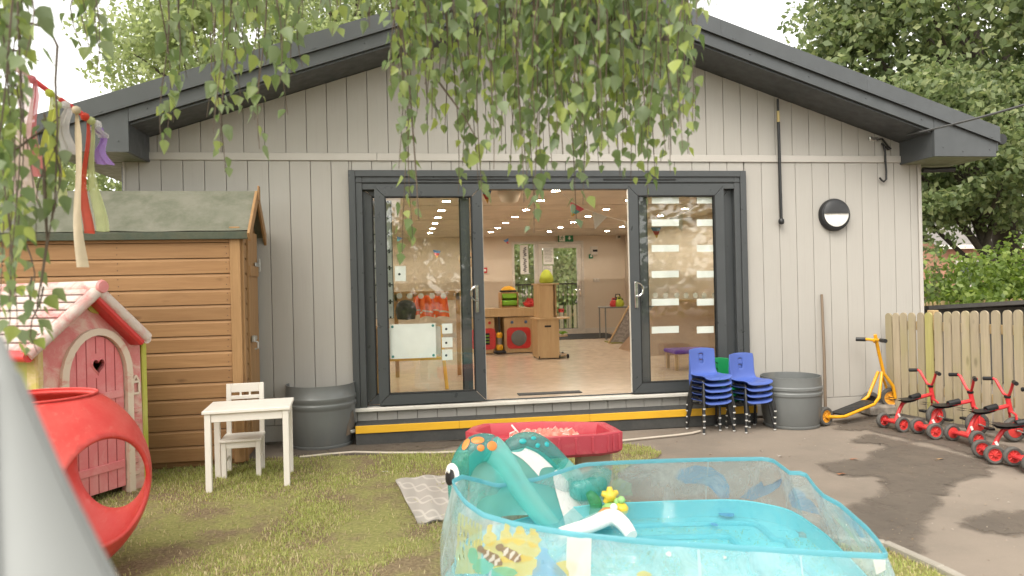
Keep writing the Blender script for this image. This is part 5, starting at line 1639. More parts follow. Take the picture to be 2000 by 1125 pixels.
# ---- picket fence on the right
M_pick = [wood('weathered_picket', (.42, .345, .24), (.345, .285, .20), (.22, .18, .125), axis=2, ring=13, along=1.2, rough=.8, green=(.34, .30, .14), objrand=.3), wood('green_picket', (.42, .37, .15), (.35, .31, .12), (.22, .19, .08), axis=2, ring=13, along=1.2, rough=.8, green=(.32, .30, .08))]
M_rail = wood('new_rail', (.46, .33, .17), (.40, .28, .14), (.25, .16, .08), axis=0, ring=11, rough=.75)
F0 = Vector((yp(1737, 700, -.16).x, -.16, 0)); F1 = Vector((5.30, -1.62, 0))
fd = (F1-F0); fln = fd.length; fd.normalize(); fz = math.atan2(fd.y, fd.x)
t = thing('picket_fence', 'weathered picket fence with rounded tops behind the red tricycles', 'fence', F0, fz)
pics = [97, 180, 263, 350, 440, 537, 633, 735, 835, 935, 1045, 1155, 1275, 1393, 1517, 1645, 1780]
for i, cxp in enumerate(pics):
    px = 1720+cxp/5.625
    p = vp(px, 640, F0, F1); s_ = (p-F0).dot(fd)
    topz = vp(px, [611.5, 611, 610.5, 610.5, 610, 610, 609, 608.5, 607.5, 607, 607, 606.5, 606, 605.5, 605, 604.5, 604][i], F0, F1).z
    hw = .0365; n_ = 8
    ln2 = random.uniform(-.010, .010); 
    poly = [(s_-hw, -.011, .03), (s_+hw, -.011, .03), (s_+hw+ln2, -.011, topz-hw)]+[(s_+ln2+hw*math.cos(PI*k/n_), -.011, topz-hw+hw*math.sin(PI*k/n_)) for k in range(1, n_)]+[(s_-hw+ln2, -.011, topz-hw)]
    MB().prism(poly, (0, .020, 0)).build('picket', M_pick[1] if i in (5,) else M_pick[0], t)
for k in range(14):                                             # the run goes on past the picture edge
    s_ = (vp(1720+1780/5.625, 640, F0, F1)-F0).dot(fd)+.105*(k+1); hw = .0365; topz = 1.105+random.uniform(-.006, .006)
    MB().prism([(s_-hw, -.011, .03), (s_+hw, -.011, .03), (s_+hw, -.011, topz-hw)]+[(s_+hw*math.cos(PI*j/8), -.011, topz-hw+hw*math.sin(PI*j/8)) for j in range(1, 8)]+[(s_-hw, -.011, topz-hw)], (0, .020, 0)).build('picket', M_pick[0], t)
MB().box((3.15, .085, .54), (.075, .07, 1.08), .005).build('post', M_rail, t)
for zz in (.93, .30):
    MB().box((1.62, .030, zz), (3.3, .038, .085), .004).build('rail', M_rail, t)
MB().box((.44, .085, .54), (.075, .07, 1.09), .005).build('post', M_rail, t)
MB().box((1.75, .085, .54), (.075, .07, 1.08), .005).build('post', M_rail, t)
# newer fence behind, pale wood
q0 = yp(1795, 589, 2.4); q1 = yp(2010, 590, 2.4)
t = thing('picket_fence', 'newer pale yellow picket fence further back beside the building', 'fence', (q0.x, 2.4, 0))
for k in range(22):
    x = .05+.115*k
    ht = q0.z+(random.uniform(-.006, .006))+.0
    poly = [(x-.045, 0, .05), (x+.045, 0, .05), (x+.045, 0, ht-.045)]+[(x+.045*math.cos(PI*j/8), 0, ht-.045+.045*math.sin(PI*j/8)) for j in range(1, 8)]+[(x-.045, 0, ht-.045)]
    MB().prism(poly, (0, .02, 0)).build('picket', M_rail, t)
MB().box((1.25, .04, q0.z-.16), (2.6, .035, .09), .004).build('rail', M_rail, t)
# low dark shed roof behind the fence
e0 = yp(1814, 597, 1.2); e1 = yp(2010, 588, .6)
t = thing('dark_store', 'low dark felted store with a shallow roof behind the picket fence', 'store', (e0.x, 1.2, 0))
M_dfelt = plain('dark_felt', (.050, .046, .042), (.062, .058, .052), scale=8, rough=.9, bmp=.3)
MB((e0.x, 1.2, 0)).prism([(e0.x, 1.2, e0.z), (e0.x, 1.2, e0.z-.05), (e1.x+1.2, .9, e0.z+.02), (e1.x+1.2, .9, e0.z+.07)], (0, 1.0, -.10)).build('roof', M_dfelt, t)
MB((e0.x, 1.2, 0)).box((e0.x+1.35, 1.70, (e0.z-.04)/2), (2.6, .7, e0.z-.06), .01).build('body', M_dfelt, t)
MB((e0.x, 1.2, 0)).box((e0.x+.03, 1.38, (e0.z-.05)/2), (.05, .06, e0.z-.06), .004).build('corner_trim', M_white, t)

# ---- red sand table
M_tray = plain('red_tray', (.50, .055, .075), (.46, .05, .07), scale=3, rough=.5, dirt=(.55, .16, .15), dirtscale=6, dirtlo=.58, dirthi=.8)
M_tan = plain('tan_plastic', (.38, .26, .16), (.34, .23, .14), rough=.6)
zt = .43
A = gp(909, 842, zt); Bq = gp(1216, 842, zt); C_ = gp(1182, 824, zt); D_ = gp(944, 827, zt)
Fm = gp(984, 858, zt); Fn = gp(1090, 852, zt)
rim = [A, Fm.lerp(A, .55), gp(960, 857, zt), gp(1070, 854, zt), gp(1180, 848, zt), Bq, gp(1202, 834, zt), C_, gp(1060, 822.5, zt), D_, gp(922, 833, zt)]
ce_ = sum(rim, Vector())/len(rim)
t = thing('sand_table', 'red plastic sand and water table on tan legs behind the pool', 'play table', (ce_.x, ce_.y, 0))
n = len(rim)
def loop(sc, z): return [Vector((ce_.x+(p.x-ce_.x)*sc, ce_.y+(p.y-ce_.y)*sc, z)) for p in rim]
lv = [(.93, zt-.145), (.99, zt-.125), (1.0, zt-.005), (.985, zt), (.90, zt), (.875, zt-.01), (.84, zt-.085), (.0, zt-.095)]
vs = []; fs = []
for sc, z in lv: vs += loop(sc, z)
for i in range(len(lv)-1):
    for j in range(n): fs.append((i*n+j, i*n+(j+1) % n, (i+1)*n+(j+1) % n, (i+1)*n+j))
fs.append(tuple(range(n-1, -1, -1)))
MB(t.location).add(vs, fs).build('tray', M_tray, t, smooth=35)
rb = MB(t.location)
for a, c in zip(rim, rim[1:]+rim[:1]):
    for u in (.2, .5, .8):
        p = a.lerp(c, u); d = (c-a).normalized(); o_ = Vector((d.y, -d.x, 0))
        if o_.dot(p-ce_) < 0: o_ = -o_
        rb.box(p+o_*.001+Vector((0, 0, -.066)), (.018, .010, .105), .003, Matrix.Rotation(math.atan2(d.y, d.x), 3, 'Z'))
tag(rb.build('edge_rib', M_tray, t), kind='stuff')
for (u, wd) in ((Vector((Bq.x-.17, Bq.y+.13, 0)), .24), (Vector((A.x+.15, A.y+.10, 0)), .24), (Vector((C_.x-.12, C_.y-.10, 0)), .2), (Vector((D_.x+.12, D_.y-.10, 0)), .2)):
    MB(t.location).box((u.x, u.y, (zt-.14)/2), (wd, .13, zt-.14), .02).build('leg', M_tan, t)
# crumpled netting bag in the tray
p = gp(1065, 838, zt+.02)
t = thing('net_bag', 'crumpled orange red net bag with white cords lying in the red tray', 'net bag', (p.x, p.y+.03, zt-.10))
M_net = plain('net_orange', (.74, .14, .10), (.78, .36, .28), scale=18, rough=.7, bmp=.6, bscale=60)
rr = random.Random(9)
def crum(u, v):
    x = -.23+.46*u; y = -.10+.2*v
    return (x, y, .05+.045*math.sin(PI*u)**.4*math.sin(PI*v)**.5+.018*math.sin(u*31+v*9)+.014*math.sin(v*27-u*13))
MB().grid(crum, 30, 14).build('bag', M_net, t, smooth=True)
q = MB()
for k in range(9):
    u0, v0 = rr.random(), rr.random(); pts = []
    for j in range(7):
        u0 = min(1, max(0, u0+rr.uniform(-.12, .12))); v0 = min(1, max(0, v0+rr.uniform(-.12, .12)))
        pts.append(Vector(crum(u0, v0))+Vector((0, 0, .006)))
    q.tube(pts, .0026, 4)
q.tube([(-.18, .0, .10), (-.22, .01, .15), (-.20, -.03, .12), (-.24, -.02, .10)], .006, 5)
tag(q.build('cord', M_white, t), kind='stuff')

# ---- patterned mat on the lawn
M1 = [gp(772, 940, .012), gp(816, 1023, .012), gp(925, 1008, .012), gp(905, 925, .012)]
mo = sum(M1, Vector())/4
t = thing('outdoor_mat', 'pale grey patterned outdoor mat lying crooked on the lawn by the pool', 'mat', (mo.x, mo.y, .0))
def matf(z):
    def f(u, v):
        p = (M1[0].lerp(M1[3], u)).lerp(M1[1].lerp(M1[2], u), v)
        return (p.x, p.y, z+.010*math.sin(u*5+v*4)*math.sin(v*6+1)+.006*math.sin(u*17+v*3))
    return f
q = MB(t.location); q.grid(matf(.022), 24, 24); q.grid(lambda u, v: matf(.014)(u, 1-v), 24, 24); 
def matmat():
    m, n, l, b = newmat('mat_weave')
    tc = n.new('ShaderNodeTexCoord')
    mp = n.new('ShaderNodeMapping'); mp.inputs['Rotation'].default_value = (0, 0, R(20)); mp.inputs['Scale'].default_value = (5.2, 3.6, 1)
    l.new(tc.outputs['Object'], mp.inputs['Vector'])
    w1 = n.new('ShaderNodeTexWave'); w1.wave_type = 'BANDS'; w1.bands_direction = 'Y'; w1.inputs['Scale'].default_value = .95; w1.inputs['Distortion'].default_value = 0
    sep = n.new('ShaderNodeSeparateXYZ'); l.new(mp.outputs[0], sep.inputs[0])
    res = None
    for ph in (0, 1):
        sn = n.new('ShaderNodeMath'); sn.operation = 'SINE'
        mu = n.new('ShaderNodeMath'); mu.operation = 'MULTIPLY_ADD'; mu.inputs[1].default_value = 6.28; mu.inputs[2].default_value = 3.14159*ph
        l.new(sep.outputs[0], mu.inputs[0]); l.new(mu.outputs[0], sn.inputs[0])
        ad = n.new('ShaderNodeMath'); ad.operation = 'MULTIPLY_ADD'; ad.inputs[1].default_value = .25
        l.new(sn.outputs[0], ad.inputs[0]); l.new(sep.outputs[1], ad.inputs[2])
        fr_ = n.new('ShaderNodeMath'); fr_.operation = 'FRACT'; l.new(ad.outputs[0], fr_.inputs[0])
        sb = n.new('ShaderNodeMath'); sb.operation = 'SUBTRACT'; sb.inputs[1].default_value = .5; l.new(fr_.outputs[0], sb.inputs[0])
        ab = n.new('ShaderNodeMath'); ab.operation = 'ABSOLUTE'; l.new(sb.outputs[0], ab.inputs[0])
        mr = maprange(n, l, ab.outputs[0], .05, .08, 1, 0)
        if res is None: res = mr
        else:
            mm = n.new('ShaderNodeMath'); mm.operation = 'MAXIMUM'; l.new(res, mm.inputs[0]); l.new(mr, mm.inputs[1]); res = mm.outputs[0]
    col = mixc(n, l, res, (.40, .36, .325), (.52, .475, .43))
    l.new(col, b.inputs['Base Color']); b.inputs['Roughness'].default_value = .8
    bump(n, l, b, noise(n, l, tc.outputs['Object'], 220, 2), .3, .002)
    return m
q.build('mat', matmat(), t, smooth=50)

# ---- pale hose along the edge of the step
hp2 = [gp(x, y, .012) for x, y in [(585, 893), (640, 887), (690, 883), (760, 884.5), (850, 884.5), (930, 881), (1080, 874), (1180, 866), (1222, 860), (1270, 855), (1320, 850), (1352, 846), (1368, 842)]]
tag(MB(hp2[0]).tube(hp2, .011, 6).build('hose', plain('pale_hose', (.55, .48, .40), rough=.6), smooth=50), 'thin pale hose lying along the lawn edge below the step', 'hose')
# small litter on the tarmac and lawn
for px, py, s_, c, nm, lb in ((1668, 896, .03, (.35, .12, .05), 'fallen_leaf', 'rust coloured fallen leaf on the damp tarmac'), (1643, 925, .028, (.40, .15, .06), 'fallen_leaf', 'orange fallen leaf by the pool on pale tarmac'), (1524, 890, .018, (.75, .72, .68), 'paper_scrap', 'white paper scrap on the tarmac behind the pool'), (752, 921, .022, (.72, .70, .68), 'paper_scrap', 'white scrap lying on the lawn'), (1836, 896, .026, (.45, .28, .14), 'fallen_leaf', 'tan fallen leaf near the tricycles')):
    p = gp(px, py, .008)
    q = MB(); q.grid(lambda u, v: ((u-.5)*2*s_, (v-.5)*s_*1.3, .006*math.sin(u*3)*math.cos(v*2)), 4, 3)
    tag(q.build(nm, plain(nm+'_paint', c, rough=.7), loc=p), lb, 'litter')

# ---- grey tent close to the camera
apx = ap(-22, 655, .72)
t = thing('grey_tent', 'pale grey cone of fabric close to the camera at the lower left', 'play tent', (apx.x, apx.y, 0))
def cone(u, v):
    r = .012+.60*v**1.12; a = 2*PI*u
    r *= 1+.02*math.sin(a*7+v*3)*v
    return (r*math.cos(a), r*math.sin(a), apx.z*(1-v)+.02*math.sin(v*PI)*0)
MB().grid(cone, 64, 24).build('canvas', plain('grey_canvas', (.36, .37, .37), (.34, .35, .35), scale=2, rough=.8, bmp=.08), t, smooth=70)

for a_s in (-62, 4, 70, 140, 215):
    ua = (a_s % 360)/360
    MB().tube([Vector(cone(ua, .03+.97*k/14))*1.002 for k in range(15)], .004, 6).build('seam', plain('tent_seam', (.26, .27, .27), rough=.85), t, smooth=60)
# ================================================================== PADDLING POOL
rimpx = [(886, 940, .475), (894, 957, .47), (910, 979, .46), (945, 1004, .45), (1010, 1023, .43), (1130, 1043, .42), (1280, 1058, .40), (1420, 1067, .385), (1560, 1076, .375), (1722, 1085, .365), (1730, 1083, .362), (1712, 1056, .36), (1690, 1030, .36), (1640, 986, .355), (1608, 968, .35), (1590, 950, .345), (1574, 928, .355), (1562, 923.5, .36), (1542, 923, .36), (1527, 912, .36), (1510, 900, .36), (1490, 896, .362), (1400, 897, .365), (1300, 899.5, .365), (1200, 903.5, .365), (1145, 907, .36), (1120, 913, .34), (1050, 935, .33), (975, 948, .345), (942, 940, .375), (905, 931, .45)]
RIM = [gp(*p) for p in rimpx]
def dense(loop, step):
    out = []
    n = len(loop)
    for i in range(n):
        a, c = loop[i], loop[(i+1) % n]
        p0, p3 = loop[i-1], loop[(i+2) % n]
        k = max(1, int((c-a).length/step))
        for j in range(k):
            f = j/k
            m0 = (c-p0)*.35; m1 = (p3-a)*.35
            h = (2*f**3-3*f*f+1)*a+(f**3-2*f*f+f)*m0*.6+(-2*f**3+3*f*f)*c+(f**3-f*f)*m1*.6
            out.append(h)
    return out
RIMD = dense(RIM, .03)
pcx = sum(RIMD, Vector())/len(RIMD)
po = Vector((pcx.x, pcx.y, 0))
pool = thing('paddling_pool', 'clear plastic paddling pool with aqua rim and sea life prints on the lawn edge', 'paddling pool', po)
ND = len(RIMD)
outs = []
for i, p in enumerate(RIMD):
    d = (RIMD[(i+3) % ND]-RIMD[i-3]); o_ = Vector((d.y, -d.x, 0)).normalized()
    if o_.dot(p-pcx) < 0: o_ = -o_
    outs.append(o_)
outs = [sum((outs[(i+j) % ND] for j in range(-6, 7)), Vector()).normalized() for i in range(ND)]
def wallp(i, v, off=0.0):
    p = RIMD[i % ND]; o_ = outs[i % ND]
    z = p.z*v
    bulge = .055*math.sin(PI*min(1, (1-v)*.62+.02))+.02*(1-v)
    wr = .008*math.sin(i*.55+v*5)*math.sin(PI*v)+.006*math.sin(i*1.3-v*7)*(v*(1-v))*3
    q = Vector((p.x, p.y, 0))+o_*(bulge+wr+off)
    return Vector((q.x, q.y, max(.006, z)))
NV = 10
q = MB(po); vs = [wallp(i, j/NV) for i in range(ND) for j in range(NV+1)]
fs = [(i*(NV+1)+j, ((i+1) % ND)*(NV+1)+j, ((i+1) % ND)*(NV+1)+j+1, i*(NV+1)+j+1) for i in range(ND) for j in range(NV)]
M_vinylc = clear('clear_vinyl', (.95, .985, .985), refl=1.2, rough=.07, milk=.27, milkcol=(.70, .80, .81), ior=1.45, wrinkle=.45, wscale=7, milkvar=True)
q.add(vs, fs).build('wall', M_vinylc, pool, smooth=60)
M_rim = clear('aqua_rim', (.45, .80, .86), refl=1.0, rough=.15, milk=.62, milkcol=(.30, .68, .77))
q = MB(po); rv_ = [wallp(i, 1.0)+outs[i]*dx_+Vector((0, 0, dz_)) for i in range(ND) for dx_, dz_ in ((-.003, -.013), (.004, -.013), (.005, .006), (0, .010), (-.004, .006))]; q.add(rv_, [(i*5+j, ((i+1) % ND)*5+j, ((i+1) % ND)*5+(j+1) % 5, i*5+(j+1) % 5) for i in range(ND) for j in range(5)]); q.build('rim', M_rim, pool, smooth=60)
M_pfloor = plain('aqua_floor', (.21, .60, .66), (.18, .56, .63), scale=3, rough=.35)
M_pfloor2 = plain('aqua_floor_seam', (.12, .50, .60), rough=.4)
q = MB(po); vs = [Vector((wallp(i, 0, -.012).x, wallp(i, 0, -.012).y, .012+.0)) for i in range(ND)]
q.add(vs+[Vector((pcx.x, pcx.y, .012))], [(i, (i+1) % ND, ND) for i in range(ND)])
for i in range(ND): pass
def soft(i, v, off, z):
    p = sum((wallp(i+j, v, off) for j in range(-9, 10)), Vector())/19
    return Vector((pcx.x+(p.x-pcx.x)*.985, pcx.y+(p.y-pcx.y)*.985, z))
vs2 = [soft(i, 0, -.014, .014) for i in range(ND)]+[soft(i, .36, -.012, .116) for i in range(ND)]
q.add(vs2, [(i, (i+1) % ND, ND+(i+1) % ND, ND+i) for i in range(ND)])
q.build('floor', M_pfloor, pool, smooth=50)
def ringpts(sc, z): return [Vector((pcx.x+(wallp(i, 0).x-pcx.x)*sc, pcx.y+(wallp(i, 0).y-pcx.y)*sc, z)) for i in range(0, ND, 2)]
q = MB(po)
for sc in (.78, .52): q.tube(ringpts(sc, .018), .02, 6, closed=True)
q.build('floor_ring', M_pfloor2, pool, smooth=60)
q = MB(po)
for (px, py, rx, ry) in ((1418, 1003, .045, .03), (1395, 1024, .02, .015), (1575, 1033, .016, .012)):
    p = gp(px, py, .034); q.grid(lambda u, v: (p.x+rx*(u)*math.cos(2*PI*v), p.y+ry*2*u*math.sin(2*PI*v), p.z), 2, 14)
q.build('floor_print', plain('floor_print_blue', (.06, .20, .50), rough=.4), pool)
M_water = clear('pool_water', (.88, .98, .98), refl=.8, rough=.03, milk=.30, milkcol=(.34, .74, .80), ior=1.33, wrinkle=.14, wscale=5)
q = MB(po); q.add([soft(i, .36, -.016, .112) for i in range(ND)]+[Vector((pcx.x, pcx.y, .112))], [(i, (i+1) % ND, ND) for i in range(ND)])
q.build('water', M_water, pool, smooth=60)
# printed sea life: flat prints that follow the wall
def wallf(x, v, off=0.0):
    i = int(math.floor(x)); f = x-i
    return wallp(i, v, off).lerp(wallp(i+1, v, off), f)
WGl = []
for i in range(ND*3):
    for j in range(4, 120, 1): WGl.append((*proj(wallf(i/3, j/120)), i/3, j/120))
WG = np.array(WGl)
nfront = next(i for i, p in enumerate(RIMD) if (p-RIM[10]).length < .02)
def printpoly(px, side, name, mat, off):
    cx_0 = sum(p[0] for p in px)/len(px); cy_0 = sum(p[1] for p in px)/len(px)
    sel = WG[WG[:, 3] <= nfront] if side == 'f' else WG[WG[:, 3] > nfront]
    def W_(x, y):
        k = np.argmin((sel[:, 0]-x)**2+(sel[:, 1]-y)**2); return wallf(float(sel[k, 3]), float(sel[k, 4]), off)
    # subdivide the outline and fill with rings so that the print follows the curved wall
    ol = []
    for a, c in zip(px, px[1:]+px[:1]):
        k = max(1, int(math.hypot(c[0]-a[0], c[1]-a[1])/8))
        ol += [(a[0]+(c[0]-a[0])*j/k, a[1]+(c[1]-a[1])*j/k) for j in range(k)]
    n = len(ol); R_ = 5; vs = []; fs = []
    for r in range(R_):
        f = 1-r/R_
        vs += [W_(cx_0+(x-cx_0)*f, cy_0+(y-cy_0)*f) for x, y in ol]
    vs.append(W_(cx_0, cy_0))
    for r in range(R_-1):
        for j in range(n): fs.append((r*n+j, r*n+(j+1) % n, (r+1)*n+(j+1) % n, (r+1)*n+j))
    for j in range(n): fs.append(((R_-1)*n+j, (R_-1)*n+(j+1) % n, R_*n))
    MB(po).add(vs, fs).build(name, mat, pool, smooth=60)
def ink_(name, c, alpha):
    return clear(name, (.97, .97, .97), refl=.7, rough=.1, milk=alpha, milkcol=c)
I_yel = ink_('print_yellow', (.80, .62, .16), .62); I_blue = ink_('print_blue', (.26, .44, .66), .60)
I_green = ink_('print_green', (.22, .60, .45), .55); I_brown = ink_('print_brown', (.34, .24, .17), .80)
I_white = ink_('print_white', (.80, .77, .72), .88); I_pale = ink_('print_pale', (.60, .66, .46), .60)
I_grass = ink_('print_weed', (.62, .62, .30), .5)
def ell(cx, cy, rx, ry, rot=0, n=14): return [(cx+rx*math.cos(2*PI*k/n)*math.cos(rot)-ry*math.sin(2*PI*k/n)*math.sin(rot), cy+rx*math.cos(2*PI*k/n)*math.sin(rot)+ry*math.sin(2*PI*k/n)*math.cos(rot)) for k in range(n)]
for (cx, cy, rx, ry) in ((958, 1052, 14, 14), (958, 1032, 7, 9), (988, 1048, 13, 14), (990, 1030, 7, 8), (1015, 1050, 14, 15), (1016, 1034, 8, 9), (1043, 1054, 13, 16), (1043, 1036, 7, 9), (935, 1062, 10, 10), (1000, 1075, 56, 24), (1010, 1105, 48, 22), (1105, 1110, 24, 16)):
    printpoly(ell(cx, cy, rx, ry), 'f', 'coral_print', I_yel, .003+.0002*(cx % 7))
printpoly([(1058, 1068), (1068, 1072), (1085, 1095), (1112, 1128), (1040, 1140), (1046, 1105)], 'f', 'fin_print', I_blue, .0056)
for cx, cy, rt_ in ((962, 1088, .65), (1000, 1082, .55)):
    printpoly(ell(cx, cy, 24, 10, rt_), 'f', 'fish_print', I_brown, .0060)
    for d_ in (-11, 2, 14): printpoly(ell(cx+d_*math.cos(rt_), cy+d_*math.sin(rt_), 3, 10, rt_, 10), 'f', 'fish_stripe', I_white, .0068)
    printpoly(ell(cx-27*math.cos(rt_), cy-27*math.sin(rt_), 7, 8, rt_, 8), 'f', 'fish_tail', I_brown, .0062)
for cx, cy, rx, ry in ((945, 1105, 20, 16), (985, 1118, 26, 12), (925, 1085, 10, 16)): printpoly(ell(cx, cy, rx, ry), 'f', 'weed_print', I_green, .0050)
for k in range(7):
    x = 897+7*k
    printpoly([(x, 1000+4*k), (x+5, 1002+4*k), (x+2, 1060), (x+4, 1120), (x-6, 1120), (x-3, 1060)], 'f', 'weed_print', I_grass, .0045)
printpoly([(1108, 1048), (1154, 1050), (1154, 1140), (1110, 1140)], 'f', 'white_panel', I_white, .0075)
printpoly([(1704, 1092), (1727, 1092), (1727, 1112), (1708, 1122)], 'f', 'white_patch', I_white, .006)
printpoly(ell(1306, 1081, 5, 5), 'f', 'bubble_print', I_white, .005); printpoly(ell(1415, 1088, 3, 3), 'f', 'bubble_print', I_white, .005)
printpoly(ell(1258, 1122, 14, 8), 'f', 'coral_print', I_yel, .005)
# inside/back wall
printpoly([(1318, 935), (1330, 916), (1358, 909), (1390, 913), (1412, 928), (1425, 950), (1424, 972), (1408, 976), (1395, 955), (1372, 945), (1340, 945)], 'b', 'dolphin_print', I_blue, .004)
printpoly([(1445, 972), (1465, 955), (1488, 940), (1490, 950), (1510, 945), (1528, 933), (1522, 952), (1500, 965), (1470, 978)], 'b', 'dolphin_print', I_blue, .004)
printpoly([(1538, 965), (1548, 952), (1562, 958), (1590, 985), (1600, 1005), (1570, 1000), (1545, 990)], 'b', 'fin_print', I_blue, .0045)
printpoly([(1186, 968), (1196, 940), (1212, 934), (1232, 945), (1238, 968)], 'b', 'rock_print', I_pale, .004)
printpoly([(1625, 1008), (1640, 1015), (1668, 1045), (1690, 1072), (1660, 1050)], 'b', 'weed_print', I_pale, .004)
printpoly([(1640, 1000), (1670, 1020), (1690, 1050), (1680, 1050), (1655, 1022)], 'b', 'wave_print', I_blue, .005)

for i in (int(ND*.02), int(ND*.09), int(ND*.16), int(ND*.23), int(ND*.30), int(ND*.52), int(ND*.60), int(ND*.68)):
    q = MB(po); q.grid(lambda u, v: wallf(i+u*.30, .04+.92*v, .003), 1, 10); q.build('weld_seam', ink_('weld', (.78, .84, .84), .42), pool, smooth=60)
# ---- inflatable whale slide
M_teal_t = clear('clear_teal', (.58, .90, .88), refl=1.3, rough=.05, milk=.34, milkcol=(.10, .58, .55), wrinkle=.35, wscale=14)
M_teal_s = clear('teal_vinyl', (.50, .92, .90), refl=1.1, rough=.08, milk=.58, milkcol=(.30, .82, .80), wrinkle=.35, wscale=12)
M_wv = plain('white_vinyl', (.82, .77, .75), (.79, .74, .72), rough=.3, bmp=.05)
so_ = yp(1010, 1020, -2.9); so_ = Vector((so_.x, so_.y, 0))
wh = thing('whale_slide', 'teal inflatable whale slide with orange spots standing in the paddling pool', 'pool slide', so_)
def path(px, y): return [yp(x, yy, y) for x, yy in px]
def smooth_path(P, k=4):
    out = []
    for i in range(len(P)-1):
        p0 = P[max(i-1, 0)]; p1 = P[i]; p2 = P[i+1]; p3 = P[min(i+2, len(P)-1)]
        for j in range(k):
            t_ = j/k
            out.append(.5*((2*p1)+(p2-p0)*t_+(2*p0-5*p1+4*p2-p3)*t_*t_+(3*p1-p0-3*p2+p3)*t_**3))
    out.append(P[-1]); return out
YL, YR = -3.02, -2.62
pl_ = smooth_path(path([(897, 1020), (895, 975), (896, 938), (907, 902), (930, 878), (958, 876), (984, 903), (1017, 954), (1056, 1004), (1092, 1040)], YL), 5)
rl_ = []
base_r = [.04, .052, .058, .068, .078, .076, .066, .060, .056, .040]
for i in range(len(pl_)):
    f = i/(len(pl_)-1)*9; a = min(int(f), 8); rl_.append(base_r[a]+(base_r[a+1]-base_r[a])*(f-a))
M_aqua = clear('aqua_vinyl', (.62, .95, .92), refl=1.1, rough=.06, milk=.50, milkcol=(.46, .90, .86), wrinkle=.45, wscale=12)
hc_ = len(pl_)*5//9
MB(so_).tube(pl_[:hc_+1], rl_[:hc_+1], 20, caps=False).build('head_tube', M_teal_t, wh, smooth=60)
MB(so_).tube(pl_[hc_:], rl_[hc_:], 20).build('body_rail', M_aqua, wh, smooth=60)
pr_ = smooth_path(path([(983, 960), (984, 915), (1001, 876), (1034, 864), (1064, 879), (1096, 910), (1130, 944), (1162, 982), (1186, 1014)], YR), 5)
br = [.04, .055, .064, .066, .064, .062, .060, .056, .04]; rr_l = []
for i in range(len(pr_)):
    f = i/(len(pr_)-1)*8; a = min(int(f), 7); rr_l.append(br[a]+(br[a+1]-br[a])*(f-a))
hc_ = len(pr_)*5//8
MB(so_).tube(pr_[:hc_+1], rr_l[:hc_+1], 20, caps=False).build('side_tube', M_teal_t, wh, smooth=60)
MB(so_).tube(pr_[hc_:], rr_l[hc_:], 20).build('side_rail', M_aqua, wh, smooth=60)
ft = smooth_path(path([(1112, 952), (1140, 952), (1165, 940), (1181, 912)], YR-.10), 5)
fq = MB(so_).tube(ft, [.03+.055*math.sin(PI*min(1, .15+k/len(ft)*.8)) for k in range(len(ft))], 16)
fq.build('tail_fin', M_teal_t, wh, smooth=60)
ft = smooth_path(path([(1150, 962), (1164, 985), (1156, 1008)], YR-.2), 6)
MB(so_).tube(ft, [.02, .025, .03, .034, .036, .037, .036, .035, .033, .03, .026, .022, .016], 14).build('tail_fin', clear('clear_green', (.55, .85, .55), refl=1.2, rough=.05, milk=.38, milkcol=(.16, .55, .30), wrinkle=.3), wh, smooth=60)
# slide bed between the tubes
LP_ = smooth_path(path([(962, 882), (996, 908), (1032, 950), (1072, 996), (1102, 1032)], YL), 8)
RP_ = smooth_path(path([(1030, 872), (1060, 884), (1094, 914), (1130, 952), (1166, 994)], YR), 8)
def bed(u, v):
    n_ = len(LP_)-1; x = v*n_; i = min(int(x), n_-1); f = x-i
    a = LP_[i].lerp(LP_[i+1], f); c = RP_[i].lerp(RP_[i+1], f)
    return a.lerp(c, u)+Vector((0, 0, -.012*math.sin(PI*u)))
def band(v0, v1, u0, u1, name, mat, dz=0.0, wave=0.0):
    MB(so_).grid(lambda u, v: bed(u0+(u1-u0)*u, v0+(v1-v0)*v+wave*math.sin(PI*u)*(1-2*v))+Vector((0, 0, dz)), 14, 14).build(name, mat, wh, smooth=70)
band(0, 1, 0, 1, 'slide_bed', M_teal_s)
band(.05, .46, .40, .86, 'white_panel', M_wv, .006, .05)
MB(so_).grid(lambda u, v: (lambda t_: bed(.80-.78*t_**.7+(.18+.78*t_**.7)*u, .50+.50*v))(v)+Vector((0, 0, .008)), 14, 14).build('white_panel', M_wv, wh, smooth=70)
# white landing roll
lp_ = smooth_path([gp(1094, 1042, .16), gp(1150, 1027, .18), gp(1193, 1010, .20), gp(1216, 1022, .18), gp(1234, 1046, .145)], 5)
nl = len(lp_)
MB(so_).tube(lp_, [.030+.012*math.sin(PI*k/(nl-1)) for k in range(nl)], 14).build('landing_roll', M_wv, wh, smooth=60)
a_ = [bed(u, 1.0) for u in (.35, .7, 1.0)]
q = MB(so_); q.grid(lambda u, v: (a_[0].lerp(a_[2], u)).lerp(lp_[int(u*(nl-8))], v)+Vector((0, 0, .01*math.sin(PI*v))), 12, 6); q.build('landing_sheet', M_wv, wh, smooth=60)
# near side membrane below the head tube
sp_ = [p for p in pl_ if p.x > yp(915, 900, YL).x]
ns_ = len(sp_)-1
q = MB(so_); q.grid(lambda u, v: (lambda p: Vector((p.x, p.y-.02+.02*math.sin(9*u+3*v), p.z+(max(.10, .16)-p.z)*v if p.z > .16 else p.z-.03*v)))(sp_[min(int(u*ns_), ns_)]), ns_, 6)
q.build('side_panel', M_teal_s, wh, smooth=60)
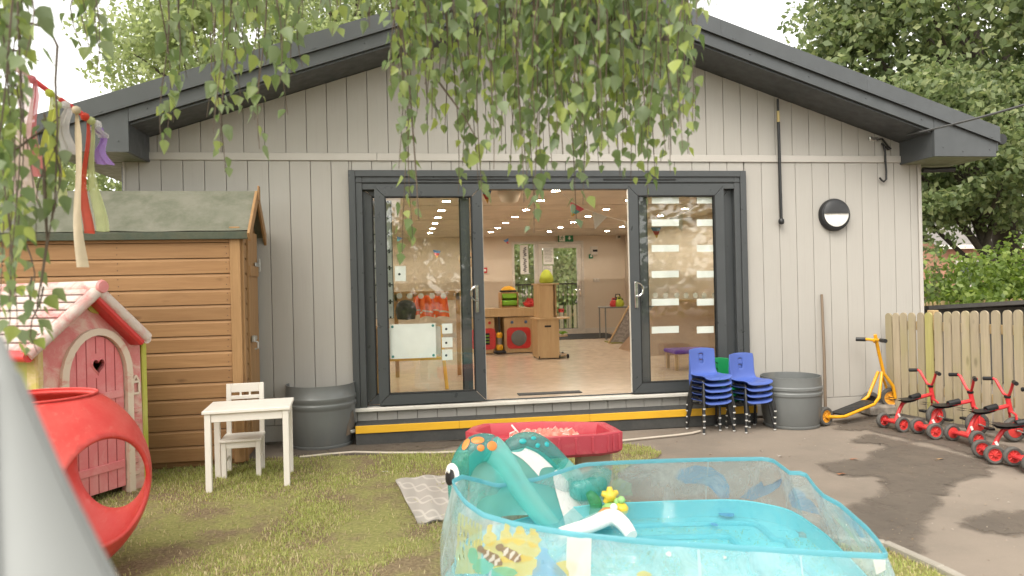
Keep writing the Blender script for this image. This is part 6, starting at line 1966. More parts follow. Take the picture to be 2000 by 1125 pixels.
# spots and eye
M_or = plain('orange_print', (.85, .25, .05), rough=.3); M_tealspot = plain('teal_print', (.02, .42, .44), rough=.3)
def on_tube(P_, R_l, px, py):
    d = ray(px, py).normalized(); best = None
    for i, c in enumerate(P_):
        v_ = CAM-c; b_ = v_.dot(d); disc_ = b_*b_-(v_.dot(v_)-R_l[i]**2)
        if disc_ > 0:
            t_ = -b_-math.sqrt(disc_)
            if best is None or t_ < best[0]: best = (t_, c)
    if best is None:
        i = min(range(len(P_)), key=lambda k: (P_[k]-CAM).cross(d).length-R_l[k]); c = P_[i]
        p = CAM+d*((c-CAM).dot(d)); n_ = (p-c).normalized(); return c+n_*R_l[i], n_
    p = CAM+d*best[0]; return p, (p-best[1]).normalized()
def blob(px, py, rx, ry, mat, name, P_=pl_, R_l=rl_, th=.006, lift=.002):
    p, n_ = on_tube(P_, R_l, px, py)
    up_ = Vector((0, 0, 1)); x_ = up_.cross(n_)
    if x_.length < .1: x_ = Vector((1, 0, 0))
    x_.normalize(); y_ = n_.cross(x_)
    rot = Matrix((x_*rx, y_*ry, n_*th)).transposed()
    q = MB(so_); q.lathe([(0, 1), (.5, .85), (.85, .5), (1, 0), (.85, -.5), (0, -1)], 18, p+n_*lift, rot=rot)
    q.build(name, mat, wh, smooth=70)
for px, py, rx, ry in ((910, 868, .022, .034), (933, 860, .036, .022), (939, 875, .020, .018), (961, 871, .028, .026)): blob(px, py, rx, ry, M_or, 'orange_spot')
for px, py, rx, ry in ((1021, 862, .022, .016), (1042, 856, .018, .012), (1050, 870, .014, .014), (1068, 868, .016, .016)): blob(px, py, rx, ry, M_tealspot, 'teal_spot', pr_, rr_l)
blob(884, 927, .050, .062, M_wv, 'eye_white'); blob(881, 931, .036, .046, M_black, 'eye', lift=.010); blob(882, 919, .012, .014, M_wv, 'eye_glint', lift=.018)

# ---- bath toys floating by the slide
def toy(px, py, z, label, cols, kind):
    p = gp(px, py, z)
    t = thing('bath_toy', label, 'bath toy', p, 0, 'bath toys floating in the pool')
    if kind == 'star':
        q = MB()
        for k in range(5):
            a = PI/2+2*PI*k/5
            q.tube([(0, 0, .05), (.05*math.cos(a), .01, .05+.05*math.sin(a))], [.030, .014], 10)
        q.lathe([(0, -.03), (.03, -.02), (.036, 0), (.03, .02), (0, .03)], 14, (0, 0, .05), rot=rx90)
        q.build('body', cols[0], t, smooth=60)
    elif kind == 'float':
        MB().lathe([(0, -.02), (.05, -.012), (.06, .005), (.04, .025), (0, .03)], 16).build('body', cols[0], t, smooth=60)
        MB().lathe([(0, 0), (.02, .005), (.022, .02), (.01, .034), (0, .036)], 12, (.03, 0, .02)).build('head', cols[1], t, smooth=60)
    else:
        MB().lathe([(0, -.025), (.035, -.018), (.04, .008), (.025, .03), (0, .036)], 14).build('body', cols[0], t, smooth=60)
        MB().lathe([(0, 0), (.018, .006), (.024, .022), (.014, .04), (0, .044)], 12, (.0, 0, .03)).build('head', cols[1], t, smooth=60)
M_ty = plain('toy_yellow', (.85, .58, .06), rough=.35); M_tg = plain('toy_green', (.35, .62, .22), rough=.4); M_to = plain('toy_orange', (.80, .33, .12), rough=.4)
toy(1192, 985, .13, 'yellow star shaped bath toy at the foot of the whale slide', [M_ty], 'star')
toy(1196, 992, .115, 'flat green bath toy below the yellow star', [M_tg, M_tg], 'float')
toy(1189, 1003, .115, 'small orange bath toy beside the white landing roll', [M_to, M_wv], 'float')
toy(1214, 994, .115, 'small yellow bath toy with a round head right of the others', [M_ty, M_tg], 'duck')

# ================================================================== RIBBON LINE at the left
rd_ = 3.05
rpx = [(-60, 55), (0, 104), (30, 128), (60, 152), (100, 182), (140, 209), (165, 226), (188, 243)]
rpt = [ap(x, y, rd_+.06*i) for i, (x, y) in enumerate(rpx)]
rop = thing('ribbon_stick', 'thin stick wrapped with red cloth reaching out from the birch on the left', 'stick', rpt[0])
MB(rpt[0]).tube([Vector((-3.2, -5.95, 1.95))]+rpt, [.014]+[.008]*len(rpt), 7).build('stick', M_twigs if 'M_twigs' in globals() else M_ply, rop, smooth=50)
M_rc = plain('red_wrap', (.62, .06, .06), rough=.8)
MB(rpt[0]).tube([rpt[0].lerp(rpt[1], .6), rpt[1], rpt[1].lerp(rpt[2], .4)], .017, 8).tube([rpt[3], rpt[4]], .012, 8).tube([rpt[4].lerp(rpt[5], .4), rpt[5], rpt[6]], .012, 8).build('wrap', M_rc, rop, smooth=60)
def cloth(name, c, trans=.5, alpha=0.0):
    m, n, l, b = newmat(name)
    v = coords(n, l, (1, 1, 1)); f = noise(n, l, v, 14, 5)
    col = ramp(n, l, f, [(.3, c), (.7, tuple(x*.85 for x in c))])
    l.new(col, b.inputs['Base Color']); b.inputs['Roughness'].default_value = .7
    tl = n.new('ShaderNodeBsdfTranslucent'); l.new(col, tl.inputs[0])
    mx = n.new('ShaderNodeMixShader'); mx.inputs[0].default_value = trans
    l.new(b.outputs[0], mx.inputs[1]); l.new(tl.outputs[0], mx.inputs[2]); res = mx.outputs[0]
    if alpha:
        tr = n.new('ShaderNodeBsdfTransparent'); m2 = n.new('ShaderNodeMixShader'); m2.inputs[0].default_value = alpha
        l.new(res, m2.inputs[1]); l.new(tr.outputs[0], m2.inputs[2]); res = m2.outputs[0]
    l.new(res, n['Material Output'].inputs[0]); return m
C_pink = cloth('pink_sheer', (.74, .26, .30), .5, .15); C_pale = cloth('pale_pink_sheer', (.76, .60, .58), .5, .25); C_lime = cloth('lime_sheer', (.60, .66, .12), .5, .12)
C_beige = cloth('beige_satin', (.60, .50, .36), .2); C_redr = cloth('red_sheer', (.72, .10, .06), .5, .1); C_purp = cloth('purple_net', (.44, .28, .66), .5, .05); C_white = cloth('white_tulle', (.74, .72, .72), .5, .3)
C_pale2 = cloth('pale_lime_sheer', (.62, .68, .36), .5, .15)
GR = 'cloth ribbons tied along the stick'
def ribbon(label, top, bot, w0, w1, mat, d=3.2, sway=.02, folds=2.0, ph=0.0, mid=None, cat='ribbon'):
    A = ap(top[0], top[1], d); Bq = ap(bot[0], bot[1], d)
    A = Vector((A.x, A.y, A.z)); 
    t = thing('ribbon', label, cat, A, 0, GR)
    side = RT.copy(); dep = Vector((FW.x, FW.y, 0)).normalized()
    def f(u, v):
        p = A.lerp(Bq, v)
        w_ = (w0+(w1-w0)*v)*(.35+.65*min(1, v*6))
        s_ = (u-.5)*w_
        return p-A+side*(s_+.012*math.sin(v*7+ph)*v)+dep*(sway*math.sin(v*5+ph+u*1.2)+.010*math.sin(u*PI*2*folds+v*3+ph))
    MB().grid(f, 14, 26).build('cloth', mat, t, smooth=True)
    MB().lathe([(0, -.02), (.016, -.012), (.02, 0), (.016, .012), (0, .02)], 8).build('knot', mat, t, smooth=60)
ribbon('long pale pink sheer ribbon at the far left of the stick', (38, 135), (52, 395), .075, .09, C_pale, 3.12, ph=.3)
ribbon('deep pink sheer ribbon hanging left of the lime one', (62, 155), (72, 345), .040, .060, C_pink, 3.16, ph=1.1)
ribbon('wide lime sheer ribbon with a thin tail', (97, 182), (103, 345), .05, .085, C_lime, 3.2, ph=.7)
ribbon('narrow lime tail hanging below the wide lime ribbon', (112, 205), (117, 402), .03, .028, C_pale2, 3.22, ph=2.0)
ribbon('bunched white tulle between the lime and beige ribbons', (128, 205), (128, 300), .06, .07, C_white, 3.25, ph=1.5)
ribbon('longest beige satin ribbon with a frayed end', (149, 215), (158, 522), .040, .048, C_beige, 3.22, sway=.008, folds=.6, ph=.2)
ribbon('orange red ribbon between the beige and pale lime ones', (166, 228), (171, 456), .026, .036, C_redr, 3.28, folds=1, ph=.9)
ribbon('pale lime ribbon tapering to a point at the stick end', (178, 236), (196, 452), .028, .05, C_pale2, 3.3, folds=1.2, ph=1.7)
ribbon('short purple net ribbon flaring out at the stick end', (194, 255), (204, 322), .03, .075, C_purp, 3.34, ph=.4)
ribbon('small white bow at the stick end above the purple net', (190, 243), (198, 268), .06, .045, C_white, 3.33, ph=2.2)
# ================================================================== VEGETATION
def rotmats(dirs, roll):
    """columns: side, along, normal for each leaf; dirs = unit vectors along the leaf"""
    a = np.where(np.abs(dirs[:, 2:3]) < .95, np.array([[0, 0, 1.0]]), np.array([[1.0, 0, 0]]))
    s = np.cross(dirs, a); s /= np.linalg.norm(s, axis=1, keepdims=True)
    nrm = np.cross(s, dirs)
    c, sn = np.cos(roll)[:, None], np.sin(roll)[:, None]
    s2 = s*c+nrm*sn; n2 = -s*sn+nrm*c
    return s2, dirs, n2
LEAF_V = np.array([(0, 0, 0), (.20, .06, .03), (.40, .24, .07), (.33, .40, .06), (.25, .60, .04), (.11, .82, .0), (0, 1.05, -.04), (-.11, .82, .0), (-.25, .60, .04), (-.33, .40, .06), (-.40, .24, .07), (-.20, .06, .03), (0, .25, -.02), (0, .55, -.02)], float)
LEAF_F = [(0, 1, 12), (1, 2, 12), (2, 3, 12), (3, 13, 12), (3, 4, 13), (4, 5, 13), (5, 6, 13), (6, 7, 13), (7, 8, 13), (8, 9, 13), (9, 12, 13), (9, 10, 12), (10, 11, 12), (11, 0, 12)]
M_birch = leafmat('birch_leaf', [(0, (.13, .185, .075)), (.25, (.19, .25, .105)), (.5, (.19, .235, .145)), (.75, (.26, .325, .115)), (1, (.36, .41, .13))], trans=.5, rough=.42, spec=.45)
M_twig = plain('birch_twig', (.12, .085, .06), (.09, .065, .05), rough=.7)
M_bark = plain('birch_bark', (.55, .52, .47), (.16, .14, .12), scale=6, rough=.8, lo=.55, hi=.65, bmp=.3, stretch=(1, 1, .35))
rr = random.Random(21); rn = np.random.default_rng(5)
birch = thing('birch_tree', 'weeping birch with drooping leafy strands hanging in front of the nursery', 'tree', (-3.3, -6.0, 0))
BO = birch.location
strands = []
def S(px, py, d, top=None, dens=1.0, size=1.0): strands.append((px, py, d, top, dens, size))
for px, py in [(782, 330), (790, 505), (806, 470), (830, 250), (850, 235), (872, 255), (893, 380), (908, 325), (930, 360), (936, 392), (960, 330), (985, 295), (1002, 330), (1018, 395), (1040, 425), (1048, 455), (1075, 330), (1098, 300), (1122, 440), (1118, 350), (1150, 305), (1170, 330), (1192, 300), (1212, 345), (1232, 362), (1250, 300), (1265, 395), (1276, 350), (1300, 300), (1312, 340), (1330, 250), (1340, 300), (1352, 265), (1362, 250), (1140, 400), (1060, 380), (1028, 350)]:
    S(px, py, rr.uniform(2.5, 3.2), dens=.85)
for k in range(50): S(rr.uniform(765, 1345), rr.uniform(90, 275), rr.uniform(2.4, 3.3))
for k in range(24): S(rr.uniform(900, 1345), rr.uniform(150, 290), rr.uniform(2.4, 3.3), dens=.9)
for k in range(16): S(rr.uniform(1130, 1350), rr.uniform(200, 300), rr.uniform(2.4, 3.0), dens=.95)
for px, py in [(322, 285), (330, 255), (345, 240), (360, 150), (405, 230), (425, 262), (432, 335), (440, 300), (455, 195), (470, 215), (500, 235), (512, 292), (548, 165), (560, 222), (575, 150), (590, 130), (385, 120), (640, 45), (700, 30), (655, 70), (728, 55), (515, 130)]:
    S(px, py, rr.uniform(2.4, 3.0), dens=.9)
for k in range(26): S(rr.uniform(785, 1340), rr.uniform(50, 190), rr.uniform(2.4, 3.2))
for k in range(8): S(rr.uniform(330, 730), rr.uniform(5, 45), rr.uniform(2.4, 3.1), dens=.9)
for k in range(5): S(rr.uniform(320, 560), rr.uniform(50, 140), rr.uniform(2.4, 3.1), dens=.9)
for px, py in [(14, 690), (22, 655), (30, 610), (40, 575), (30, 520), (6, 640), (-12, 560), (60, 470), (20, 400), (-25, 640), (5, 450), (25, 300), (5, 250), (-20, 380), (40, 200), (12, 160), (55, 130)]:
    S(px, py, rr.uniform(1.9, 2.35), size=.92, dens=.8)
for px, py, tp_ in [(68, 690, 560), (74, 655, 540), (60, 600, 400), (112, 440, 225), (118, 415, 235), (100, 330, 240), (82, 420, 300)]: S(px, py, 2.25, top=tp_, size=.92)
for px, py in [(150, 90), (172, 130), (186, 148), (196, 105), (160, 40), (50, 40), (178, 60), (1345, 25), (1365, 45), (1372, 30), (1400, 12)]:
    S(px, py, rr.uniform(2.2, 2.6), dens=.75)
base = []; dirs = []; size = []; roll = []
tw = MB(BO); tw2 = []
stemV = []; 
for (px, py, d, top, dens, sz) in strands:
    bot = ap(px, py, d)
    ztop = CAM.z+.41*d+rr.uniform(.10, .35) if top is None else ap(px, top, d).z
    length = ztop-bot.z
    lean = Vector((rr.uniform(-.10, .10), rr.uniform(-.10, .10), 0))*min(1, length)
    n = max(4, int(length/.05))
    pts = []
    ph = rr.uniform(0, 6)
    for k in range(n+1):
        f = k/n
        pts.append(Vector((bot.x, bot.y, 0))+lean*(1-f)**2+Vector((.012*math.sin(f*6+ph), .012*math.cos(f*5+ph), ztop-length*f)))
    tw.tube(pts, [.0035-.0022*k/n for k in range(n+1)], 4, caps=False)
    step = .029/dens
    m = int(length/step)
    for k in range(m):
        f = k/m
        if rr.random() < .10: continue
        x = f*n; i = min(int(x), n-1); p = pts[i].lerp(pts[i+1], x-i)
        a = rr.uniform(0, 2*PI); out_ = Vector((math.cos(a), math.sin(a), 0))
        pet = out_*rr.uniform(.008, .030)+Vector((0, 0, -rr.uniform(.0, .02)))
        dv_ = (Vector((0, 0, -1))*rr.uniform(.75, 1.3)+out_*rr.uniform(.1, .75)+Vector((rr.uniform(-.2, .2), rr.uniform(-.2, .2), 0))).normalized()
        base.append(p+pet); dirs.append(dv_); size.append(sz*rr.uniform(.033, .069)*(1 if f < .85 else .85)); roll.append(rr.uniform(-1.4, 1.4))
    # a soft twig tip leaf
base = np.array([tuple(p) for p in base]); dirs = np.array([tuple(p) for p in dirs]); size = np.array(size); roll = np.array(roll)
# leaves nearest and biggest in the picture first: 300 become objects of their own
scr = np.array([proj(p) for p in base])
inside = (scr[:, 0] > 5) & (scr[:, 0] < 1995) & (scr[:, 1] > 5) & (scr[:, 1] < 1100)
prior = np.where(inside, size/scr[:, 2], 0)
order = np.argsort(-prior)
solo = order[:300]; rest = order[300:]
s_, a_, n_ = rotmats(dirs, roll)
TW = np.array(LEAF_V)
def leaf_verts(idx):
    curl = rn.uniform(-.12, .18, len(idx))
    Vt = np.repeat(TW[None], len(idx), 0).copy()
    Vt[:, :, 2] += curl[:, None]*(TW[None, :, 1]**2)
    Vt[:, :, 2] *= rn.uniform(.4, 2.4, len(idx))[:, None]
    Vt[:, :, 0] *= rn.uniform(.85, 1.12, len(idx))[:, None]
    w_ = Vt[:, :, 0:1]*s_[idx][:, None]+Vt[:, :, 1:2]*a_[idx][:, None]+Vt[:, :, 2:3]*n_[idx][:, None]
    return base[idx][:, None]+w_*size[idx][:, None, None]
Vr = leaf_verts(rest)
nv = len(LEAF_V)
Fr = (np.array(LEAF_F)[None]+(np.arange(len(rest))*nv)[:, None, None]).reshape(-1, 3)
me = fast('foliage', (Vr.reshape(-1, 3)-np.array(BO)), Fr, M_birch)
tag(link('foliage', me, birch), kind='stuff')
leafmeshes = []
for k in range(6):
    V = TW.copy(); V[:, 2] += rn.uniform(-.12, .18)*V[:, 1]**2; V[:, 2] *= rn.uniform(.5, 2.2); V[:, 0] *= rn.uniform(.88, 1.1)
    leafmeshes.append(fast('leaf', V, np.array(LEAF_F), M_birch))
for c, i in enumerate(solo):
    o = bpy.data.objects.new('leaf', leafmeshes[c % 6]); COL.objects.link(o); o.parent = birch
    Mx = Matrix((tuple(s_[i]), tuple(a_[i]), tuple(n_[i]))).transposed()
    sz = size[i]
    o.matrix_local = Matrix.Translation(Vector(base[i])-BO) @ Mx.to_4x4() @ Matrix.Scale(sz, 4)
tag(tw.build('twig', M_twig, birch), kind='stuff')
# bare woody twigs that show between the leaves
for pts in ([(770, -40), (785, 60), (800, 170), (812, 330), (818, 430)], [(820, 95), (850, 150), (905, 225), (930, 270)], [(20, -60), (40, 40), (95, 55), (112, 90), (108, 160), (112, 240), (108, 380), (80, 560)], [(-30, 90), (40, 100), (78, 120)], [(-40, 330), (40, 285), (118, 228)], [(85, 330), (92, 470), (72, 600)]):
    q = MB(BO); P_ = [ap(x, y, 2.25 if pts[0][0] < 300 else 2.75) for x, y in pts]
    q.tube(P_, [.006-.004*k/(len(P_)-1) for k in range(len(P_))], 5).build('branch', M_twig, birch, smooth=60)
# trunk and limbs, out of the picture to the left of the camera
MB(BO).tube([(-3.3, -6.0, -.05), (-3.25, -6.0, 1.2), (-3.15, -5.95, 3.2), (-3.0, -5.9, 5.5), (-2.9, -5.8, 8.0)], [.19, .16, .14, .09, .03], 12).build('trunk', M_bark, birch, smooth=60)
limbs = [[(-3.1, -5.95, 3.6), (-1.6, -5.3, 4.2), (.0, -4.6, 4.1), (1.0, -4.1, 3.4)], [(-3.05, -5.9, 4.2), (-1.8, -5.0, 4.6), (-.4, -4.4, 4.2), (.2, -4.2, 3.3)], [(-3.15, -5.95, 3.2), (-2.2, -5.4, 3.5), (-1.2, -5.0, 3.2), (-.9, -4.9, 2.7)], [(-3.0, -5.9, 5.0), (-1.5, -6.5, 5.6), (.5, -6.6, 5.2)], [(-3, -5.9, 5.4), (-4, -4.5, 6), (-4.2, -3.2, 5.4)], [(-2.95, -5.85, 6), (-1.5, -4.6, 6.4), (0, -3.9, 5.6)]]
for L_ in limbs: MB(BO).tube(L_, [.06, .045, .03, .012][:len(L_)], 8).build('branch', M_bark, birch, smooth=60)
def scatter(centers, rads, per, lsize, rng, flat=.0, squash=(1, 1, 1)):
    """leaf quads scattered in clumps; returns verts, faces"""
    C_ = np.repeat(np.asarray(centers), per, 0); Rr = np.repeat(np.asarray(rads), per)
    n = len(C_)
    d = rng.normal(size=(n, 3)); d /= np.linalg.norm(d, axis=1, keepdims=True)
    rad = Rr*rng.uniform(.25, 1.0, n)**.6
    P_ = C_+d*rad[:, None]*np.array(squash)
    al = rng.normal(size=(n, 3)); al[:, 2] -= .35; al += d*.5; al /= np.linalg.norm(al, axis=1, keepdims=True)
    ss, aa, nn = rotmats(al, rng.uniform(0, 6.28, n))
    ls = lsize*rng.uniform(.6, 1.3, n)
    T = np.array([(0, -.5, 0), (.34, -.05, .08), (0, .55, 0), (-.34, -.05, .08)])
    V = P_[:, None]+(T[None, :, 0:1]*ss[:, None]+T[None, :, 1:2]*aa[:, None]+T[None, :, 2:3]*nn[:, None])*ls[:, None, None]
    F = (np.arange(n)[:, None]*4+np.array([[0, 1, 2, 3]]))
    return V.reshape(-1, 3), F
# high crown of the birch over the yard (it shades the left of the facade)
cen = np.concatenate([np.stack([rn.uniform(-5.2, 1.4, 80), rn.uniform(-7.4, -3.6, 80), rn.uniform(3.7, 7.2, 80)], 1), np.stack([rn.uniform(-6.5, .2, 230), rn.uniform(-4.6, -1.6, 230), rn.uniform(3.9, 7.0, 230)], 1)])
keep = cen[:, 2] > 1.41+.47*np.maximum(0, cen[:, 1]+6.9)+.75
cen = cen[keep]
V, F = scatter(cen, np.full(len(cen), .55), 60, .085, rn)
tag(link('crown', fast('crown', V-np.array(BO), F, M_birch), birch), kind='stuff')

# ---- background trees
def blob_tree(name, label, base_, crown_c, crown_r, nclump, clump_r, per, lsize, mat, trunk_r, seed, barkmat, group=None, lower=None, nl=7):
    g_ = np.random.default_rng(seed); r3 = random.Random(seed)
    t = thing(name, label, 'tree', base_, 0, group)
    B0 = np.array(base_)
    d = g_.normal(size=(nclump, 3)); d /= np.linalg.norm(d, axis=1, keepdims=True)
    rad = g_.uniform(.35, 1.0, nclump)**.55
    c_ = np.array(crown_c)+d*rad[:, None]*np.array(crown_r)*(1+.18*np.sin(d[:, :1]*5+seed)*np.cos(d[:, 2:]*4))
    if lower is not None: c_ = c_[c_[:, 2] > lower+g_.uniform(-.4, .6, len(c_))]
    rads = clump_r*g_.uniform(.55, 1.35, len(c_))
    V, F = scatter(c_, rads, per, lsize, g_, squash=(1.1, 1.1, .72))
    tag(link('crown', fast('crown', V-B0, F, mat), t), kind='stuff')
    top = Vector(crown_c)
    MB(base_).tube([Vector(base_)+Vector((0, 0, -.1)), Vector(base_).lerp(top, .45)+Vector((.1, 0, 0)), top], [trunk_r, trunk_r*.75, trunk_r*.35], 10).build('trunk', barkmat, t, smooth=60)
    for k in range(nl):
        e = Vector(c_[r3.randrange(len(c_))]); s0 = Vector(base_).lerp(top, r3.uniform(.35, .8))
        mid = s0.lerp(e, .5)+Vector((0, 0, r3.uniform(-.2, .5)))
        MB(base_).tube([s0, mid, e], [trunk_r*.4, trunk_r*.25, trunk_r*.08], 6).build('branch', barkmat, t, smooth=60)
    return t
M_oak = leafmat('oak_leaf', [(0, (.10, .135, .058)), (.4, (.145, .187, .080)), (.7, (.20, .238, .105)), (1, (.28, .305, .145))], trans=.48, rough=.5)
M_light = leafmat('light_leaf', [(0, (.19, .23, .10)), (.5, (.26, .305, .14)), (1, (.36, .40, .20))], trans=.5, rough=.55)
M_bush = leafmat('bush_leaf', [(0, (.10, .15, .035)), (.5, (.155, .22, .05)), (1, (.26, .32, .085))], trans=.45, rough=.5)
M_dark = plain('dark_bark', (.075, .058, .042), (.05, .04, .03), scale=8, rough=.9, bmp=.5, bscale=30)
def at(px, py, d): p = ap(px, py, d); return (p.x, p.y, p.z)
def foot(px, d): p = ap(px, 560, d); return (p.x, p.y, 0)
c1 = at(1900, 60, 15)
blob_tree('oak_tree', 'large dark green oak rising behind the right end of the nursery roof', foot(1985, 15.5), c1, (4.0, 3.2, 4.3), 520, .62, 105, .16, M_oak, .32, 3, M_dark, lower=2.3, nl=12)
c1 = at(1880, 330, 12.5)
blob_tree('oak_tree', 'darker oak with low boughs behind the picket fence corner', foot(1960, 12.8), (c1[0], c1[1], c1[2]+.2), (1.75, 1.4, 1.55), 150, .42, 105, .11, M_oak, .16, 8, M_dark, lower=2.0, nl=9)
c1 = at(2090, 300, 13.0)
blob_tree('oak_tree', 'oak at the right picture edge with boughs over the brick house', foot(2120, 13.2), (c1[0], c1[1], c1[2]), (2.0, 1.5, 2.2), 150, .5, 100, .12, M_oak, .18, 12, M_dark, lower=2.4, nl=9)
c1 = at(480, 130, 19)
blob_tree('ash_tree', 'pale airy ash tree behind the left slope of the roof', foot(470, 19), c1, (3.5, 2.4, 3.0), 330, .62, 80, .15, M_light, .22, 5, M_dark, nl=12)
c1 = at(700, -90, 21)
blob_tree('ash_tree', 'airy ash tree above the roof left of the hanging birch strands', foot(700, 21), c1, (2.6, 2.2, 3.2), 170, .65, 70, .15, M_light, .2, 6, M_dark, nl=8)
c1 = at(165, 390, 14)
blob_tree('bushy_tree', 'green bushy tree glimpsed below the left eave behind the shed', foot(165, 14), (c1[0], c1[1], c1[2]), (1.6, 1.2, 1.7), 110, .45, 70, .11, M_light, .12, 9, M_dark, nl=4)
c1 = at(-40, 420, 12)
blob_tree('bushy_tree', 'green bushy tree behind the shed at the left picture edge', foot(-40, 12), (c1[0], c1[1], c1[2]), (1.5, 1.2, 1.9), 110, .45, 70, .11, M_light, .12, 10, M_dark, nl=4)
def bush(label, c, r, n, per, lsize, mat, seed, clump=.3, name='leafy_bush'):
    g_ = np.random.default_rng(seed)
    t = thing(name, label, 'bush', (c[0], c[1], 0))
    d = g_.normal(size=(n, 3)); d /= np.linalg.norm(d, axis=1, keepdims=True); d[:, 2] = np.abs(d[:, 2])
    cc_ = np.array((c[0], c[1], 0))+d*np.array(r)*(g_.uniform(.3, 1, n)**.5)[:, None]
    V, F = scatter(cc_, np.full(n, clump), per, lsize, g_)
    tag(link('foliage', fast('foliage', V-np.array((c[0], c[1], 0)), F, mat), t), kind='stuff')
    for k in range(5):
        e = Vector(cc_[k])-Vector((c[0], c[1], 0))
        MB().tube([(.05*k-.1, 0, 0), tuple(e)], [.03, .008], 5).build('stem', M_dark, t)
p = foot(1870, 10.5); bush('bright green bush behind the newer picket fence', p, (1.1, .8, 1.75), 90, 90, .085, M_bush, 31)
p = foot(1985, 11.2); bush('bright green bush below the brick house', p, (1.2, .8, 1.85), 90, 90, .09, M_bush, 32)
p = foot(1800, 11.5); bush('dark green bush beside the corner of the nursery', p, (.8, .6, 1.9), 60, 80, .09, M_oak, 33)
p = foot(2120, 11.0); bush('bright green bush at the right picture edge', p, (1.0, .8, 1.9), 60, 80, .09, M_bush, 34)
for i, (x, y, r) in enumerate(((2.2, 15.5, (1.4, 1.0, 3.2)), (4.2, 16.5, (1.6, 1.0, 3.8)), (6.2, 15.8, (1.5, 1.0, 3.3)), (8.0, 17.0, (1.5, 1.0, 3.6)))):
    bush(['pale green bush seen through the narrow rear window', 'pale green bush seen through the middle of the rear door', 'pale green bush seen through the right of the rear door', 'green bush beyond the rear garden behind the building'][i], (x, y), r, 120, 60, .16, M_light, 40+i, .5)
tag(MB().add([(-3, 10.8, .003), (14, 10.8, .003), (14, 22, .003), (-3, 22, .003)], [(0, 1, 2, 3)]).build('rear_lawn', plain('rear_grass', (.16, .21, .06), (.22, .23, .09), scale=5, rough=.9)), 'lawn behind the nursery seen through the rear door', kind='structure')
t = thing('rear_fence', 'low weathered board fence behind the rear railing', 'fence', (4.4, 12.2, 0))
for k in range(18): MB().box((-1.7+.2*k, 0, .45), (.13, .02, .85), .004).build('board', M_pick[0], t)
MB().box((0, .03, .62), (3.6, .04, .08), .004).build('rail', M_rail, t)
# brick house glimpsed through the boughs on the right
hb = ap(1960, 560, 27)
t = thing('brick_house', 'red brick house with grey roof glimpsed through the boughs on the right', 'house', (hb.x, hb.y, 0))
M_brick = plain('brick_wall', (.42, .22, .15), (.36, .18, .12), scale=9, rough=.9, bmp=.3)
MB().box((0, 2, 1.35), (5.4, 4, 2.7)).build('wall', M_brick, t)
M_slate = plain('slate', (.20, .18, .17), (.16, .15, .14), scale=6, rough=.8)
q = MB(); q.prism([(-3.0, -.3, 2.55), (3.0, -.3, 2.55), (3.0, 2, 4.0), (-3.0, 2, 4.0)], (0, .10, .05)); q.prism([(-3.0, 4.3, 2.55), (3.0, 4.3, 2.55), (3.0, 2.02, 4.0), (-3.0, 2.02, 4.0)], (0, -.10, .05)); q.build('roof', M_slate, t)
for x in (-1.5, 1.4):
    f = MB().box((x, -.02, 1.5), (1.1, .06, 1.0)).build('window', M_upvc, t); MB().box((x, -.055, 1.5), (.9, .02, .8)).build('pane', plain('dark_pane', (.04, .05, .05), rough=.1), f)
MB().bar((-3.0, -.34, 2.50), (3.0, -.34, 2.50), .06, .14).build('bargeboard', M_white, t)
# treeline behind the camera: it is what the glass mirrors
cen = np.stack([rn.uniform(-16, 20, 420), rn.uniform(-24, -19, 420), rn.uniform(.2, 7.5, 420)], 1)
cen = cen[cen[:, 2] < 4.6+1.8*np.sin(cen[:, 0]*.7)+1.2*np.sin(cen[:, 0]*1.9)]
V, F = scatter(cen, np.full(len(cen), 1.1), 45, .42, rn)
o = link('treeline', fast('treeline', V, F, M_oak)); tag(o, 'line of trees on the far side of the yard', kind='stuff')

# ---- grass blades on the lawn
def inlawn(x, y):
    n = len(LAWN); c = np.zeros(len(x), bool); j = n-1
    for i in range(n):
        xi, yi, xj, yj = LAWN[i].x, LAWN[i].y, LAWN[j].x, LAWN[j].y
        hit = ((yi > y) != (yj > y)) & (x < (xj-xi)*(y-yi)/((yj-yi) or 1e-9)+xi)
        c ^= hit; j = i
    return c
NB = 230000
gx_ = rn.uniform(-3.6, 2.6, NB); gy_ = -.45-rn.uniform(0, 1, NB)**.8*4.6
ok = inlawn(gx_, gy_)
ok &= ~((np.abs(gx_-mo.x) < .01))
def vn(x, y, s, seed):
    g_ = np.random.default_rng(seed); T = g_.uniform(0, 1, (64, 64))
    X = x*s+100; Y = y*s+100; i = np.floor(X).astype(int); j = np.floor(Y).astype(int); fx = X-i; fy = Y-j
    fx = fx*fx*(3-2*fx); fy = fy*fy*(3-2*fy)
    g2 = lambda a, b: T[a % 64, b % 64]
    return (g2(i, j)*(1-fx)+g2(i+1, j)*fx)*(1-fy)+(g2(i, j+1)*(1-fx)+g2(i+1, j+1)*fx)*fy
dn_ = .6*vn(gx_, gy_, 1.7, 1)+.3*vn(gx_, gy_, 4.3, 2)+.25*vn(gx_, gy_, 11, 3)
for (px, py, rad) in ((735, 972, .26), (715, 1040, .20), (480, 1010, .30), (330, 1060, .28), (690, 905, .15), (860, 1115, .22)):
    p = gp(px, py); dn_ -= .75*np.exp(-((gx_-p.x)**2+((gy_-p.y)*.7)**2)/rad**2)
gbonus = .28*np.exp(-((gy_+.85)/.35)**2)
for (px, py, rad) in ((780, 900, .5), (600, 1000, .35), (1260, 880, .35)):
    p = gp(px, py); gbonus = gbonus+.22*np.exp(-((gx_-p.x)**2+(gy_-p.y)**2)/rad**2)
dn_ = dn_+gbonus*.6
ok &= rn.uniform(0, 1, NB) < np.clip((dn_-.22)*2.4, .05, 1)
gx_, gy_, dn_, gb2 = gx_[ok], gy_[ok], dn_[ok], gbonus[ok]
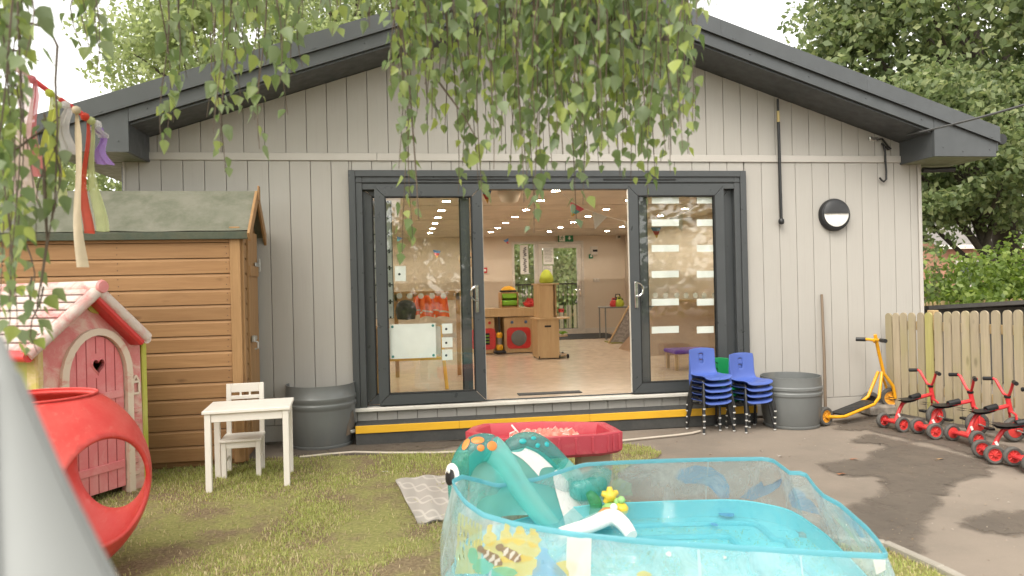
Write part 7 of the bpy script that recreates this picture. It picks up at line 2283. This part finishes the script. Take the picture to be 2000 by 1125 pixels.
n = len(gx_)
hgt = rn.uniform(.009, .024, n)*(1+.7*np.clip(dn_-.5, 0, 1)+1.0*gb2)*np.where(rn.uniform(0, 1, n) < .01, 2.2, 1)
an = rn.uniform(0, 6.28, n); ln_ = rn.uniform(.1, 1.3, n)
dx, dy = np.cos(an), np.sin(an)
B0 = np.stack([gx_, gy_, np.full(n, .002)], 1)
sd_ = np.stack([-dy, dx, np.zeros(n)], 1)*rn.uniform(.0014, .0028, n)[:, None]
midp = B0+np.stack([dx*hgt*ln_*.3, dy*hgt*ln_*.3, hgt*.6], 1)
tip = B0+np.stack([dx*hgt*ln_, dy*hgt*ln_, hgt*(1.05-.3*ln_)], 1)
V = np.stack([B0-sd_, B0+sd_, midp+sd_*.8, midp-sd_*.8, tip], 1).reshape(-1, 3)
k5 = (np.arange(n)*5)[:, None]
F4 = np.concatenate([k5+np.array([[0, 1, 2]]), k5+np.array([[0, 2, 3]]), k5+np.array([[3, 2, 4]])])
straw = rn.uniform(0, 1, n) < np.clip(.50-.6*(dn_-.3)-.9*gb2, .05, .7)
M_grass = leafmat('grass_blade', [(0, (.29, .34, .10)), (.5, (.39, .42, .14)), (1, (.52, .50, .22))], trans=.35, rough=.6, spec=.2)
M_straw = leafmat('straw_blade', [(0, (.38, .30, .17)), (.5, (.50, .41, .25)), (1, (.60, .51, .33))], trans=.25, rough=.8, spec=.1)
me = fast('grass', V, F4, M_grass); me.materials.append(M_straw)
me.polygons.foreach_set('material_index', np.tile(straw.astype(np.int32), 3))
tag(link('grass', me), 'short patchy grass with straw and bare spots', kind='stuff')

# fine litter over the tarmac: chips, seeds and bits of leaf nobody could count
k_ = 900
lx_ = rn.uniform(1.8, 6.0, k_); ly_ = rn.uniform(-4.5, -.3, k_)
okk = ~inlawn(lx_, ly_)
lx_, ly_ = lx_[okk], ly_[okk]; k_ = len(lx_)
sz_ = rn.uniform(.003, .010, k_)*np.where(rn.uniform(0, 1, k_) < .05, 1.8, 1); a_0 = rn.uniform(0, 6.28, k_)
c0, s0 = np.cos(a_0)*sz_, np.sin(a_0)*sz_
Zb = np.full(k_, .005)
V = np.stack([np.stack([lx_-c0, ly_-s0, Zb], 1), np.stack([lx_+s0*.5, ly_-c0*.5, Zb+sz_*.4], 1), np.stack([lx_+c0, ly_+s0, Zb+.001], 1), np.stack([lx_-s0*.5, ly_+c0*.5, Zb+sz_*.3], 1)], 1).reshape(-1, 3)
F = (np.arange(k_)*4)[:, None]+np.array([[0, 1, 2, 3]])
M_chip = leafmat('litter_chip', [(0, (.38, .33, .27)), (.5, (.30, .20, .10)), (.8, (.14, .10, .07)), (1, (.5, .46, .40))], trans=.1, rough=.8)
tag(link('litter', fast('litter', V, F, M_chip)), 'seeds, chips and leaf bits scattered over the tarmac', kind='stuff')
